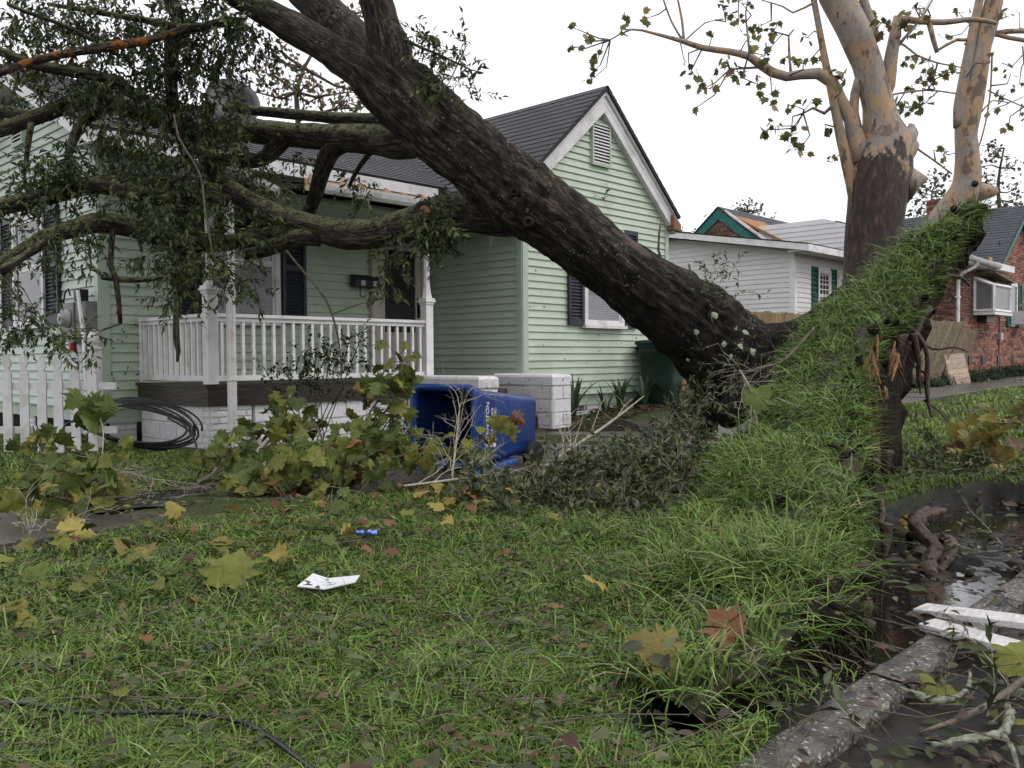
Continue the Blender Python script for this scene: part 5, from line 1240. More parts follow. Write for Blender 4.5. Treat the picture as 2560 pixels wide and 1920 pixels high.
LIMBS = {
 'S1': ([(985,215,7.25,150),(900,168,7.3,105),(800,108,7.4,78),(700,50,7.5,70),(630,10,7.6,64),(540,-45,7.7,58),(430,-110,7.8,50),(300,-190,7.9,38),(180,-260,8.0,24),(80,-320,8.1,8)], 'oakbark', 18),
 'S2': ([(960,190,7.3,140),(890,110,7.45,105),(825,45,7.6,92),(750,-30,7.8,84),(680,-110,8.0,78),(600,-200,8.2,62),(520,-290,8.4,38),(450,-370,8.6,10)], 'oakbark', 16),
 'S3': ([(975,215,7.2,130),(975,130,7.15,105),(958,70,7.1,88),(940,0,7.05,80),(920,-80,7.0,74),(900,-180,6.95,56),(890,-280,6.9,34),(880,-370,6.9,8)], 'oakbark', 16),
 'L1': ([(1080,330,7.5,120),(1000,352,7.75,92),(930,348,8.0,72),(850,345,8.2,68),(740,338,8.4,60),(640,330,8.5,56),(560,332,8.6,52),(480,330,8.6,50),(380,292,8.5,46),(228,252,8.3,42),(100,290,8.1,38),(0,325,8.0,36),(-120,350,7.9,32)], 'oaklimb', 16),
 'L1b': ([(1010,300,7.6,50),(940,300,8.0,36),(860,297,8.3,30),(760,288,8.6,27),(650,278,8.8,24),(560,270,8.9,20)], 'oaklimb', 10),
 'L1c': ([(860,352,8.2,62),(828,375,8.25,50),(806,425,8.4,42),(790,480,8.6,38),(772,530,8.9,34),(762,560,9.2,24)], 'oaklimb', 12),
 'L1d': ([(715,340,8.4,50),(668,390,8.5,36),(620,405,8.6,34),(560,400,8.7,30),(500,420,8.8,22)], 'oaklimb', 10),
 'L1e': ([(935,370,8.0,18),(915,395,8.1,14),(890,430,8.3,12),(873,468,8.6,8)], 'oaklimb', 7),
 'L2': ([(1330,510,7.55,150),(1230,535,7.65,108),(1117,530,7.8,84),(1040,556,7.85,80),(960,578,7.9,76),(870,586,7.95,70),(790,568,8.0,64),(715,545,8.05,58),(642,514,8.1,50),(575,470,8.1,44),(535,430,8.1,40),(500,370,8.1,34),(470,300,8.1,28)], 'oaklimb', 16),
 'L2b': ([(800,590,8.0,52),(735,596,7.95,44),(670,622,7.9,36),(610,640,7.9,22)], 'oaklimb', 10),
 'L2c': ([(790,575,8.0,48),(728,575,8.05,44),(640,595,8.1,40),(570,606,8.1,40),(448,610,8.05,44),(366,581,8.0,46),(260,556,7.9,50),(190,570,7.8,46),(122,592,7.7,42),(0,665,7.5,38),(-100,720,7.4,34)], 'oaklimb', 14),
 'L3': ([(600,492,8.1,36),(530,502,8.1,40),(440,497,8.0,42),(346,481,7.95,44),(270,462,7.9,48),(200,468,7.85,46),(122,490,7.8,44),(0,518,7.7,42),(-100,540,7.6,40)], 'oaklimb', 14),
 'L4': ([(470,70,7.4,22),(407,90,7.35,20),(366,102,7.3,22),(260,118,7.25,24),(163,134,7.2,20),(61,159,7.1,20),(0,183,7.0,18),(-60,205,7.0,18)], 'orangebark', 9),
 'L5': ([(330,232,8.0,30),(277,199,7.9,30),(183,179,7.9,28),(90,163,7.9,26),(0,128,7.9,24),(-80,100,7.9,22)], 'oaklimb', 10),
 'L6': ([(415,-40,7.6,34),(427,0,7.6,34),(447,41,7.65,36),(430,122,7.7,34),(428,190,7.8,32),(431,244,7.9,30),(450,330,8.0,30),(470,400,8.1,26)], 'oakbark', 10),
 'L7': ([(20,10,7.8,10),(61,28,7.8,10),(150,60,7.8,11),(228,98,7.8,12),(300,140,7.8,10)], 'oaklimb', 6),
 'L8': ([(283,575,7.8,14),(278,620,7.75,14),(277,663,7.7,15),(290,700,7.7,15),(293,724,7.7,15),(298,765,7.7,13),(301,809,7.7,11)], 'oakbark', 8),
 'L9': ([(255,692,7.7,16),(300,700,7.7,14),(366,699,7.75,13),(440,687,7.8,11),(500,670,7.9,10)], 'oaklimb', 8),
 'L10': ([(447,690,7.8,16),(444,744,7.75,17),(440,800,7.7,15),(441,850,7.7,17),(446,880,7.7,12),(443,905,7.7,6)], 'oaklimb', 8),
 'L11': ([(435,285,7.5,5),(448,346,7.5,6),(500,435,7.5,5),(513,529,7.5,5),(533,643,7.5,4)], 'twig', 5),
 'L12': ([(715,625,7.9,6),(769,692,7.9,6),(815,750,7.9,6),(840,820,7.95,5),(850,880,8.0,5),(853,960,8.0,4)], 'twig', 5),
 'L13': ([(250,270,8.2,28),(205,309,8.1,26),(185,345,8.05,24),(172,385,8.0,20),(165,440,7.9,16)], 'oaklimb', 9),
 'L14': ([(82,290,8.1,20),(74,330,8.0,16),(68,380,7.95,14),(60,440,7.9,10)], 'oaklimb', 7),
 'L15': ([(0,275,8.1,30),(60,290,8.1,30),(110,292,8.1,26)], 'oaklimb', 8),
 'L16': ([(990,90,7.1,10),(1050,118,7.0,8),(1108,142,7.0,7),(1178,175,7.0,4),(1210,182,7.0,2)], 'oaklimb', 5),
 'L17': ([(1692,700,7.7,8),(1660,670,7.65,8),(1646,625,7.6,7),(1648,580,7.6,6),(1655,540,7.6,3)], 'twig', 6),
 'L18': ([(1722,760,7.7,9),(1718,715,7.65,8),(1726,680,7.6,7),(1722,660,7.6,5)], 'twig', 6),
 'L19': ([(0,680,7.2,26),(60,640,7.3,20),(130,590,7.5,16)], 'oaklimb', 8),
 'L20': ([(560,55,7.5,26),(470,70,7.5,22),(360,50,7.6,18),(240,30,7.7,14),(120,10,7.8,10)], 'oaklimb', 8),
}
LP = {}
for k, (pts, mm, sg) in LIMBS.items():
    o, P, R = limb(pts, oak, M[mm], 'limb' if pts[1][3] > 18 else 'branch', sg, 0.07 if sg > 8 else 0.09); LP[k] = P
# roots joining the trunk to the plate, burl and knots
for pts in ([(1840,885,7.95,150),(1945,864,7.85,108),(2035,820,7.75,80),(2105,752,7.85,60),(2165,700,8.0,42)],
            [(1790,900,7.95,170),(1775,975,7.95,110),(1768,1040,7.9,70),(1752,1095,7.85,34)],
            [(1880,960,7.7,150),(1850,1010,7.5,90),(1815,1050,7.3,50)]):
    _o=limb(pts, oak, M['oakbark'], 'root', 20, 0.06)[0]; _wa=_o.data.attributes.new('wet','FLOAT','POINT'); _wa.data.foreach_set('value',[1.0]*len(_o.data.vertices))
kn = MB(); c = at(1062,528,7.66); ax = (CAM-c).normalized()
kn.lathe([(0.085,-0.16),(0.10,-0.06),(0.092,0.0),(0.075,0.022),(0.05,0.012)], c, 18, ax+Vector((0.1,0,0.1))); knot = kn.build('knot', M['oakbark'], oak, True)
kn = MB(); kn.lathe([(0.052,0.0),(0.045,0.016),(0.02,0.012),(0.004,0.014)], c+ax*0.008, 14, ax+Vector((0.1,0,0.1))); kn.build('cut_face', M['rotwood'], knot, True)
for (x,y,d,r) in ((1320,555,7.25,0.045),(1285,480,7.22,0.04)):
    kn = MB(); kn.lathe([(r*1.3,-0.12),(r*1.15,-0.04),(r*0.9,0.015),(r*0.5,0.02),(r*0.42,-0.01),(0.004,-0.015)], at(x,y,d), 14, (CAM-at(x,y,d)).normalized()); kn.build('burl', M['oakbark'], oak, True)
# lichen rosettes on the trunk foot: real crusts
lich = MB()
for (x,y) in ((1786,788),(1840,818),(1865,832),(1905,835),(1920,848),(1928,845),(1960,835),(2000,800),(1990,812),(1850,870),(1880,880),(1828,892),(1810,860),(1740,830),(1950,850),(1720,900),(2040,800)):
    best = None
    d0 = FW + RT*((x-1280)/FPX) - UP*((y-960)/FPX)
    for P_, r_ in zip(TP, TRAD):
        t = (P_-CAM).dot(d0)/d0.dot(d0); q = CAM+d0*t; m_ = (q-P_).length
        if m_ < r_ and (best is None or t-math.sqrt(max(r_*r_-m_*m_,0)) < best[0]): best = (t-math.sqrt(max(r_*r_-m_*m_,0)), P_)
    if best:
        q = CAM+d0*(best[0]-0.012); n_ = (q-best[1]).normalized(); r = random.uniform(0.018,0.04)
        ra = n_.orthogonal().normalized(); rb = n_.cross(ra); k = 12
        vs = [q+n_*0.012]+[q+(ra*math.cos(2*math.pi*i/k)+rb*math.sin(2*math.pi*i/k))*r*random.uniform(0.7,1.2)+n_*0.002 for i in range(k)]
        lich.add(vs, [(0,1+i,1+(i+1)%k) for i in range(k)])
M['lichen'] = pm('lichen_crust', (0.20,0.25,0.17), (0.38,0.42,0.30), 40, 0.9, 0.6)
tag(lich.build('lichen', M['lichen'], oak), kind='stuff')

fol = Foliage()
CL = [(40,40,8.2,90,14),(140,30,8.0,100,16),(250,40,7.9,110,18),(360,40,7.8,110,20),(470,30,7.7,110,20),(560,40,7.6,80,16),(620,50,7.5,50,8),
 (60,120,8.1,90,12),(180,110,8.0,100,14),(300,150,7.9,100,18),(420,130,7.8,100,20),(520,130,7.8,90,16),(590,140,7.9,60,9),(640,100,7.7,40,5),
 (40,220,8.2,80,10),(150,215,8.2,90,12),(270,230,8.1,100,18),(380,230,8.0,110,17),(480,230,8.0,110,17),(550,260,8.0,70,12),
 (300,310,8.1,90,14),(400,320,8.0,110,17),(490,330,8.0,100,16),(560,330,8.1,60,10),(330,380,8.0,70,10),(430,410,8.0,100,14),(510,420,8.0,70,8),(565,380,8.0,40,6),
 (110,420,7.8,60,11),(160,400,7.8,60,11),(130,470,7.75,55,9),(60,450,7.8,60,4),(200,430,7.8,45,8),(30,500,7.7,50,8),(220,560,7.8,50,8),
 (360,440,7.9,70,12),(420,500,7.85,80,9),(500,500,7.9,70,6),(470,570,7.85,80,10),(540,560,7.9,60,5),(500,640,7.8,70,9),(440,660,7.75,60,7),(550,650,7.8,50,4),(480,700,7.75,60,6),(420,740,7.75,40,3),(600,690,7.75,45,3),(640,720,7.75,40,2),(560,720,7.75,40,2),
 (60,600,7.6,80,6),(150,580,7.6,70,6),(30,700,7.5,60,3),(110,650,7.55,60,2),(200,640,7.7,50,4),
 (50,795,7.5,45,5),(110,815,7.5,45,5),(165,830,7.55,35,4),(20,815,7.5,40,3),(215,850,7.6,22,2),(90,780,7.5,30,2),
 (1085,545,7.4,50,14),(1060,580,7.45,40,8),(1110,570,7.45,35,7),(980,620,7.6,40,3),(965,680,7.6,40,3),(1000,660,7.6,35,2),(980,740,7.65,25,1),
 (660,560,7.9,40,6),(700,470,8.2,40,6),(620,600,7.8,40,7),(760,400,8.4,40,4),(640,420,8.5,60,9),(600,460,8.3,50,8),(880,440,8.6,30,2),(910,480,8.4,35,4),
 (1030,90,7.0,35,4),(1080,120,7.0,40,5),(1130,140,6.95,35,5),(1170,110,7.0,25,3),(1090,190,7.0,40,5),(1140,200,6.95,35,5),(1060,150,7.0,35,4),(1170,230,6.95,22,2),(1110,230,7.0,30,2),
 (700,190,8.6,50,3),(320,500,7.9,35,5),(370,640,7.8,40,5),(385,560,7.8,40,6),(840,60,7.4,18,2),(300,-150,7.9,110,12),(150,-180,8.0,110,10),(470,-200,8.1,120,12),(520,-300,8.4,120,10),(880,-260,6.9,110,9),(890,-340,6.9,90,7),(60,-80,8.1,90,8)]
for (x,y,d,rp,n) in CL:
    thin = x > 1000 and y < 260
    fol.cluster(at(x,y,d), rp*d/FPX, int(n*(2.9 if not thin else 1.6)), 0.45 if not thin else 0.1, 0.24, 12, 1.0, L0=0.066, W0=0.024)
    # connecting stem back to the nearest limb
    c = at(x,y,d); bestp = min((p for P in LP.values() for p in P), key=lambda p: (p-c).length_squared)
    if (bestp-c).length < 1.6:
        mid = bestp.lerp(c,0.5)+rdir()*0.05; fol.tw.tube([bestp, mid, c], [0.007,0.005,0.003], 4, cap=False)
# sprouts on the trunk
fol.cluster(at(1800,700,7.5), 0.12, 9, -0.5, 0.22, 10); fol.cluster(at(1770,740,7.55), 0.10, 6, -0.4, 0.2, 9); fol.cluster(at(1840,735,7.5), 0.10, 5, -0.2, 0.2, 7)
fol.cluster(at(1510,505,7.3), 0.04, 2, -0.3, 0.15, 6)
fol.build('foliage', M['oakleaf'], M['twig'], oak)

# ---- the root plate: a raft of turf torn up along the kerb, soil and roots below
def zg(px,py): return onz(px,py,0.0)
Bc = [zg(1480,1660),zg(1520,1520),zg(1580,1420),at(1650,1330,4.75),at(1740,1225,5.45),at(1785,1150,6.0),at(1850,1070,6.5),at(1905,1000,6.85),at(1985,880,7.3),at(2075,770,7.7),at(2185,672,8.0),at(2310,590,8.0),at(2432,497,7.9)]
Ec = [at(1740,1745,2.32),at(1900,1660,2.55),at(2040,1565,2.86),at(2104,1465,3.06),at(2124,1310,3.8),at(2150,1145,4.85),at(2140,1015,5.55),at(2148,905,6.2),at(2215,835,6.65),at(2290,765,7.0),at(2352,656,7.4),at(2402,582,7.7),at(2458,512,7.82)]
NS, NT = 64, 18
def resample(C, n):
    P,_ = smooth_line(C,[1]*len(C),0.02); L=[0]
    # keep index correspondence: resample per control span
    out=[]; m_=len(C)-1
    for i in range(n+1):
        t=i/n*m_; k=min(m_-1,int(t)); f=t-k
        p0,p1,p2,p3=C[max(k-1,0)],C[k],C[k+1],C[min(k+2,m_)]
        out.append(0.5*((2*p1)+(p2-p0)*f+(2*p0-5*p1+4*p2-p3)*f*f+(3*p1-p0-3*p2+p3)*f**3))
    return out
BR, ER = resample(Bc,NS), resample(Ec,NS)
plate_pts = []
for i in range(NS+1):
    row=[]; s=i/NS
    for j in range(NT+1):
        t=j/NT; p=BR[i].lerp(ER[i],t); q=p.copy()
        nb = 0.09*mnoise.noise(p*1.5)+0.06*mnoise.noise(p*3.7)+0.03*mnoise.noise(p*9)
        amp = sstep(0.0,0.25,s)
        up = Vector((-0.55,-0.15,0.75)).normalized()
        q += up*(nb*(0.35+0.9*amp)+0.10*amp*math.sin(math.pi*t)*(1-s*0.6))
        if s < 0.3:
            gg = 0.018*math.sin(1.3*q.x+0.7*q.y)+0.014*math.sin(2.9*q.x-1.7*q.y+1)+0.010*math.sin(5.1*q.x+4.3*q.y)
            q.z = lerp(lerp(gg-0.012, max(q.z, gg+0.02), sstep(0.04,0.30,s)), max(q.z,gg+0.03), sstep(0.6,0.95,t)*sstep(0.02,0.1,s))
        if t < 0.12 and s < 0.45: q.z -= 0.03
        if j == NT: q += Vector((random.uniform(-.03,.03),random.uniform(-.03,.03),random.uniform(-.03,.02)))
        row.append(q)
    plate_pts.append(row)
mb = MB(); W_ = NT+1
skirt = []
for i in range(NS+1):
    s=i/NS; k=sstep(0.05,0.45,s); e=plate_pts[i][NT]; n1=rdir()*0.05; n2=rdir()*0.06
    g = gz(e.x+0.2,e.y+0.05)-0.05
    hi = sstep(0.60,0.85,s); inn = plate_pts[i][NT//3]
    r1 = e+Vector((0.03,0.03,-0.07-0.04*k))+n1*0.5
    r2 = (e+Vector((0.12*k,0.04-0.07*k,-0.14-0.16*k))).lerp(e.lerp(inn,0.10)+Vector((0.05,-0.03,-0.16)),hi)+n2*0.7
    zt = min(r2.z-0.05, 1.0)
    r3 = Vector((e.x+0.02+0.34*k, e.y+0.06-0.08*k, g-0.12)).lerp(e.lerp(inn,0.40)+Vector((0.04,0.0,-0.40)),hi)+rdir()*0.04
    row=[]
    for q in range(1,13):
        f=q/12*3; a_,b_=((e,r1),(r1,r2),(r2,r3))[min(2,int(f))]; p=a_.lerp(b_,f-min(2,int(f)))
        w_=Vector((mnoise.noise(p*5),mnoise.noise(p*5+Vector((7,0,0))),mnoise.noise(p*5+Vector((0,9,0)))))*0.075+Vector((mnoise.noise(p*16),mnoise.noise(p*16+Vector((7,0,0))),mnoise.noise(p*16+Vector((0,9,0)))))*0.035
        row.append(p+w_*min(1,q/3))
    skirt.append(row)
flat = [p for r in plate_pts for p in r]; off = len(flat); vs = flat+[p for r in skirt for p in r]
fs=[(i*W_+j,(i+1)*W_+j,(i+1)*W_+j+1,i*W_+j+1) for i in range(NS) for j in range(NT)]
sk_=[]
for i in range(NS):
    a=[i*W_+NT]+[off+i*12+q for q in range(12)]; b=[(i+1)*W_+NT]+[off+(i+1)*12+q for q in range(12)]
    for q in range(12): sk_.append((a[q],b[q],b[q+1],a[q+1]))
# back of the raft
back=[]; bo=len(vs)
for i in range(NS+1):
    p=plate_pts[i][0]; k=sstep(0.05,0.5,i/NS); vs.append(p+Vector((0.30*k,0.25*k,-0.30*k-0.02)))
for i in range(NS): sk_.append((i*W_,bo+i,bo+i+1,(i+1)*W_))
for i in range(NS): sk_.append((bo+i,off+i*12+11,off+(i+1)*12+11,bo+i+1))
e0=NS*W_; sk_.append((e0+NT,e0,bo+NS,off+NS*12+5))
mb.add(vs, fs, 0); mb.add([], [], 0)
for f in sk_: mb.f.append(f); mb.mi.append(1)
M['turfsoil'] = pm('turf_soil', (0.020,0.018,0.010), (0.055,0.050,0.022), 20, 0.8, 0.8, bdist=0.03)
plate = mb.build('root_plate', [M['turfsoil'], M['soil']], oak, False); tag(plate, 'tilted raft of grassy turf and dark soil torn up with the roots')
for poly in plate.data.polygons: poly.use_smooth = True
# turf grass on it
P=[];N=[]
nblade = 4300
cum=[]; tot=0
for i in range(NS):
    for j in range(NT):
        a,b,c,d=plate_pts[i][j],plate_pts[i+1][j],plate_pts[i+1][j+1],plate_pts[i][j+1]
        ar=((b-a).cross(d-a)).length; dist=(a-CAM).dot(FW); wgt=ar/(1+(dist/5.0)**2)
        bare = mnoise.noise(a*1.3+Vector((4,2,1)))
        s,t=i/NS,j/NT
        if 0.50<s<0.62 and 0.55<t<0.95: wgt*=0.12
        if 0.64<s<0.78 and 0.55<t: wgt*=0.25
        if bare>0.12: wgt*=0.2
        wgt*=(0.35+0.65*sstep(0.0,0.22,t)) if s<0.45 else 1.0
        wgt*=0.35+0.65*sstep(0.0,0.25,s)
        if t>0.9: wgt*=0.55
        if t>0.84 and s<0.34: wgt*=0.25
        tot+=wgt; cum.append((tot,i,j))
import bisect
keys=[c[0] for c in cum]
for k in range(nblade):
    _,i,j=cum[min(bisect.bisect(keys,random.random()*tot),len(cum)-1)]
    a,b,c,d=plate_pts[i][j],plate_pts[i+1][j],plate_pts[i+1][j+1],plate_pts[i][j+1]
    u,v=random.random(),random.random(); p=a.lerp(b,u).lerp(d.lerp(c,u),v)
    n=(b-a).cross(d-a).normalized()
    if n.z<0: n=-n
    P.append(p); N.append((n*0.75+Vector((0,0,0.5))).normalized())
blades('turf', np.array(P), np.array(N), 0.155, 0.0068, GRASS+GRASS_LUSH, M['grass'], (0.5,1.9), oak, clump=6, spread=0.022)
# overhanging fringe and rootlets along the torn edge
P=[];N=[]
for k in range(2600):
    i=random.randint(int(NS*0.3),NS) if random.random()<0.9 else random.randint(2,int(NS*0.3)); p=plate_pts[i][NT]+rdir()*0.035; P.append(p); N.append((Vector((0.55,-0.35,0.25))+rdir()*0.5).normalized())
blades('turf_fringe', np.array(P), np.array(N), 0.15, 0.005, GRASS+GRASS_LUSH, M['grass'], (0.8,1.8), oak)
cd_ = MB()
for k in range(240):
    i=random.randint(int(NS*0.2),NS-1); j=random.choice([NT,NT,NT-1,NT-1,random.randint(0,NT)]); c=plate_pts[i][j]+rdir()*0.04; r=random.uniform(.012,.045)
    b0=len(cd_.v); cd_.lathe([(r*0.3,-r*0.7),(r*0.9,-r*0.25),(r,r*0.15),(r*0.6,r*0.6),(r*0.1,r*0.8)],c,8,rdir())
    for q in range(b0,len(cd_.v)): v=Vector(cd_.v[q]); cd_.v[q]=tuple(v+r*0.55*Vector((nz(v.x*28,v.y*28,v.z*28),nz(v.y*28,v.z*28,v.x*28+5),nz(v.z*28,v.x*28,v.y*28+9))))
tag(cd_.build('soil_clods',M['soil'],oak,True),kind='stuff')
rl = MB()
for k in range(420):
    i=random.randint(0,NS-6) if random.random()<0.8 else random.randint(0,14)
    p=plate_pts[i][NT]+Vector((random.uniform(0,.12),random.uniform(-.05,.05),-random.uniform(0.02,.16))); L=random.uniform(0.08,0.34)
    pts=[p.copy()]; d=Vector((random.uniform(-.3,.6),random.uniform(-.8,.3),-0.9)).normalized()
    for q in range(4): d=(d+rdir()*0.45+Vector((0,0,-.2))).normalized(); p=p+d*L/4; pts.append(p.copy())
    rl.tube(pts,[0.003,0.0025,0.002,0.0014,0.001],3,cap=False)
tag(rl.build('rootlets', M['rootwood'], oak, True), kind='stuff')
# bigger roots sticking out of the soil, torn ends
for pts in ([(2225,765,7.05,14),(2262,810,7.0,14),(2300,845,6.9,13),(2318,890,6.9,11),(2317,960,6.9,14),(2322,1010,6.85,10),(2330,1045,6.8,4)],
            [(2290,838,6.95,9),(2330,872,6.9,7),(2385,868,6.9,5),(2420,880,6.9,3)],[(2318,935,6.9,9),(2290,920,6.9,5),(2265,885,6.9,3)],
            [(2310,1000,6.88,7),(2350,1030,6.85,4),(2370,1055,6.8,3)],[(2330,668,7.45,20),(2370,690,7.5,16),(2405,695,7.5,10),(2425,715,7.5,4)],
            [(2240,690,7.6,16),(2300,720,7.5,22),(2330,700,7.55,16)],[(2320,770,7.2,24),(2300,800,7.1,20),(2290,840,7.0,10)],
            [(2200,1250,5.0,15),(2205,1290,4.9,16),(2188,1340,4.7,15),(2172,1380,4.6,12)]):
    limb(pts, oak, M['rootwood'], 'root', 9, 0.05, 2.0)
# splintered roots running down the torn face
for k in range(46):
    i=random.randint(16,int(NS*0.72)); e=plate_pts[i][NT]; r=random.uniform(0.006,0.030)
    p=e+Vector((random.uniform(-.02,.10),random.uniform(-.12,.02),-random.uniform(0.02,.14))); pts=[p.copy()]; d=Vector((random.uniform(-.1,.35),random.uniform(-.15,.25),-1)).normalized(); L=random.uniform(.15,.55)*(0.5+e.z*0.6)
    for q in range(6): d=(d+rdir()*0.28+Vector((0,0,-.12))).normalized(); p=p+d*L/6; pts.append(p.copy())
    mb=MB(); mb.tube(*smooth_line(pts,[r*1.2,r,r*0.95,r*0.8,r*0.7,r*0.5,r*0.15],0.03),7,lambda c,dv,a,L_,rr:0.35*mnoise.noise((c+dv*rr)*22)+0.15*mnoise.noise((c+dv*rr)*60)); mb.build('root',M['rootwood'],oak,True)
# bright torn wood: bundles of thin shards
for (x,y,dd,hh,n) in ((2186,900,6.15,70,9),(2172,945,6.1,50,6),(2238,905,6.35,60,5),(2205,985,6.0,40,3),(2186,1095,5.5,60,8),(2150,1215,4.9,50,6),(2142,1320,4.4,50,5),(2175,1040,5.7,40,3)):
    for k in range(n):
        c=at(x+random.gauss(0,7),y+random.gauss(0,hh*0.28),dd-random.uniform(0.0,0.08)); L=hh*dd/FPX*random.uniform(.25,.6); d=(Vector((random.gauss(0,.18),random.gauss(0,.18),1))).normalized(); w=random.uniform(.004,.012)
        s1=(RT+rdir()*0.4).normalized(); mb=MB(); vs=[c-d*L-s1*w*0.3,c-d*L+s1*w*0.3,c-s1*w+FW*0.004,c+s1*w,c+d*L*0.7-s1*w*0.7,c+d*L*0.8+s1*w*0.6,c+d*L*random.uniform(.9,1.2)+s1*random.uniform(-w,w)]
        back=[v+FW*w*1.2 for v in vs]; m_=len(vs)
        mb.add(vs+back,[(0,1,3,2),(2,3,5,4),(4,5,6),(m_,m_+2,m_+3,m_+1),(m_+2,m_+4,m_+5,m_+3),(m_+4,m_+6,m_+5),(0,2,m_+2,m_),(2,4,m_+4,m_+2),(4,6,m_+6,m_+4),(1,m_+1,m_+3,3),(3,m_+3,m_+5,5),(5,m_+5,m_+6,6),(0,m_,m_+1,1)])
        mb.build('torn_wood',M['orangewood'],oak)

# ================================================================== STANDING SYCAMORES
def c3(x, y): return (1400+x*0.5244, y*0.5244)          # measured on an enlarged crop
def syc_limb(pts, parent, name, seg, d, old=None, amp=1.0):
    P=[]; R=[]
    for q in pts:
        x,y = c3(q[0],q[1]); dd = q[3] if len(q) > 3 else d
        P.append(at(x,y,dd)); R.append(max(0.003,q[2]*0.5244*dd/FPX/2))
    P,R = smooth_line(P,R,0.12)
    def disp(c,dv,a,L,r):
        q=c+dv*r; return amp*(0.10*mnoise.noise(q*1.6)+0.05*mnoise.noise(q*4))*min(1,r/0.08)
    mb=MB(); mb.tube(P,R,seg,disp); o=mb.build(name,M['sycbark'],parent,True)
    at_=o.data.attributes.new('old','FLOAT','POINT'); z0,z1 = old if old else (-10,-9)
    at_.data.foreach_set('value',[1-sstep(z0,z1,v.co.z) for v in o.data.vertices])
    return P
def syc_tree(name, label, limbs, clusters, base, d, parentlimbs=None):
    t = empty(name, base, label, 'tree'); pts=[]
    for (pp,nm,seg,old) in limbs: pts += syc_limb(pp,t,nm,seg,d,old)
    pos=[];dr=[];nr=[];L=[];W=[];C=[]; tw=MB()
    pal=np.array([[0.10,0.12,0.035],[0.13,0.14,0.035],[0.19,0.17,0.045],[0.075,0.095,0.03],[0.23,0.19,0.055],[0.13,0.09,0.04]])
    for (cx,cy,rp,n) in clusters:
        x,y=c3(cx,cy); c=at(x,y,d+random.uniform(-.8,.8)); b=min(pts,key=lambda p:(p-c).length_squared)
        mid=b.lerp(c,0.5)+rdir()*0.12; tw.tube([b,mid,c],[0.012,0.009,0.005],4,cap=False)
        for k in range(n):
            o=rdir()*rp*0.5244*d/FPX*random.random()**0.4; p=c+o
            if random.random()<0.6: tw.tube([c,c+o*0.5+rdir()*0.03,p],[0.005,0.004,0.003],3,cap=False)
            pos.append(tuple(p)); dr.append(tuple(rdir()+Vector((0,0,-0.6)))); nr.append(tuple(rdir())); s=random.uniform(0.07,0.125); L.append(s);W.append(s); C.append(pal[random.randrange(6)]*random.uniform(0.7,1.25))
    me=np_mesh('crown',leaf_arrays(pos,dr,nr,L,W,SYC_T),SYC_F,M['crown'],np.array(C)); tag(link('crown',me,t),kind='stuff')
    tag(tw.build('twigs',M['farbark'],t,True),kind='stuff'); return t
S1L = [
 ([(1455,2000,270),(1462,1800,262),(1475,1620,262),(1478,1420,256),(1490,1250,252),(1500,1050,258),(1520,900,275),(1545,780,272),(1558,690,240),(1535,600,180),(1515,500,148),(1488,400,138),(1462,300,138),(1430,220,142),(1400,150,150),(1360,70,150),(1325,0,150),(1270,-110,145),(1220,-240,125),(1180,-380,92),(1150,-520,50),(1130,-640,10)],'trunk',30,(2.7,4.2)),
 ([(1600,700,170),(1650,650,120),(1678,625,62),(1672,600,36),(1668,588,8)],'burl',12,None),([(1600,740,190),(1665,700,112),(1695,692,62),(1712,690,10)],'burl',12,None),
 ([(1620,880,190),(1680,855,130),(1722,852,52),(1744,850,24),(1752,849,6)],'stub',12,None),
 ([(1440,770,120),(1420,690,90),(1385,570,68),(1335,470,58),(1290,385,56),(1230,350,54),(1150,355,46),(1080,366,44),(1010,345,46),(960,310,46),(900,268,36),(800,245,30),(680,228,28),(590,198,24),(450,160,14),(340,140,10),(240,190,6)],'limb',14,None),
 ([(1420,1000,80),(1395,880,62),(1355,720,52),(1320,560,46),(1295,430,40),(1272,330,36),(1240,160,30),(1210,0,28),(1190,-100,26),(1175,-220,18),(1165,-320,5)],'limb',12,None),
 ([(1530,470,80),(1560,400,74),(1578,280,62),(1600,150,52),(1608,90,44),(1650,92,34),(1720,102,30),(1830,106,28),(1970,92,24),(2080,110,18)],'limb',12,None),
 ([(1500,200,60),(1480,110,50),(1452,20,44),(1440,-60,40),(1430,-200,26),(1425,-320,6)],'limb',10,None),([(1420,640,60),(1400,540,48),(1408,440,44),(1420,380,36)],'limb',10,None),
 ([(1580,190,14),(1640,215,12),(1700,262,11),(1800,300,9),(1920,322,6)],'branch',6,None),([(1470,520,12),(1530,470,11),(1600,448,10),(1750,430,9),(1890,446,8)],'branch',6,None),
 ([(1610,220,16),(1660,160,14),(1720,90,12),(1775,0,10)],'branch',6,None),([(1690,700,12),(1790,770,10),(1870,830,8)],'branch',6,None),
 ([(905,275,12),(893,150,10),(885,60,8),(900,-20,6)],'branch',6,None),([(590,195,14),(582,100,12),(560,-10,9)],'branch',6,None),([(580,185,12),(530,100,10),(490,-10,8)],'branch',6,None),
 ([(1100,345,14),(1092,240,12),(1090,170,10),(1115,140,8)],'branch',6,None),([(1330,470,22),(1260,540,18),(1205,515,14),(1160,540,8)],'branch',6,None),([(970,320,14),(880,325,12),(810,330,8)],'branch',6,None),
 ([(1215,10,12),(1110,60,10),(1060,30,8),(960,0,6)],'branch',6,None),([(1760,110,26),(1780,190,24),(1798,250,20)],'branch',8,None),([(600,190,8),(690,110,7),(740,95,5)],'branch',5,None)]
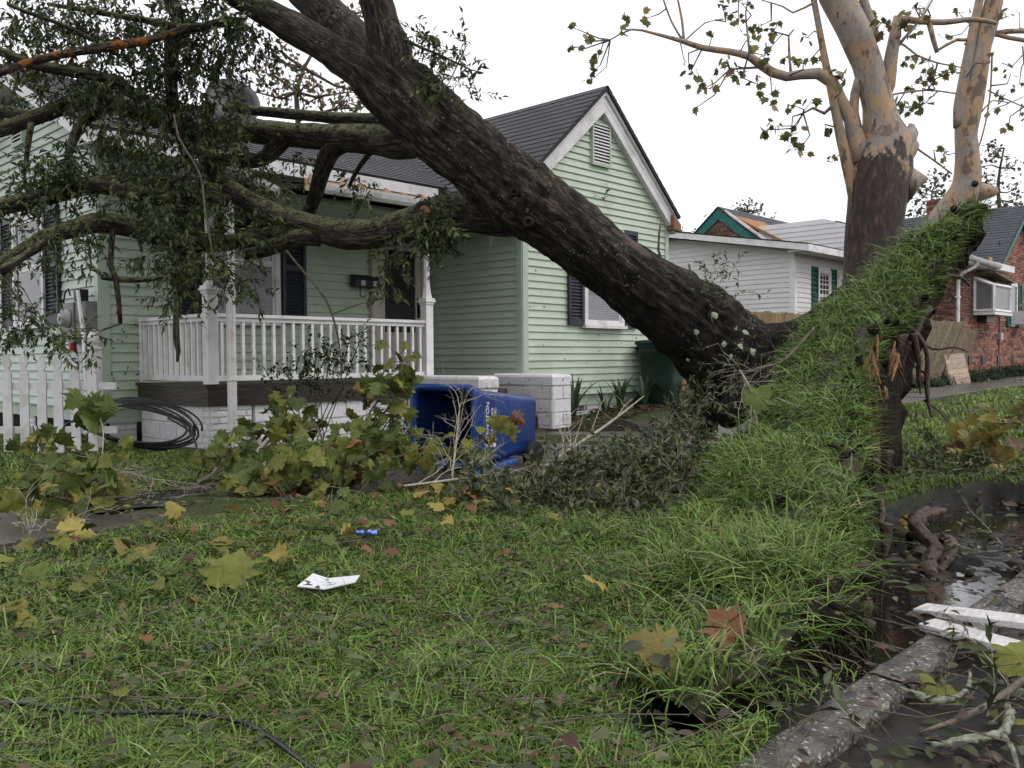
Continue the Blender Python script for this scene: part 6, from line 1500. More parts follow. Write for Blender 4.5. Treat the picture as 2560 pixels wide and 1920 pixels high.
S1C = [(130,150,40,5),(180,285,40,6),(130,400,35,4),(60,225,40,4),(320,70,40,5),(420,85,40,4),(300,140,30,3),(780,50,60,12),(850,100,50,8),(950,125,60,9),(730,160,30,4),(1030,130,40,6),(650,385,50,6),(615,320,40,4),(690,420,50,6),(800,310,60,9),(850,345,50,8),(960,260,40,5),(940,400,50,6),(1010,450,50,6),(990,620,40,9),(1100,650,60,14),(1140,715,50,11),(1040,600,40,5),(1110,500,40,6),(1270,620,30,5),(1300,760,25,4),(1600,480,50,9),(1650,510,60,12),(1730,495,50,9),(1760,385,60,14),(1700,400,40,6),(1690,140,50,7),(1850,350,40,8),(1550,110,50,8),(1490,60,50,5),(1330,340,50,9),(1360,380,40,5),(1620,110,50,8),(1740,40,60,8),(1200,480,40,5),(1160,300,40,4),(1080,270,30,3),(1840,720,25,3),(640,520,12,1),(160,340,30,3),(60,130,30,2),(900,200,40,4),(1180,180,40,4),(1230,290,30,3),(1760,290,50,6),(1660,270,50,6),(590,280,25,2),(1000,230,40,5),(870,20,50,6),(1420,40,40,3),(1180,-260,110,14),(1150,-430,120,14),(1430,-200,110,12),(1200,-120,70,7),(1300,-260,90,8),(900,-60,60,6),(560,-60,50,4)]
syc_tree('sycamore','sycamore with thick burled trunk, orange and grey flaking bark, behind the root plate',S1L,S1C,(6.2,-4.0,0.1),11.5)
S2L = [
 ([(1540,1960,165),(1585,1750,160),(1665,1500,155),(1755,1250,155),(1825,1080,155),(1905,960,150),(1940,870,128),(1942,760,110),(1935,650,102),(1945,560,112),(1975,440,96),(1995,330,86),(2015,220,82),(2045,110,84),(2065,20,84),(2085,-90,80),(2110,-230,62),(2130,-380,40),(2150,-520,8)],'trunk',22,None),
 ([(1915,600,80),(1905,520,60),(1928,380,54),(1950,260,48),(1975,120,42),(2000,0,38),(2010,-80,36),(2030,-220,22),(2050,-330,5)],'limb',12,None),
 ([(1950,920,110),(2010,915,86),(2052,912,66),(2078,912,40),(2090,912,8)],'burl',12,None),
 ([(2070,160,26),(2130,150,26),(2212,148,24),(2300,150,20)],'limb',8,None),([(1930,210,14),(1990,190,20),(2060,162,22),(2140,180,22),(2212,192,22),(2300,215,18)],'limb',8,None),
 ([(1960,190,18),(1890,190,16),(1800,240,12)],'branch',6,None),([(2060,250,10),(2050,450,9),(2020,620,8),(1980,750,6)],'branch',5,None),([(2040,430,8),(2120,470,7),(2212,510,6)],'branch',5,None),([(2212,300,8),(2205,220,9)],'branch',5,None),([(1990,560,8),(2060,480,7),(2140,490,6),(2212,460,5)],'branch',5,None)]
S2C = [(2110,300,40,3),(2140,600,30,3),(2100,450,40,4),(2190,400,40,4),(2050,300,40,3),(2190,60,40,4),(2120,60,40,3),(1830,740,25,3),(1840,180,40,4),(2190,560,30,2),(2150,350,30,2),(1900,60,50,4),(2060,520,30,2),(2110,-260,110,12),(2040,-220,90,9),(2150,-430,110,10)]
syc_tree('sycamore','slimmer forked sycamore at the right edge with pale mottled trunk',S2L,S2C,(9.6,-4.0,0.2),13.0)
hole = MB(); c=at(*c3(1978,876),12.66); hole.lathe([(0.05,-0.10),(0.05,-0.03),(0.004,-0.03)],c,12,(CAM-c).normalized())  # flat black disc, the shade inside the trunk hole put into colour
hb=hole.build('hollow_shade',M['black'],[o for o in bpy.data.objects if o.name=='sycamore.001'][0],True)

# ================================================================== TREES BEYOND
def far_tree(name,label,d,trunk,cl,pal,ls,dens,group=None):
    base=at(*trunk[0][:2],d); base.z=0
    t=empty(name,base,label,'tree',group); P=[base]+[at(x,y,d) for x,y,w in trunk]; R=[trunk[0][2]*d/FPX/2*1.2]+[w*d/FPX/2 for x,y,w in trunk]
    P2,R2=smooth_line(P,R,0.5); mb=MB(); mb.tube(P2,R2,8)
    pos=[];dr=[];nr=[];L=[];W=[];C=[]
    for (x,y,rp,n) in cl:
        c=at(x,y,d+random.uniform(-1,1)); b=min(P2[len(P2)//3:],key=lambda p:(p-c).length_squared)
        mb.tube([b,b.lerp(c,0.5)+rdir()*0.2,c],[0.04,0.03,0.015],4,cap=False)
        for k in range(int(n*dens)):
            o=rdir()*rp*d/FPX*random.random()**0.45; p=c+o
            if k%5==0: mb.tube([c,c+o*0.6+rdir()*0.06,p],[0.015,0.01,0.005],3,cap=False)
            pos.append(tuple(p));dr.append(tuple(rdir()+Vector((0,0,-.2))));nr.append(tuple(rdir()));s=ls*random.uniform(.7,1.3);L.append(s);W.append(s*0.62);C.append(pal[random.randrange(len(pal))]*random.uniform(.7,1.3))
    mb.build('trunk',M['farbark'],t,True)
    tag(link('crown',np_mesh('crown',leaf_arrays(pos,dr,nr,L,W),LEAF_F,M['crown'],np.array(C)),t),kind='stuff')
OL=np.array([[0.10,0.10,0.04],[0.13,0.12,0.045],[0.16,0.10,0.05],[0.08,0.085,0.03]]); BRN=np.array([[0.20,0.09,0.045],[0.15,0.11,0.05],[0.12,0.10,0.04]]); DG=np.array([[0.055,0.065,0.035],[0.07,0.075,0.04],[0.09,0.08,0.045]])
far_tree('background_tree','olive brown leaved tree standing behind the green house roof',20,[(745,300,14),(740,230,12),(760,170,9),(800,100,6)],[(680,190,45,30),(700,240,40,26),(720,160,40,20),(650,140,35,14),(760,215,40,22),(800,240,50,34),(850,260,55,44),(905,270,50,36),(935,240,35,18),(870,230,45,22),(880,60,45,20),(905,30,45,20),(850,45,35,12),(640,230,30,10),(700,110,40,14),(780,190,30,10)],np.concatenate([OL,BRN]),0.14,1.6)
far_tree('background_tree','dark bare twigged tree beyond the brick house at the right edge',38,[(2500,560,10),(2495,480,9),(2500,420,6),(2510,370,4)],[(2490,390,30,30),(2440,420,30,24),(2530,420,30,20),(2470,460,35,30),(2540,470,30,22),(2420,480,30,18),(2510,510,40,30),(2555,520,30,18),(2480,365,22,16)],DG,0.2,1.7)
far_tree('background_tree','low rounded tree behind the brick house roof between the sycamores',40,[(2330,600,8),(2328,540,7),(2330,480,4)],[(2340,450,35,40),(2305,480,30,30),(2360,490,35,40),(2320,520,40,44),(2290,530,25,20),(2375,530,25,20),(2270,460,15,8)],DG*1.1,0.2,1.7)
far_tree('background_tree','small sparse tree top above the teal gable',34,[(1890,620,6),(1885,570,5),(1870,530,3)],[(1850,520,22,20),(1875,512,22,24),(1895,530,20,18),(1830,530,18,12),(1860,535,22,16),(1930,550,18,8),(1790,556,20,14),(1770,548,14,8),(1905,520,14,8)],DG,0.15,1.5)
far_tree('background_tree','low distant tree left of the teal gable',44,[(1700,640,5),(1700,600,4),(1698,580,3)],[(1692,580,16,14),(1715,588,18,14),(1735,585,14,8),(1680,592,10,6)],DG*1.2,0.15,1.3)

# ================================================================== BRANCHES AND DEBRIS ON THE GROUND
def leafy_branch(label, mains, d_leaf, counts, size=(0.08,0.15), wood='twig', spread=0.16, r=0.009, face=None, group='fallen sycamore branches'):
    pts=[[at(*q) for q in m_] for m_ in mains]; t=empty('sycamore_branch',(pts[0][0].x,pts[0][0].y,0),label,'branch',group); all_=[]
    for P in pts:
        P2,R2=smooth_line(P,[r]+[r*0.8]*(len(P)-2)+[r*0.35],0.06); mb=MB(); mb.tube(P2,R2,7,lambda c,dv,a,L,rr:0.12*mnoise.noise(c*30)); mb.build('stem',M[wood],t,True); all_+=P2
    kinds=[k for k,n in counts.items() for _ in range(int(n*1.35))]; random.shuffle(kinds); tw=MB()
    for k in kinds:
        b=random.choice(all_); o=rdir()*spread*random.uniform(0.4,1.5); o.z=abs(o.z)*0.8; p=b+o; p.z=max(p.z,gz(p.x,p.y)+0.03)
        tw.tube([b,b.lerp(p,0.5)+rdir()*0.02,p],[0.003,0.0025,0.002],4,cap=False)
        n=(CAM-p).normalized()*random.uniform(0.1,0.9)+Vector((0,0,0.6))+rdir()*0.7
        lf=syc_leaf(k,p,random.uniform(*size),n,t)
        if random.random()<0.7:      # most hang by their stalks, tip down
            yv=(Vector((0,0,-0.7))+rdir()*0.8).normalized(); zv=(CAM-p).normalized()*0.6+rdir(); zv=(zv-yv*zv.dot(yv)).normalized(); xv=yv.cross(zv)
            lf.rotation_quaternion=Matrix((xv,yv,zv)).transposed().to_quaternion()
    tag(tw.build('leaf_stalks',M['twig'],t,True),kind='stuff'); return t
leafy_branch('snapped sycamore branch with pale broken end before the downspout',[[(495,1205,6.3),(530,1185,6.35),(560,1150,6.4),(640,1125,6.6),(720,1090,6.8),(790,1072,7.0)],[(640,1130,6.5),(700,1060,6.9),(725,990,7.1)]],6.5,{'olive':22,'green':30,'yellow':1},wood='twigpale',r=0.016,spread=0.17)
leafy_branch('tangled leafy sycamore branch heaped under the porch rail left of the blue bin',[[(860,1210,6.3),(900,1120,6.5),(920,1040,6.7),(960,985,6.8),(1005,925,6.9),(1025,890,6.95)],[(900,1110,6.5),(985,1000,6.7),(1010,960,6.7)],[(870,1190,6.3),(960,1150,6.2),(1060,1130,6.2)],[(880,1180,6.3),(820,1120,6.5),(790,1060,6.7)]],6.5,{'olive':36,'green':52,'yellow':4},spread=0.19,r=0.011)
leafy_branch('long thin sycamore branch lying along the sidewalk below the heap',[[(560,1250,5.8),(700,1215,5.9),(820,1190,5.95),(960,1175,5.95),(1130,1145,6.0)],[(640,1240,5.8),(760,1210,5.8),(900,1230,5.6)],[(700,1230,5.7),(850,1180,6.0),(940,1120,6.2)]],6,{'olive':40,'green':46,'yellow':6,'brown':3},spread=0.20,r=0.010)
leafy_branch('sycamore branch by the picket fence with a tall leafy sprig',[[(40,1240,5.4),(140,1200,5.7),(220,1165,6.1),(255,1140,6.2)],[(100,1230,5.5),(180,1250,5.4),(260,1230,5.5)],[(180,1190,5.9),(120,1130,6.2),(100,1110,6.3)]],6,{'green':24,'olive':24,'yellow':4},spread=0.18,r=0.008)
sp=[(205,985,6.55),(225,1010,6.5),(195,1040,6.5),(215,1050,6.5),(262,1035,6.5),(255,1060,6.5),(220,1000,6.55)]
br=[o for o in bpy.data.objects if o.name=='sycamore_branch.003'][0]
MB().tube(smooth_line([at(255,1140,6.2),at(258,1080,6.4),at(245,1030,6.5),at(225,985,6.55)],[.005,.004,.003,.002],.05)[0],0.004,5).build('stem',M['twigpale'],br,True)
for q in sp: syc_leaf('green',at(*q),0.17,(CAM-at(*q)).normalized()+rdir()*0.4,br)
leafy_branch('yellowing sycamore branch on the far grass strip at the right edge',[[(2420,1150,7.4),(2480,1130,7.4),(2560,1110,7.3)],[(2450,1165,7.2),(2520,1190,6.9),(2580,1200,6.8)],[(2480,1060,9.0),(2540,1055,9.0),(2600,1050,9.0)]],7,{'yellow':18,'olive':14,'brown':4},spread=0.22,size=(0.13,0.21))
leafy_branch('twigs with yellow leaves across the wet sidewalk at the left',[[(30,1310,4.8),(150,1290,5.1),(260,1270,5.3)],[(120,1330,4.7),(200,1260,5.3),(240,1200,5.7)],[(60,1290,5.0),(90,1230,5.4)]],5,{'yellow':5,'olive':12,'green':12},spread=0.16,wood='twigpale',r=0.006)
leafy_branch('leafy twig in front of the fallen blue bin',[[(1080,1165,5.9),(1180,1120,5.95),(1230,1085,6.0),(1290,1060,6.05)],[(1150,1130,5.95),(1210,1090,6.0),(1255,1070,6.0)]],6,{'yellow':3,'olive':8,'green':4,'brown':2},spread=0.10,wood='twigpale',r=0.005,size=(0.09,0.15))

def twig_tree(mb, p, d, L, r, depth):
    pts=[p.copy()]; n=4
    for k in range(n): d=(d+rdir()*0.28).normalized(); p=p+d*(L/n); p.z=max(p.z,gz(p.x,p.y)+0.012); pts.append(p.copy())
    mb.tube(pts,[lerp(r,r*0.45,k/n) for k in range(n+1)],4 if r<0.004 else 6,cap=False)
    if depth:
        for k in range(random.randint(2,4)):
            b=pts[random.randint(1,n)]; twig_tree(mb,b,(d+rdir()*1.0).normalized(),L*random.uniform(.35,.65),r*0.55,depth-1)
def bare_branch(label, start, end, r, mat, depth=2, extra=()):
    a,b=at(*start),at(*end); t=empty('bare_branch',(a.x,a.y,0),label,'branch','bare fallen twigs'); mb=MB()
    P,R=smooth_line([a,*[at(*e) for e in extra],b],[r]*(len(extra)+1)+[r*0.4],0.05); mb.tube(P,R,6,lambda c,dv,q,L,rr:0.15*mnoise.noise(c*40)); mb.build('stem',M[mat],t,True)
    mb=MB()
    for k in range(9):
        q=P[random.randint(len(P)//5,len(P)-1)]; dd=(b-a).normalized()+rdir()*0.9; dd.z+=0.25; twig_tree(mb,q,dd.normalized(),random.uniform(.18,.42),r*0.45,depth)
    tag(mb.build('twigs',M[mat],t,True),kind='stuff')
bare_branch('pale bare forked twig standing in front of the blue bin mouth',(1130,1190,5.7),(1150,1010,6.0),0.007,'twigpale',2,((1140,1110,5.85),))
bare_branch('pale bare branch slanting from the brush towards the white cheek wall',(1300,1215,5.7),(1610,990,7.2),0.011,'twigpale',1,((1400,1140,6.2),(1520,1060,6.8)))
bare_branch('tangle of grey bare twigs below the blue bin',(1010,1215,5.5),(1260,1180,5.7),0.008,'twigpale',3,((1130,1200,5.55),))
bare_branch('lichen spotted stick in the brush heap beside the driveway walk',(1500,1260,5.4),(1680,1090,6.2),0.010,'lichentwig',1,((1580,1170,5.8),))
bare_branch('broken pale branch resting on the grassy root plate',(2035,820,6.35),(1800,945,6.3),0.011,'twig',1,((1960,900,6.25),(1900,920,6.25)))
bare_branch('forked dead twig hanging before the trunk foot',(1850,925,6.2),(1890,1015,5.9),0.006,'twigpale',1,((1875,970,6.05),))
bare_branch('fine bare twig on the wet sidewalk at the left',(20,1370,4.4),(120,1345,4.6),0.007,'twigpale',2)
bare_branch('grey fan of fine twigs between the coil and the sidewalk',(250,1165,6.0),(400,1200,5.7),0.005,'twigpale',3)

BRUSHC=np.array([[0.036,0.046,0.020],[0.048,0.060,0.025],[0.064,0.078,0.033],[0.085,0.095,0.045],[0.10,0.105,0.042]])
def brush(label, cl, mains):
    a=at(*mains[0][0]); t=empty('oak_brush',(a.x,a.y,0),label,'branch','torn off oak brush'); f=Foliage()
    for m_ in mains:
        P,R=smooth_line([at(*q) for q in m_],[0.010]*(len(m_)-1)+[0.003],0.06); mb=MB(); mb.tube(P,R,6); mb.build('stem',M['twig'],t,True)
    for (x,y,d,rp,n) in cl: f.cluster(at(x,y,d),rp*d/FPX,int(n*1.8),-0.1,0.24,12,0.7,pal=BRUSHC,L0=0.066,W0=0.023)
    f.build('foliage',M['oakleaf'],M['twigpale'],t)
brush('dense heap of torn oak brush between the blue bin and the trunk',[(1300,1240,5.6,70,26),(1380,1220,5.8,80,34),(1460,1210,6.0,80,36),(1400,1280,5.3,70,30),(1480,1290,5.2,70,30),(1340,1300,5.2,60,22),(1540,1230,5.8,70,30),(1250,1280,5.3,60,18),(1560,1300,5.1,50,16),(1200,1260,5.4,50,12),(1290,1330,5.0,50,14),(1430,1340,4.9,50,14)],[[(1650,1180,6.2),(1500,1240,5.6),(1320,1290,5.2)],[(1560,1190,6.1),(1450,1200,5.9),(1340,1200,5.8)]])
brush('dark oak brush heaped against the foot of the trunk',[(1600,1180,6.0,90,26),(1680,1150,6.0,80,22),(1720,1100,6.2,60,10),(1640,1230,5.5,80,24),(1580,1270,5.2,70,18),(1700,1200,5.4,60,14),(1660,1290,4.9,60,14),(1600,1330,4.7,60,12),(1540,1150,6.3,60,12),(1720,1040,7.1,40,5),(1680,1190,6.2,50,10),(1620,1110,6.9,50,8),(1850,920,7.0,35,5)],[[(1760,1050,7.0),(1680,1130,6.6),(1560,1230,5.9)]])
brush('oak sprig of green leaves in front of the dark trunk foot',[(1740,1030,6.6,40,10),(1720,1070,6.5,40,10),(1770,990,6.6,30,6)],[[(1700,1110,6.4),(1730,1040,6.55),(1775,980,6.6)]])
brush('flattened oak sprays in the verge beside the muddy hole at the right',[(2380,1150,7.0,70,8),(2300,1140,7.2,60,7),(2480,1180,6.6,60,7),(2340,1180,6.7,60,8)],[[(2280,1150,7.1),(2380,1175,6.8),(2500,1170,6.7)]])
brush('oak leaf sprays over the gutter at the lower right',[(2460,1800,2.28,60,1),(2300,1830,2.2,60,1),(2540,1720,2.45,60,1),(2520,1380,3.9,60,3),(2180,1840,2.18,60,1)],[[(2560,1700,2.45),(2440,1780,2.28),(2300,1830,2.18)]])

# lichen covered branch on the street edge
lb=empty('lichen_branch',(at(2300,1740,2.5).x,at(2300,1740,2.5).y,-0.1),'crooked pale lichen covered branch at the lower right corner','branch')
for m_,w in (([(2205,1670,2.62),(2225,1725,2.6),(2215,1760,2.55),(2200,1780,2.55)],0.012),([(2225,1722,2.6),(2280,1735,2.58),(2330,1752,2.55),(2385,1748,2.55)],0.013),([(2385,1748,2.55),(2420,1720,2.55),(2425,1680,2.55)],0.007),([(2600,1735,2.45),(2510,1735,2.45),(2525,1790,2.42),(2500,1835,2.4),(2420,1850,2.4),(2330,1862,2.4)],0.012),([(2500,1835,2.4),(2530,1870,2.4),(2545,1930,2.35)],0.007),([(2105,1780,2.6),(2160,1760,2.6),(2215,1770,2.58)],0.005)):
    P,R=smooth_line([onz(q[0],q[1],-0.035) for q in m_],[w]*(len(m_)-1)+[w*0.6],0.02); mb=MB(); mb.tube(P,R,9,lambda c,dv,a,L,r:0.5*mnoise.noise((c+dv*r)*50)+0.35*mnoise.noise((c+dv*r)*130)); mb.build('stem',M['lichentwig'],lb,True)
# large individual leaves
def ground_leaf(kind, px, py, size, label, group=None, z=None, lean=0.35, tow=0.5):
    p=onz(px,py,0.06 if z is None else z); o=syc_leaf(kind,p,size,Vector((0,0,1))+(CAM-p).normalized()*tow+rdir()*lean,None,'sycamore_leaf'); return tag(o,label,'leaf',group)
ground_leaf('olive',565,1450,0.20,'largest olive sycamore leaf lying on the lawn',tow=0.9)
ground_leaf('yellow',150,1325,0.18,'tall upright yellow leaf at the left end of the wet sidewalk',tow=1.2)
ground_leaf('brown',1835,1590,0.13,'curled tan leaf on the turf near the torn edge',tow=0.8)
ground_leaf('olive',2340,1700,0.17,'broad yellow green leaf beside the pebble kerb',z=-0.02,tow=0.9)
ground_leaf('olive',2545,1675,0.15,'broad leaf cut by the right edge below the white planks',z=-0.01,tow=0.4)
ground_leaf('olive',2450,1795,0.15,'green leaf with a brown edge in the lower right corner',z=-0.06,tow=1.0)
ground_leaf('yellow',1690,1640,0.15,'pale folded leaf in the grass beside the undercut bank',tow=0.7)
ground_leaf('green',1880,1010,0.19,'single round green leaf stuck in front of the trunk foot',z=0.60,tow=2.5)
ground_leaf('yellow',855,1140,0.16,'bright yellow leaf pair hanging over the leaf heap',z=0.22,tow=2.0)
ground_leaf('yellow',2270,1290,0.10,'small pale leaf lying on the black mud',z=-0.1,tow=1.5)
for k in range(205):
    for _ in range(50):
        x,y=random.uniform(-4.2,0.6),random.uniform(-7.3,-3.85); w=0.08+0.92*sstep(-5.9,-4.5,y)
        if random.random()<w: break
    kind=random.choices(('yellow','olive','green','brown'),(0.20,0.42,0.14,0.24))[0]
    p=gp(x,y,random.uniform(0.045,0.085)); n=Vector((0,0,1))+(CAM-p).normalized()*random.uniform(-.2,.5)+rdir()*0.45
    o=syc_leaf(kind,p,random.uniform(0.045,0.115) if kind!='brown' else random.uniform(0.04,0.07),n,None,'sycamore_leaf')
    nm={'yellow':'yellow','olive':'olive green','green':'dark green','brown':'dry brown'}[kind]
    q_=p-CAM; px_=1280+FPX*q_.dot(RT)/q_.dot(FW)
    if y>-4.45: wh_='strewn along the sidewalk edge '+('left of the blue wrapper' if px_<880 else 'right of the blue wrapper')
    elif px_<740: wh_='on the lawn left of the white paper'+(', near the black cable' if y<-5.7 else '')
    elif px_<1150: wh_='on the lawn right of the white paper'
    else: wh_='in the grass before the tilted turf'
    tag(o,'%s sycamore leaf %s'%(nm,wh_),'leaf','%s leaves %s'%(nm,wh_))
# litter too small to count
def litter(name, n, fx, pal, L=(0.03,0.07), asp=0.42, tilt=0.5, dz=(0.01,0.06)):
    pos=[];dr=[];nr=[];Ls=[];W=[];C=[]
    for k in range(n):
        x,y=fx(); p=gp(x,y,random.uniform(*dz)); a=random.uniform(0,6.28)
        pos.append(tuple(p));dr.append((math.cos(a),math.sin(a),random.uniform(-.25,.25)));v=Vector((0,0,1))+rdir()*tilt;nr.append(tuple(v));l=random.uniform(*L);Ls.append(l);W.append(l*asp*random.uniform(.7,1.3));C.append(np.array(pal[random.randrange(len(pal))])*random.uniform(.7,1.3))
    tag(link(name,np_mesh(name,leaf_arrays(pos,dr,nr,Ls,W,LEAF8_T),LEAF8_F,M['oakleaf'],np.array(C))),kind='stuff')
LIT=[[0.085,0.055,0.026],[0.06,0.040,0.022],[0.07,0.09,0.035],[0.10,0.12,0.045],[0.11,0.075,0.036],[0.05,0.065,0.028],[0.12,0.13,0.05],[0.06,0.08,0.04],[0.08,0.10,0.04]]
def near_lawn():
    while True:
        d=1.4+random.random()**1.2*6.5; a=math.radians(random.uniform(-38,38)); v=_c2w(math.sin(a)*d,math.cos(a)*d,0); x,y=CAM.x+v.x,CAM.y+v.y
        if -7.45<y<-0.1 and not (x>-0.2 and y>-0.4): return x,y
litter('leaf_litter',6500,near_lawn,LIT,(0.02,0.055),dz=(0.02,0.075))
litter('street_litter',2600,lambda:(random.uniform(-3.6,3.0),random.uniform(-8.45,-7.5)),[[0.035,0.024,0.018],[0.05,0.032,0.022],[0.045,0.055,0.022],[0.075,0.085,0.035],[0.07,0.040,0.026],[0.05,0.065,0.025]],(0.02,0.065),0.45,0.7,(0.305,0.36))
litter('walk_litter',420,lambda:(random.uniform(-4,8),random.uniform(-3.8,-1.3)),LIT,(0.025,0.06),0.4,0.3,(0.03,0.05))
litter('bed_litter',900,lambda:(random.uniform(4.5,8.4),random.uniform(-1.25,-0.25)),[[0.12,0.055,0.03],[0.09,0.05,0.03],[0.07,0.06,0.03]],(0.04,0.09),0.5,0.6)
st=MB()
for k in range(420):
    x,y=near_lawn(); p=gp(x,y,random.uniform(.02,.07)); a=random.uniform(0,6.28); L=random.uniform(.08,.4); d=Vector((math.cos(a),math.sin(a),random.uniform(-.1,.15)))
    st.tube([p,p+d*L*0.5+rdir()*0.02,p+d*L],[0.0025,0.002,0.0012],3,cap=False)
for k in range(260):
    x,y=random.uniform(-3.4,0.5),random.uniform(-8.4,-7.5); p=Vector((x,y,-0.045+random.uniform(0,.05))); a=random.gauss(0.6,0.9); L=random.uniform(.08,.4); d=Vector((math.cos(a),math.sin(a),random.uniform(-.05,.2)))
    st.tube([p,p+d*L*0.5+rdir()*0.03,p+d*L],[0.0028,0.002,0.0012],3,cap=False)
tag(st.build('twig_litter',M['twig'],None,True),kind='stuff')
# bits of leaf blown onto the walls and roofs
def bits(name,n,fn,pal,L):
    pos=[];dr=[];nr=[];Ls=[];W=[];C=[]
    for k in range(n):
        p,nm=fn(); r=rdir(); nm=Vector(nm); d=(r-nm*r.dot(nm)).normalized()
        pos.append(tuple(p));dr.append(tuple(d));nr.append(tuple(nm+rdir()*0.15));l=random.uniform(*L);Ls.append(l);W.append(l*0.35);C.append(np.array(pal[random.randrange(len(pal))]))
    tag(link(name,np_mesh(name,leaf_arrays(pos,dr,nr,Ls,W,LEAF8_T),LEAF8_F,M['oakleaf'],np.array(C))),kind='stuff')
DK=[[0.02,0.022,0.015],[0.03,0.03,0.02],[0.04,0.045,0.02]]
def onwall():
    k=random.random()
    if k<0.5: return (random.uniform(4.6,8.0),-0.215,random.uniform(0.4,2.2)),(0,-1,0)
    if k<0.62: return (15.375,random.uniform(1.3,4.5),random.uniform(1.8,3.3)),(-1,0,0)
    if k<0.8: return (random.uniform(-0.3,0.1),1.685,random.uniform(0.45,1.6)),(0,-1,0)
    if k<0.9: return (random.uniform(2.8,4.5),-1.106,random.uniform(0.1,0.65)),(0,-1,0)
    return (4.115,random.uniform(-1.05,-0.1),random.uniform(0.1,0.65)),(-1,0,0)
bits('wall_leaf_bits',170,onwall,DK,(0.02,0.05))
def onroof():
    if random.random()<0.6:
        t=random.random(); return (random.uniform(1.5,4.6),lerp(1.28,3.4,t),lerp(3.44,4.75,t)+0.018),(0,-0.53,0.85)
    t=random.random(); return (random.uniform(1.2,4.4),lerp(-0.36,1.6,t),lerp(2.86,3.16,t)+0.016),(0,-0.15,0.98)
bits('roof_leaf_bits',420,onroof,[[0.20,0.20,0.18],[0.10,0.09,0.06],[0.05,0.05,0.03],[0.28,0.28,0.27]],(0.03,0.06))  # pale greys put the shine of wet leaves into their colour

# earth spilled over the kerb where the turf tore
md=MB(); n=26
for i in range(n+1):
    for j in range(9):
        x=lerp(-4.8,-2.55,i/n); y=lerp(-8.0,-7.44,j/8); h=max(0.0,math.sin(math.pi*i/n))**0.5*math.sin(math.pi*j/8)
        md.v.append((x+0.05*nz(x*6,y*6,2),y,-0.16+0.20*h+0.05*nz(x*5,y*5)+0.025*nz(x*14,y*14,4)))
md.f=[(i*9+j,(i+1)*9+j,(i+1)*9+j+1,i*9+j+1) for i in range(n) for j in range(8)]; md.mi=[0]*len(md.f)
tag(md.build('spilled_earth',M['soil'],None,True),kind='structure')
P=[]
for k in range(1500):
    x=random.uniform(-4.6,-2.7); y=-7.50+random.gauss(0,0.10); P.append((x,y,0.0+random.uniform(-.05,.01)))
blades('kerb_grass',np.array(P),None,0.10,0.0045,GRASS,M['grass'],(0.7,1.9))
# root lying in the mud, clods, lumber, paper
def thing_limb(name,label,cat,chains,mat):
    p=at(*chains[0][0][:3]); t=empty(name,(p.x,p.y,-0.1),label,cat)
    for c in chains:
        P,R=smooth_line([at(*q[:3]) for q in c],[q[3]*q[2]/FPX/2 for q in c],0.015); mb=MB(); mb.tube(P,R,18,lambda cc,dv,a,L,r:0.45*mnoise.noise((cc+dv*r)*13)+0.30*mnoise.noise((cc+dv*r)*34)+0.12*math.sin(5*a+9*L)); mb.build('root',M[mat],t,True)
thing_limb('torn_root','thick twisted brown root lying across the black mud','root',[[(2350,1285,5.0,30),(2305,1290,4.85,36),(2290,1315,4.7,34),(2315,1345,4.6,30),(2338,1375,4.5,36),(2322,1415,4.35,40),(2340,1450,4.2,34),(2385,1470,4.1,24),(2410,1485,4.05,12)],[(2325,1350,4.6,20),(2360,1345,4.58,28),(2378,1362,4.5,30),(2366,1400,4.42,24),(2345,1430,4.32,18)],[(2300,1320,4.7,12),(2270,1300,4.8,9),(2255,1290,4.9,5)]],'rootwood')
cl=MB()
for k in range(60):
    x,y=random.uniform(-1.6,2.4),random.uniform(-7.45,-6.5); r=random.uniform(.010,.036); c=gp(x,y,0.0)
    ring=[]; 
    cl.lathe([(r*0.5,-r*0.5),(r,-r*0.1),(r*0.85,r*0.45),(r*0.3,r*0.8)],c,7,rdir()*0.4+Vector((0,0,1)))
for i,v in enumerate(cl.v): cl.v[i]=tuple(Vector(v)*1.0+0.012*Vector((nz(v[0]*30,v[1]*30,v[2]*30),nz(v[1]*30,v[2]*30,3),nz(v[2]*30,v[0]*30,7))))
tag(cl.build('mud_clods',M['soil'],None,True),kind='stuff')
def plank(label,a,b,w,th,roll=0.0):
    a,b=Vector(a),Vector(b); ax=(b-a)/2; up=Vector((0,0,1)); sd_=ax.cross(up).normalized(); up2=sd_.cross(ax).normalized()
    q=Matrix.Rotation(roll,3,ax.normalized()); mb=MB(); mb.obox((a+b)/2,ax,q@(sd_*w/2),q@(up2*th/2)); o=mb.build('white_plank',M['lumber'])
    bv=o.modifiers.new('edge','BEVEL'); bv.width=0.003; bv.segments=2
    return tag(o,label,'plank','white boards on the kerb')
plank('white painted board, upper of the pile lying across the kerb',at(2300,1522,3.10),at(2720,1575,2.62),0.08,0.022,0.12)
plank('white painted board, long lower one of the pile across the kerb',at(2318,1560,2.98),at(2760,1680,2.45),0.08,0.024,0.1)
plank('short white board end under the pile on the kerb',at(2436,1600,2.85),at(2545,1648,2.70),0.065,0.02,0.1)
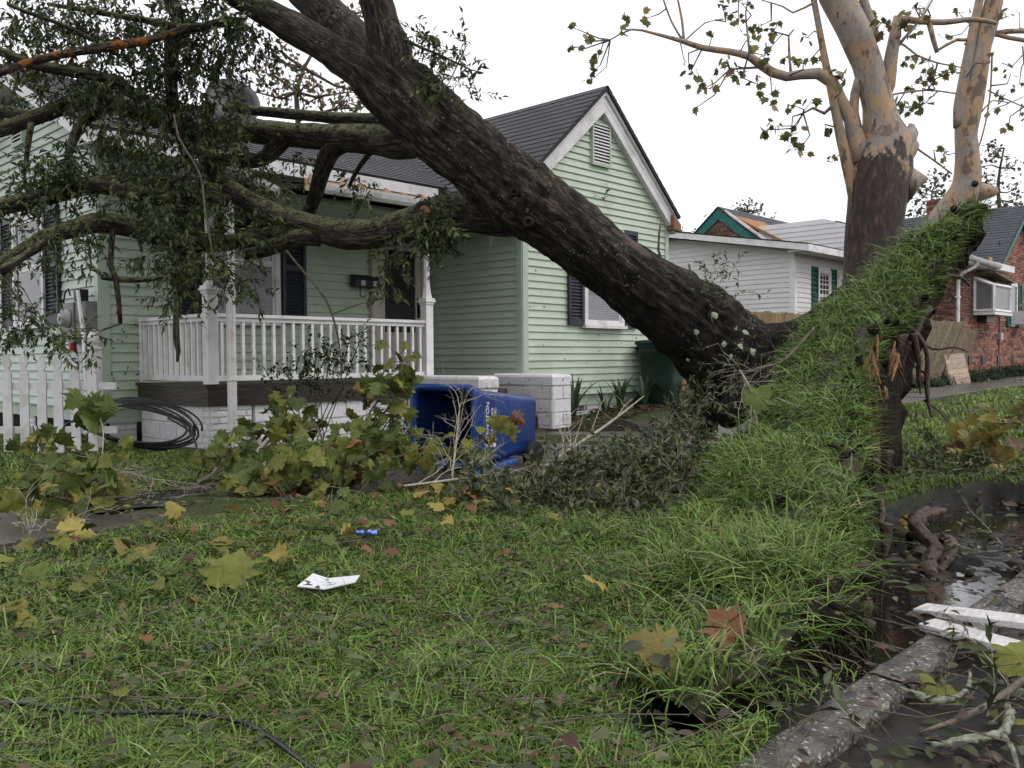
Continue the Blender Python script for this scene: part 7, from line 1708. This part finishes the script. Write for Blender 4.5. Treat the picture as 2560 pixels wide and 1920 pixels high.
# folded white paper and a blue wrapper in the grass
pp=onz(824,1462,0.04); mb=MB(); u,v=RT*0.085,Vector((FW.x,FW.y,0)).normalized()*0.055
cr=[pp-u*1.3-v,pp-u*0.1-v*1.1,pp+u*1.25-v*0.7,pp+u*1.3+v*0.6,pp-u*0.2+v*1.0,pp-u*0.9+v*1.1]
up=Vector((0,0,1)); hs_=[0.01,0.0,0.022,0.03,0.012,0.03]; cr=[c+up*h for c,h in zip(cr,hs_)]
mb.add(cr+[c-up*0.004 for c in cr],[(0,1,4,5),(1,2,3,4),(11,10,7,6),(10,9,8,7)]+[(i,6+i,6+(i+1)%6,(i+1)%6) for i in range(6)])
tag(mb.build('paper',M['paper']),'folded white paper lying in the grass','paper')
pp=onz(915,1338,0.06); mb=MB(); n=9
vs=[]
for i in range(n):
    for j in range(4): vs.append(pp+RT*(-0.05+0.1*i/(n-1))+Vector((FW.x,FW.y,0))*(0.02*(j-1.5))*(1 if abs(i-4)>1 else 0.4)+Vector((0,0,0.02*nz(i*0.9,j*1.3,2)+0.012*abs(j-1.5))))
mb.add(vs,[(i*4+j,(i+1)*4+j,(i+1)*4+j+1,i*4+j+1) for i in range(n-1) for j in range(3)])
tag(mb.build('wrapper',M['blueplastic'],None,True),'small crumpled blue wrapper on the lawn','wrapper')

# ================================================================== SHRUBS AND BEDS
def strap_plant(x,y,n,h,label):
    t=empty('strap_leaf_plant',(x,y,gz(x,y)),label,'plant','strap leaved plants along the gable wall')
    for k in range(n):
        a=random.uniform(0,6.28); d=Vector((math.cos(a),math.sin(a)*0.7,0)); H=h*random.uniform(.7,1.1); b=random.uniform(.15,.75); s=Vector((-d.y,d.x,0)); w=random.uniform(.028,.045)
        mb=MB(); vs=[]; fs=[]
        for i in range(6):
            q=i/5; c=Vector((x,y,gz(x,y)-0.01))+d*(b*H*q*q+0.03)+Vector((0,0,H*(q-0.28*b*q*q))); ww=w*(0.45,0.9,1.0,0.9,0.6,0.06)[i]
            vs+=[c-s*ww,c+Vector((0,0,-ww*0.35)),c+s*ww]
        for i in range(5): fs+=[(i*3,i*3+1,i*3+4,i*3+3),(i*3+1,i*3+2,i*3+5,i*3+4)]
        mb.add(vs,fs); mb.build('leaf',M['iris'],t,True)
for (x,y,n,h,l) in ((4.78,-0.62,10,0.62,'strap leaved plant nearest the white cheek wall'),(5.25,-0.50,9,0.72,'tall strap leaved plant left of the foundation vent'),(5.75,-0.70,8,0.52,'strap leaved plant under the foundation vent'),(6.3,-0.55,11,0.62,'strap leaved plant below the gable window sill'),(6.85,-0.60,12,0.60,'bushy strap leaved plant below the right shutter'),(7.25,-0.75,8,0.58,'strap leaved plant beside the green bin')):
    strap_plant(x,y,n,h,l)
def shrub(label,base,cl,stems):
    t=empty('shrub',base,label,'shrub'); f=Foliage(); P0=Vector(base)
    for (x,y,d,rp,n) in cl:
        c=at(x,y,d); f.cluster(c,rp*d/FPX,n,-0.3,0.20,9,L0=0.045,W0=0.03,pal=np.array([[0.020,0.035,0.014],[0.028,0.045,0.018],[0.035,0.055,0.022]]))
    for (x,y,d) in stems:
        c=at(x,y,d); b=P0+Vector((random.uniform(-.15,.15),random.uniform(-.05,.05),0)); f.tw.tube(smooth_line([b,b.lerp(c,.5)+rdir()*0.06,c],[.008,.006,.003],.1)[0],0.006,5,cap=False)
    f.build('foliage',M['oakleaf'],M['twig'],t)
shrub('dark rose bush climbing at the porch beam',(0.95,-0.45,0),[(740,960,9.0,50,18),(790,930,9.1,50,22),(830,910,9.1,45,16),(720,1010,8.9,40,12),(860,960,9.1,40,12),(810,870,9.1,40,8),(870,850,9.1,30,6),(760,870,9.0,25,5),(900,850,9.1,25,4),(680,940,8.9,30,6),(930,940,9.2,30,5)],[(740,960,9.0),(790,870,9.1),(830,860,9.1),(880,830,9.1),(860,960,9.1),(720,1000,8.9),(900,850,9.1),(770,850,9.0)])
shrub('small upright shrub between the porch and the blue bin',(1.9,-0.5,0),[(990,1060,8.9,25,9),(985,1020,8.9,25,8),(1010,1080,8.8,25,8),(970,1090,8.8,25,6)],[(990,1010,8.9),(1000,1000,8.9),(975,1020,8.9),(1015,1030,8.9)])
# grass like border in front of the brick house
P=[]
for k in range(9000): P.append(tuple(gp(random.uniform(13.4,26),-2.1+random.gauss(0,0.22),0.0)))
blades('border_grass',np.array(P),None,0.32,0.016,[[0.018,0.032,0.012],[0.028,0.046,0.018],[0.035,0.055,0.025]],M['grass'],(0.9,1.9))

# ================================================================== LAWN
def scatter(n, dmin, dmax, power):
    out=np.zeros((0,2)); 
    while len(out)<n:
        m_=n*2; u=RNG.random(m_); D=np.exp(np.log(dmin)+u**power*(np.log(dmax)-np.log(dmin))); A=np.radians(RNG.uniform(-40,40,m_))
        cx,cy=np.sin(A)*D,np.cos(A)*D; x=CAM.x+cx*_s+cy*_c; y=CAM.y-cx*_c+cy*_s
        hw = pit_hw(x); e = ((x+0.05)/2.6)**4 + ((y+7.50-hw)/hw)**4
        ok=(y>-7.49)&(e>1.08)
        thin=np.sin(3.1*x+1.3*np.sin(2.1*y))*np.sin(3.7*y+1.1*np.sin(2.7*x)); ok&=RNG.random(m_)<np.where(thin>0.35,0.35,1.0)
        swk=(y>-3.86+0.05*np.sin(7*x))&(y<-2.56+0.05*np.sin(5*x)); ok&=~swk|(RNG.random(m_)<np.where(x<-0.6,0.012,0.08))
        ok&=~((x>1.9)&(x<9)&(y>-2.6)&(y<-0.1)); ok&=~((y>-0.05)&(x>-0.35)&(x<8.2)); ok&=~((y>1.7)&(x>-0.4)&(x<8.2)); ok&=~((x>13)&(y>-2.6)); ok&=(y<9)
        out=np.concatenate([out,np.stack([x[ok],y[ok]],1)])
    return out[:n]
Q=scatter(31000,1.25,9.0,0.95); D=np.hypot(Q[:,0]-CAM.x,Q[:,1]-CAM.y)
P=np.stack([Q[:,0],Q[:,1],gzv(Q[:,0],Q[:,1])-0.004],1)
patch=np.sin(1.9*Q[:,0]+0.6*np.sin(2.3*Q[:,1]))*np.sin(2.2*Q[:,1]+0.8*np.sin(1.7*Q[:,0]))
H=(0.072+0.026*patch)*np.clip(0.75+D*0.05,0.8,1.05); Wd=np.clip(0.0034+0.0006*D,0.0040,0.009)
blades('lawn_grass',P,None,H,Wd,GRASS,M['grass'],(0.5,2.1),clump=5,spread=0.022)
Q=scatter(42000,8.0,32.0,0.8); D=np.hypot(Q[:,0]-CAM.x,Q[:,1]-CAM.y); P=np.stack([Q[:,0],Q[:,1],gzv(Q[:,0],Q[:,1])-0.004],1)
blades('far_lawn_grass',P,None,0.07,np.clip(0.0011*D,0.008,0.03),[[c[0]*1.45,c[1]*1.35,c[2]*1.0] for c in GRASS_LUSH],M['grass'],(0.4,1.4))
# taller tufts here and there
T=scatter(300,2.0,8.0,1.0); P=[]
for x,y in T:
    for k in range(22): a=random.gauss(0,.03); b=random.gauss(0,.03); P.append((x+a,y+b,gz(x+a,y+b)-0.004))
blades('grass_tufts',np.array(P),None,0.12,0.0048,GRASS_LUSH,M['grass'],(0.6,1.7))
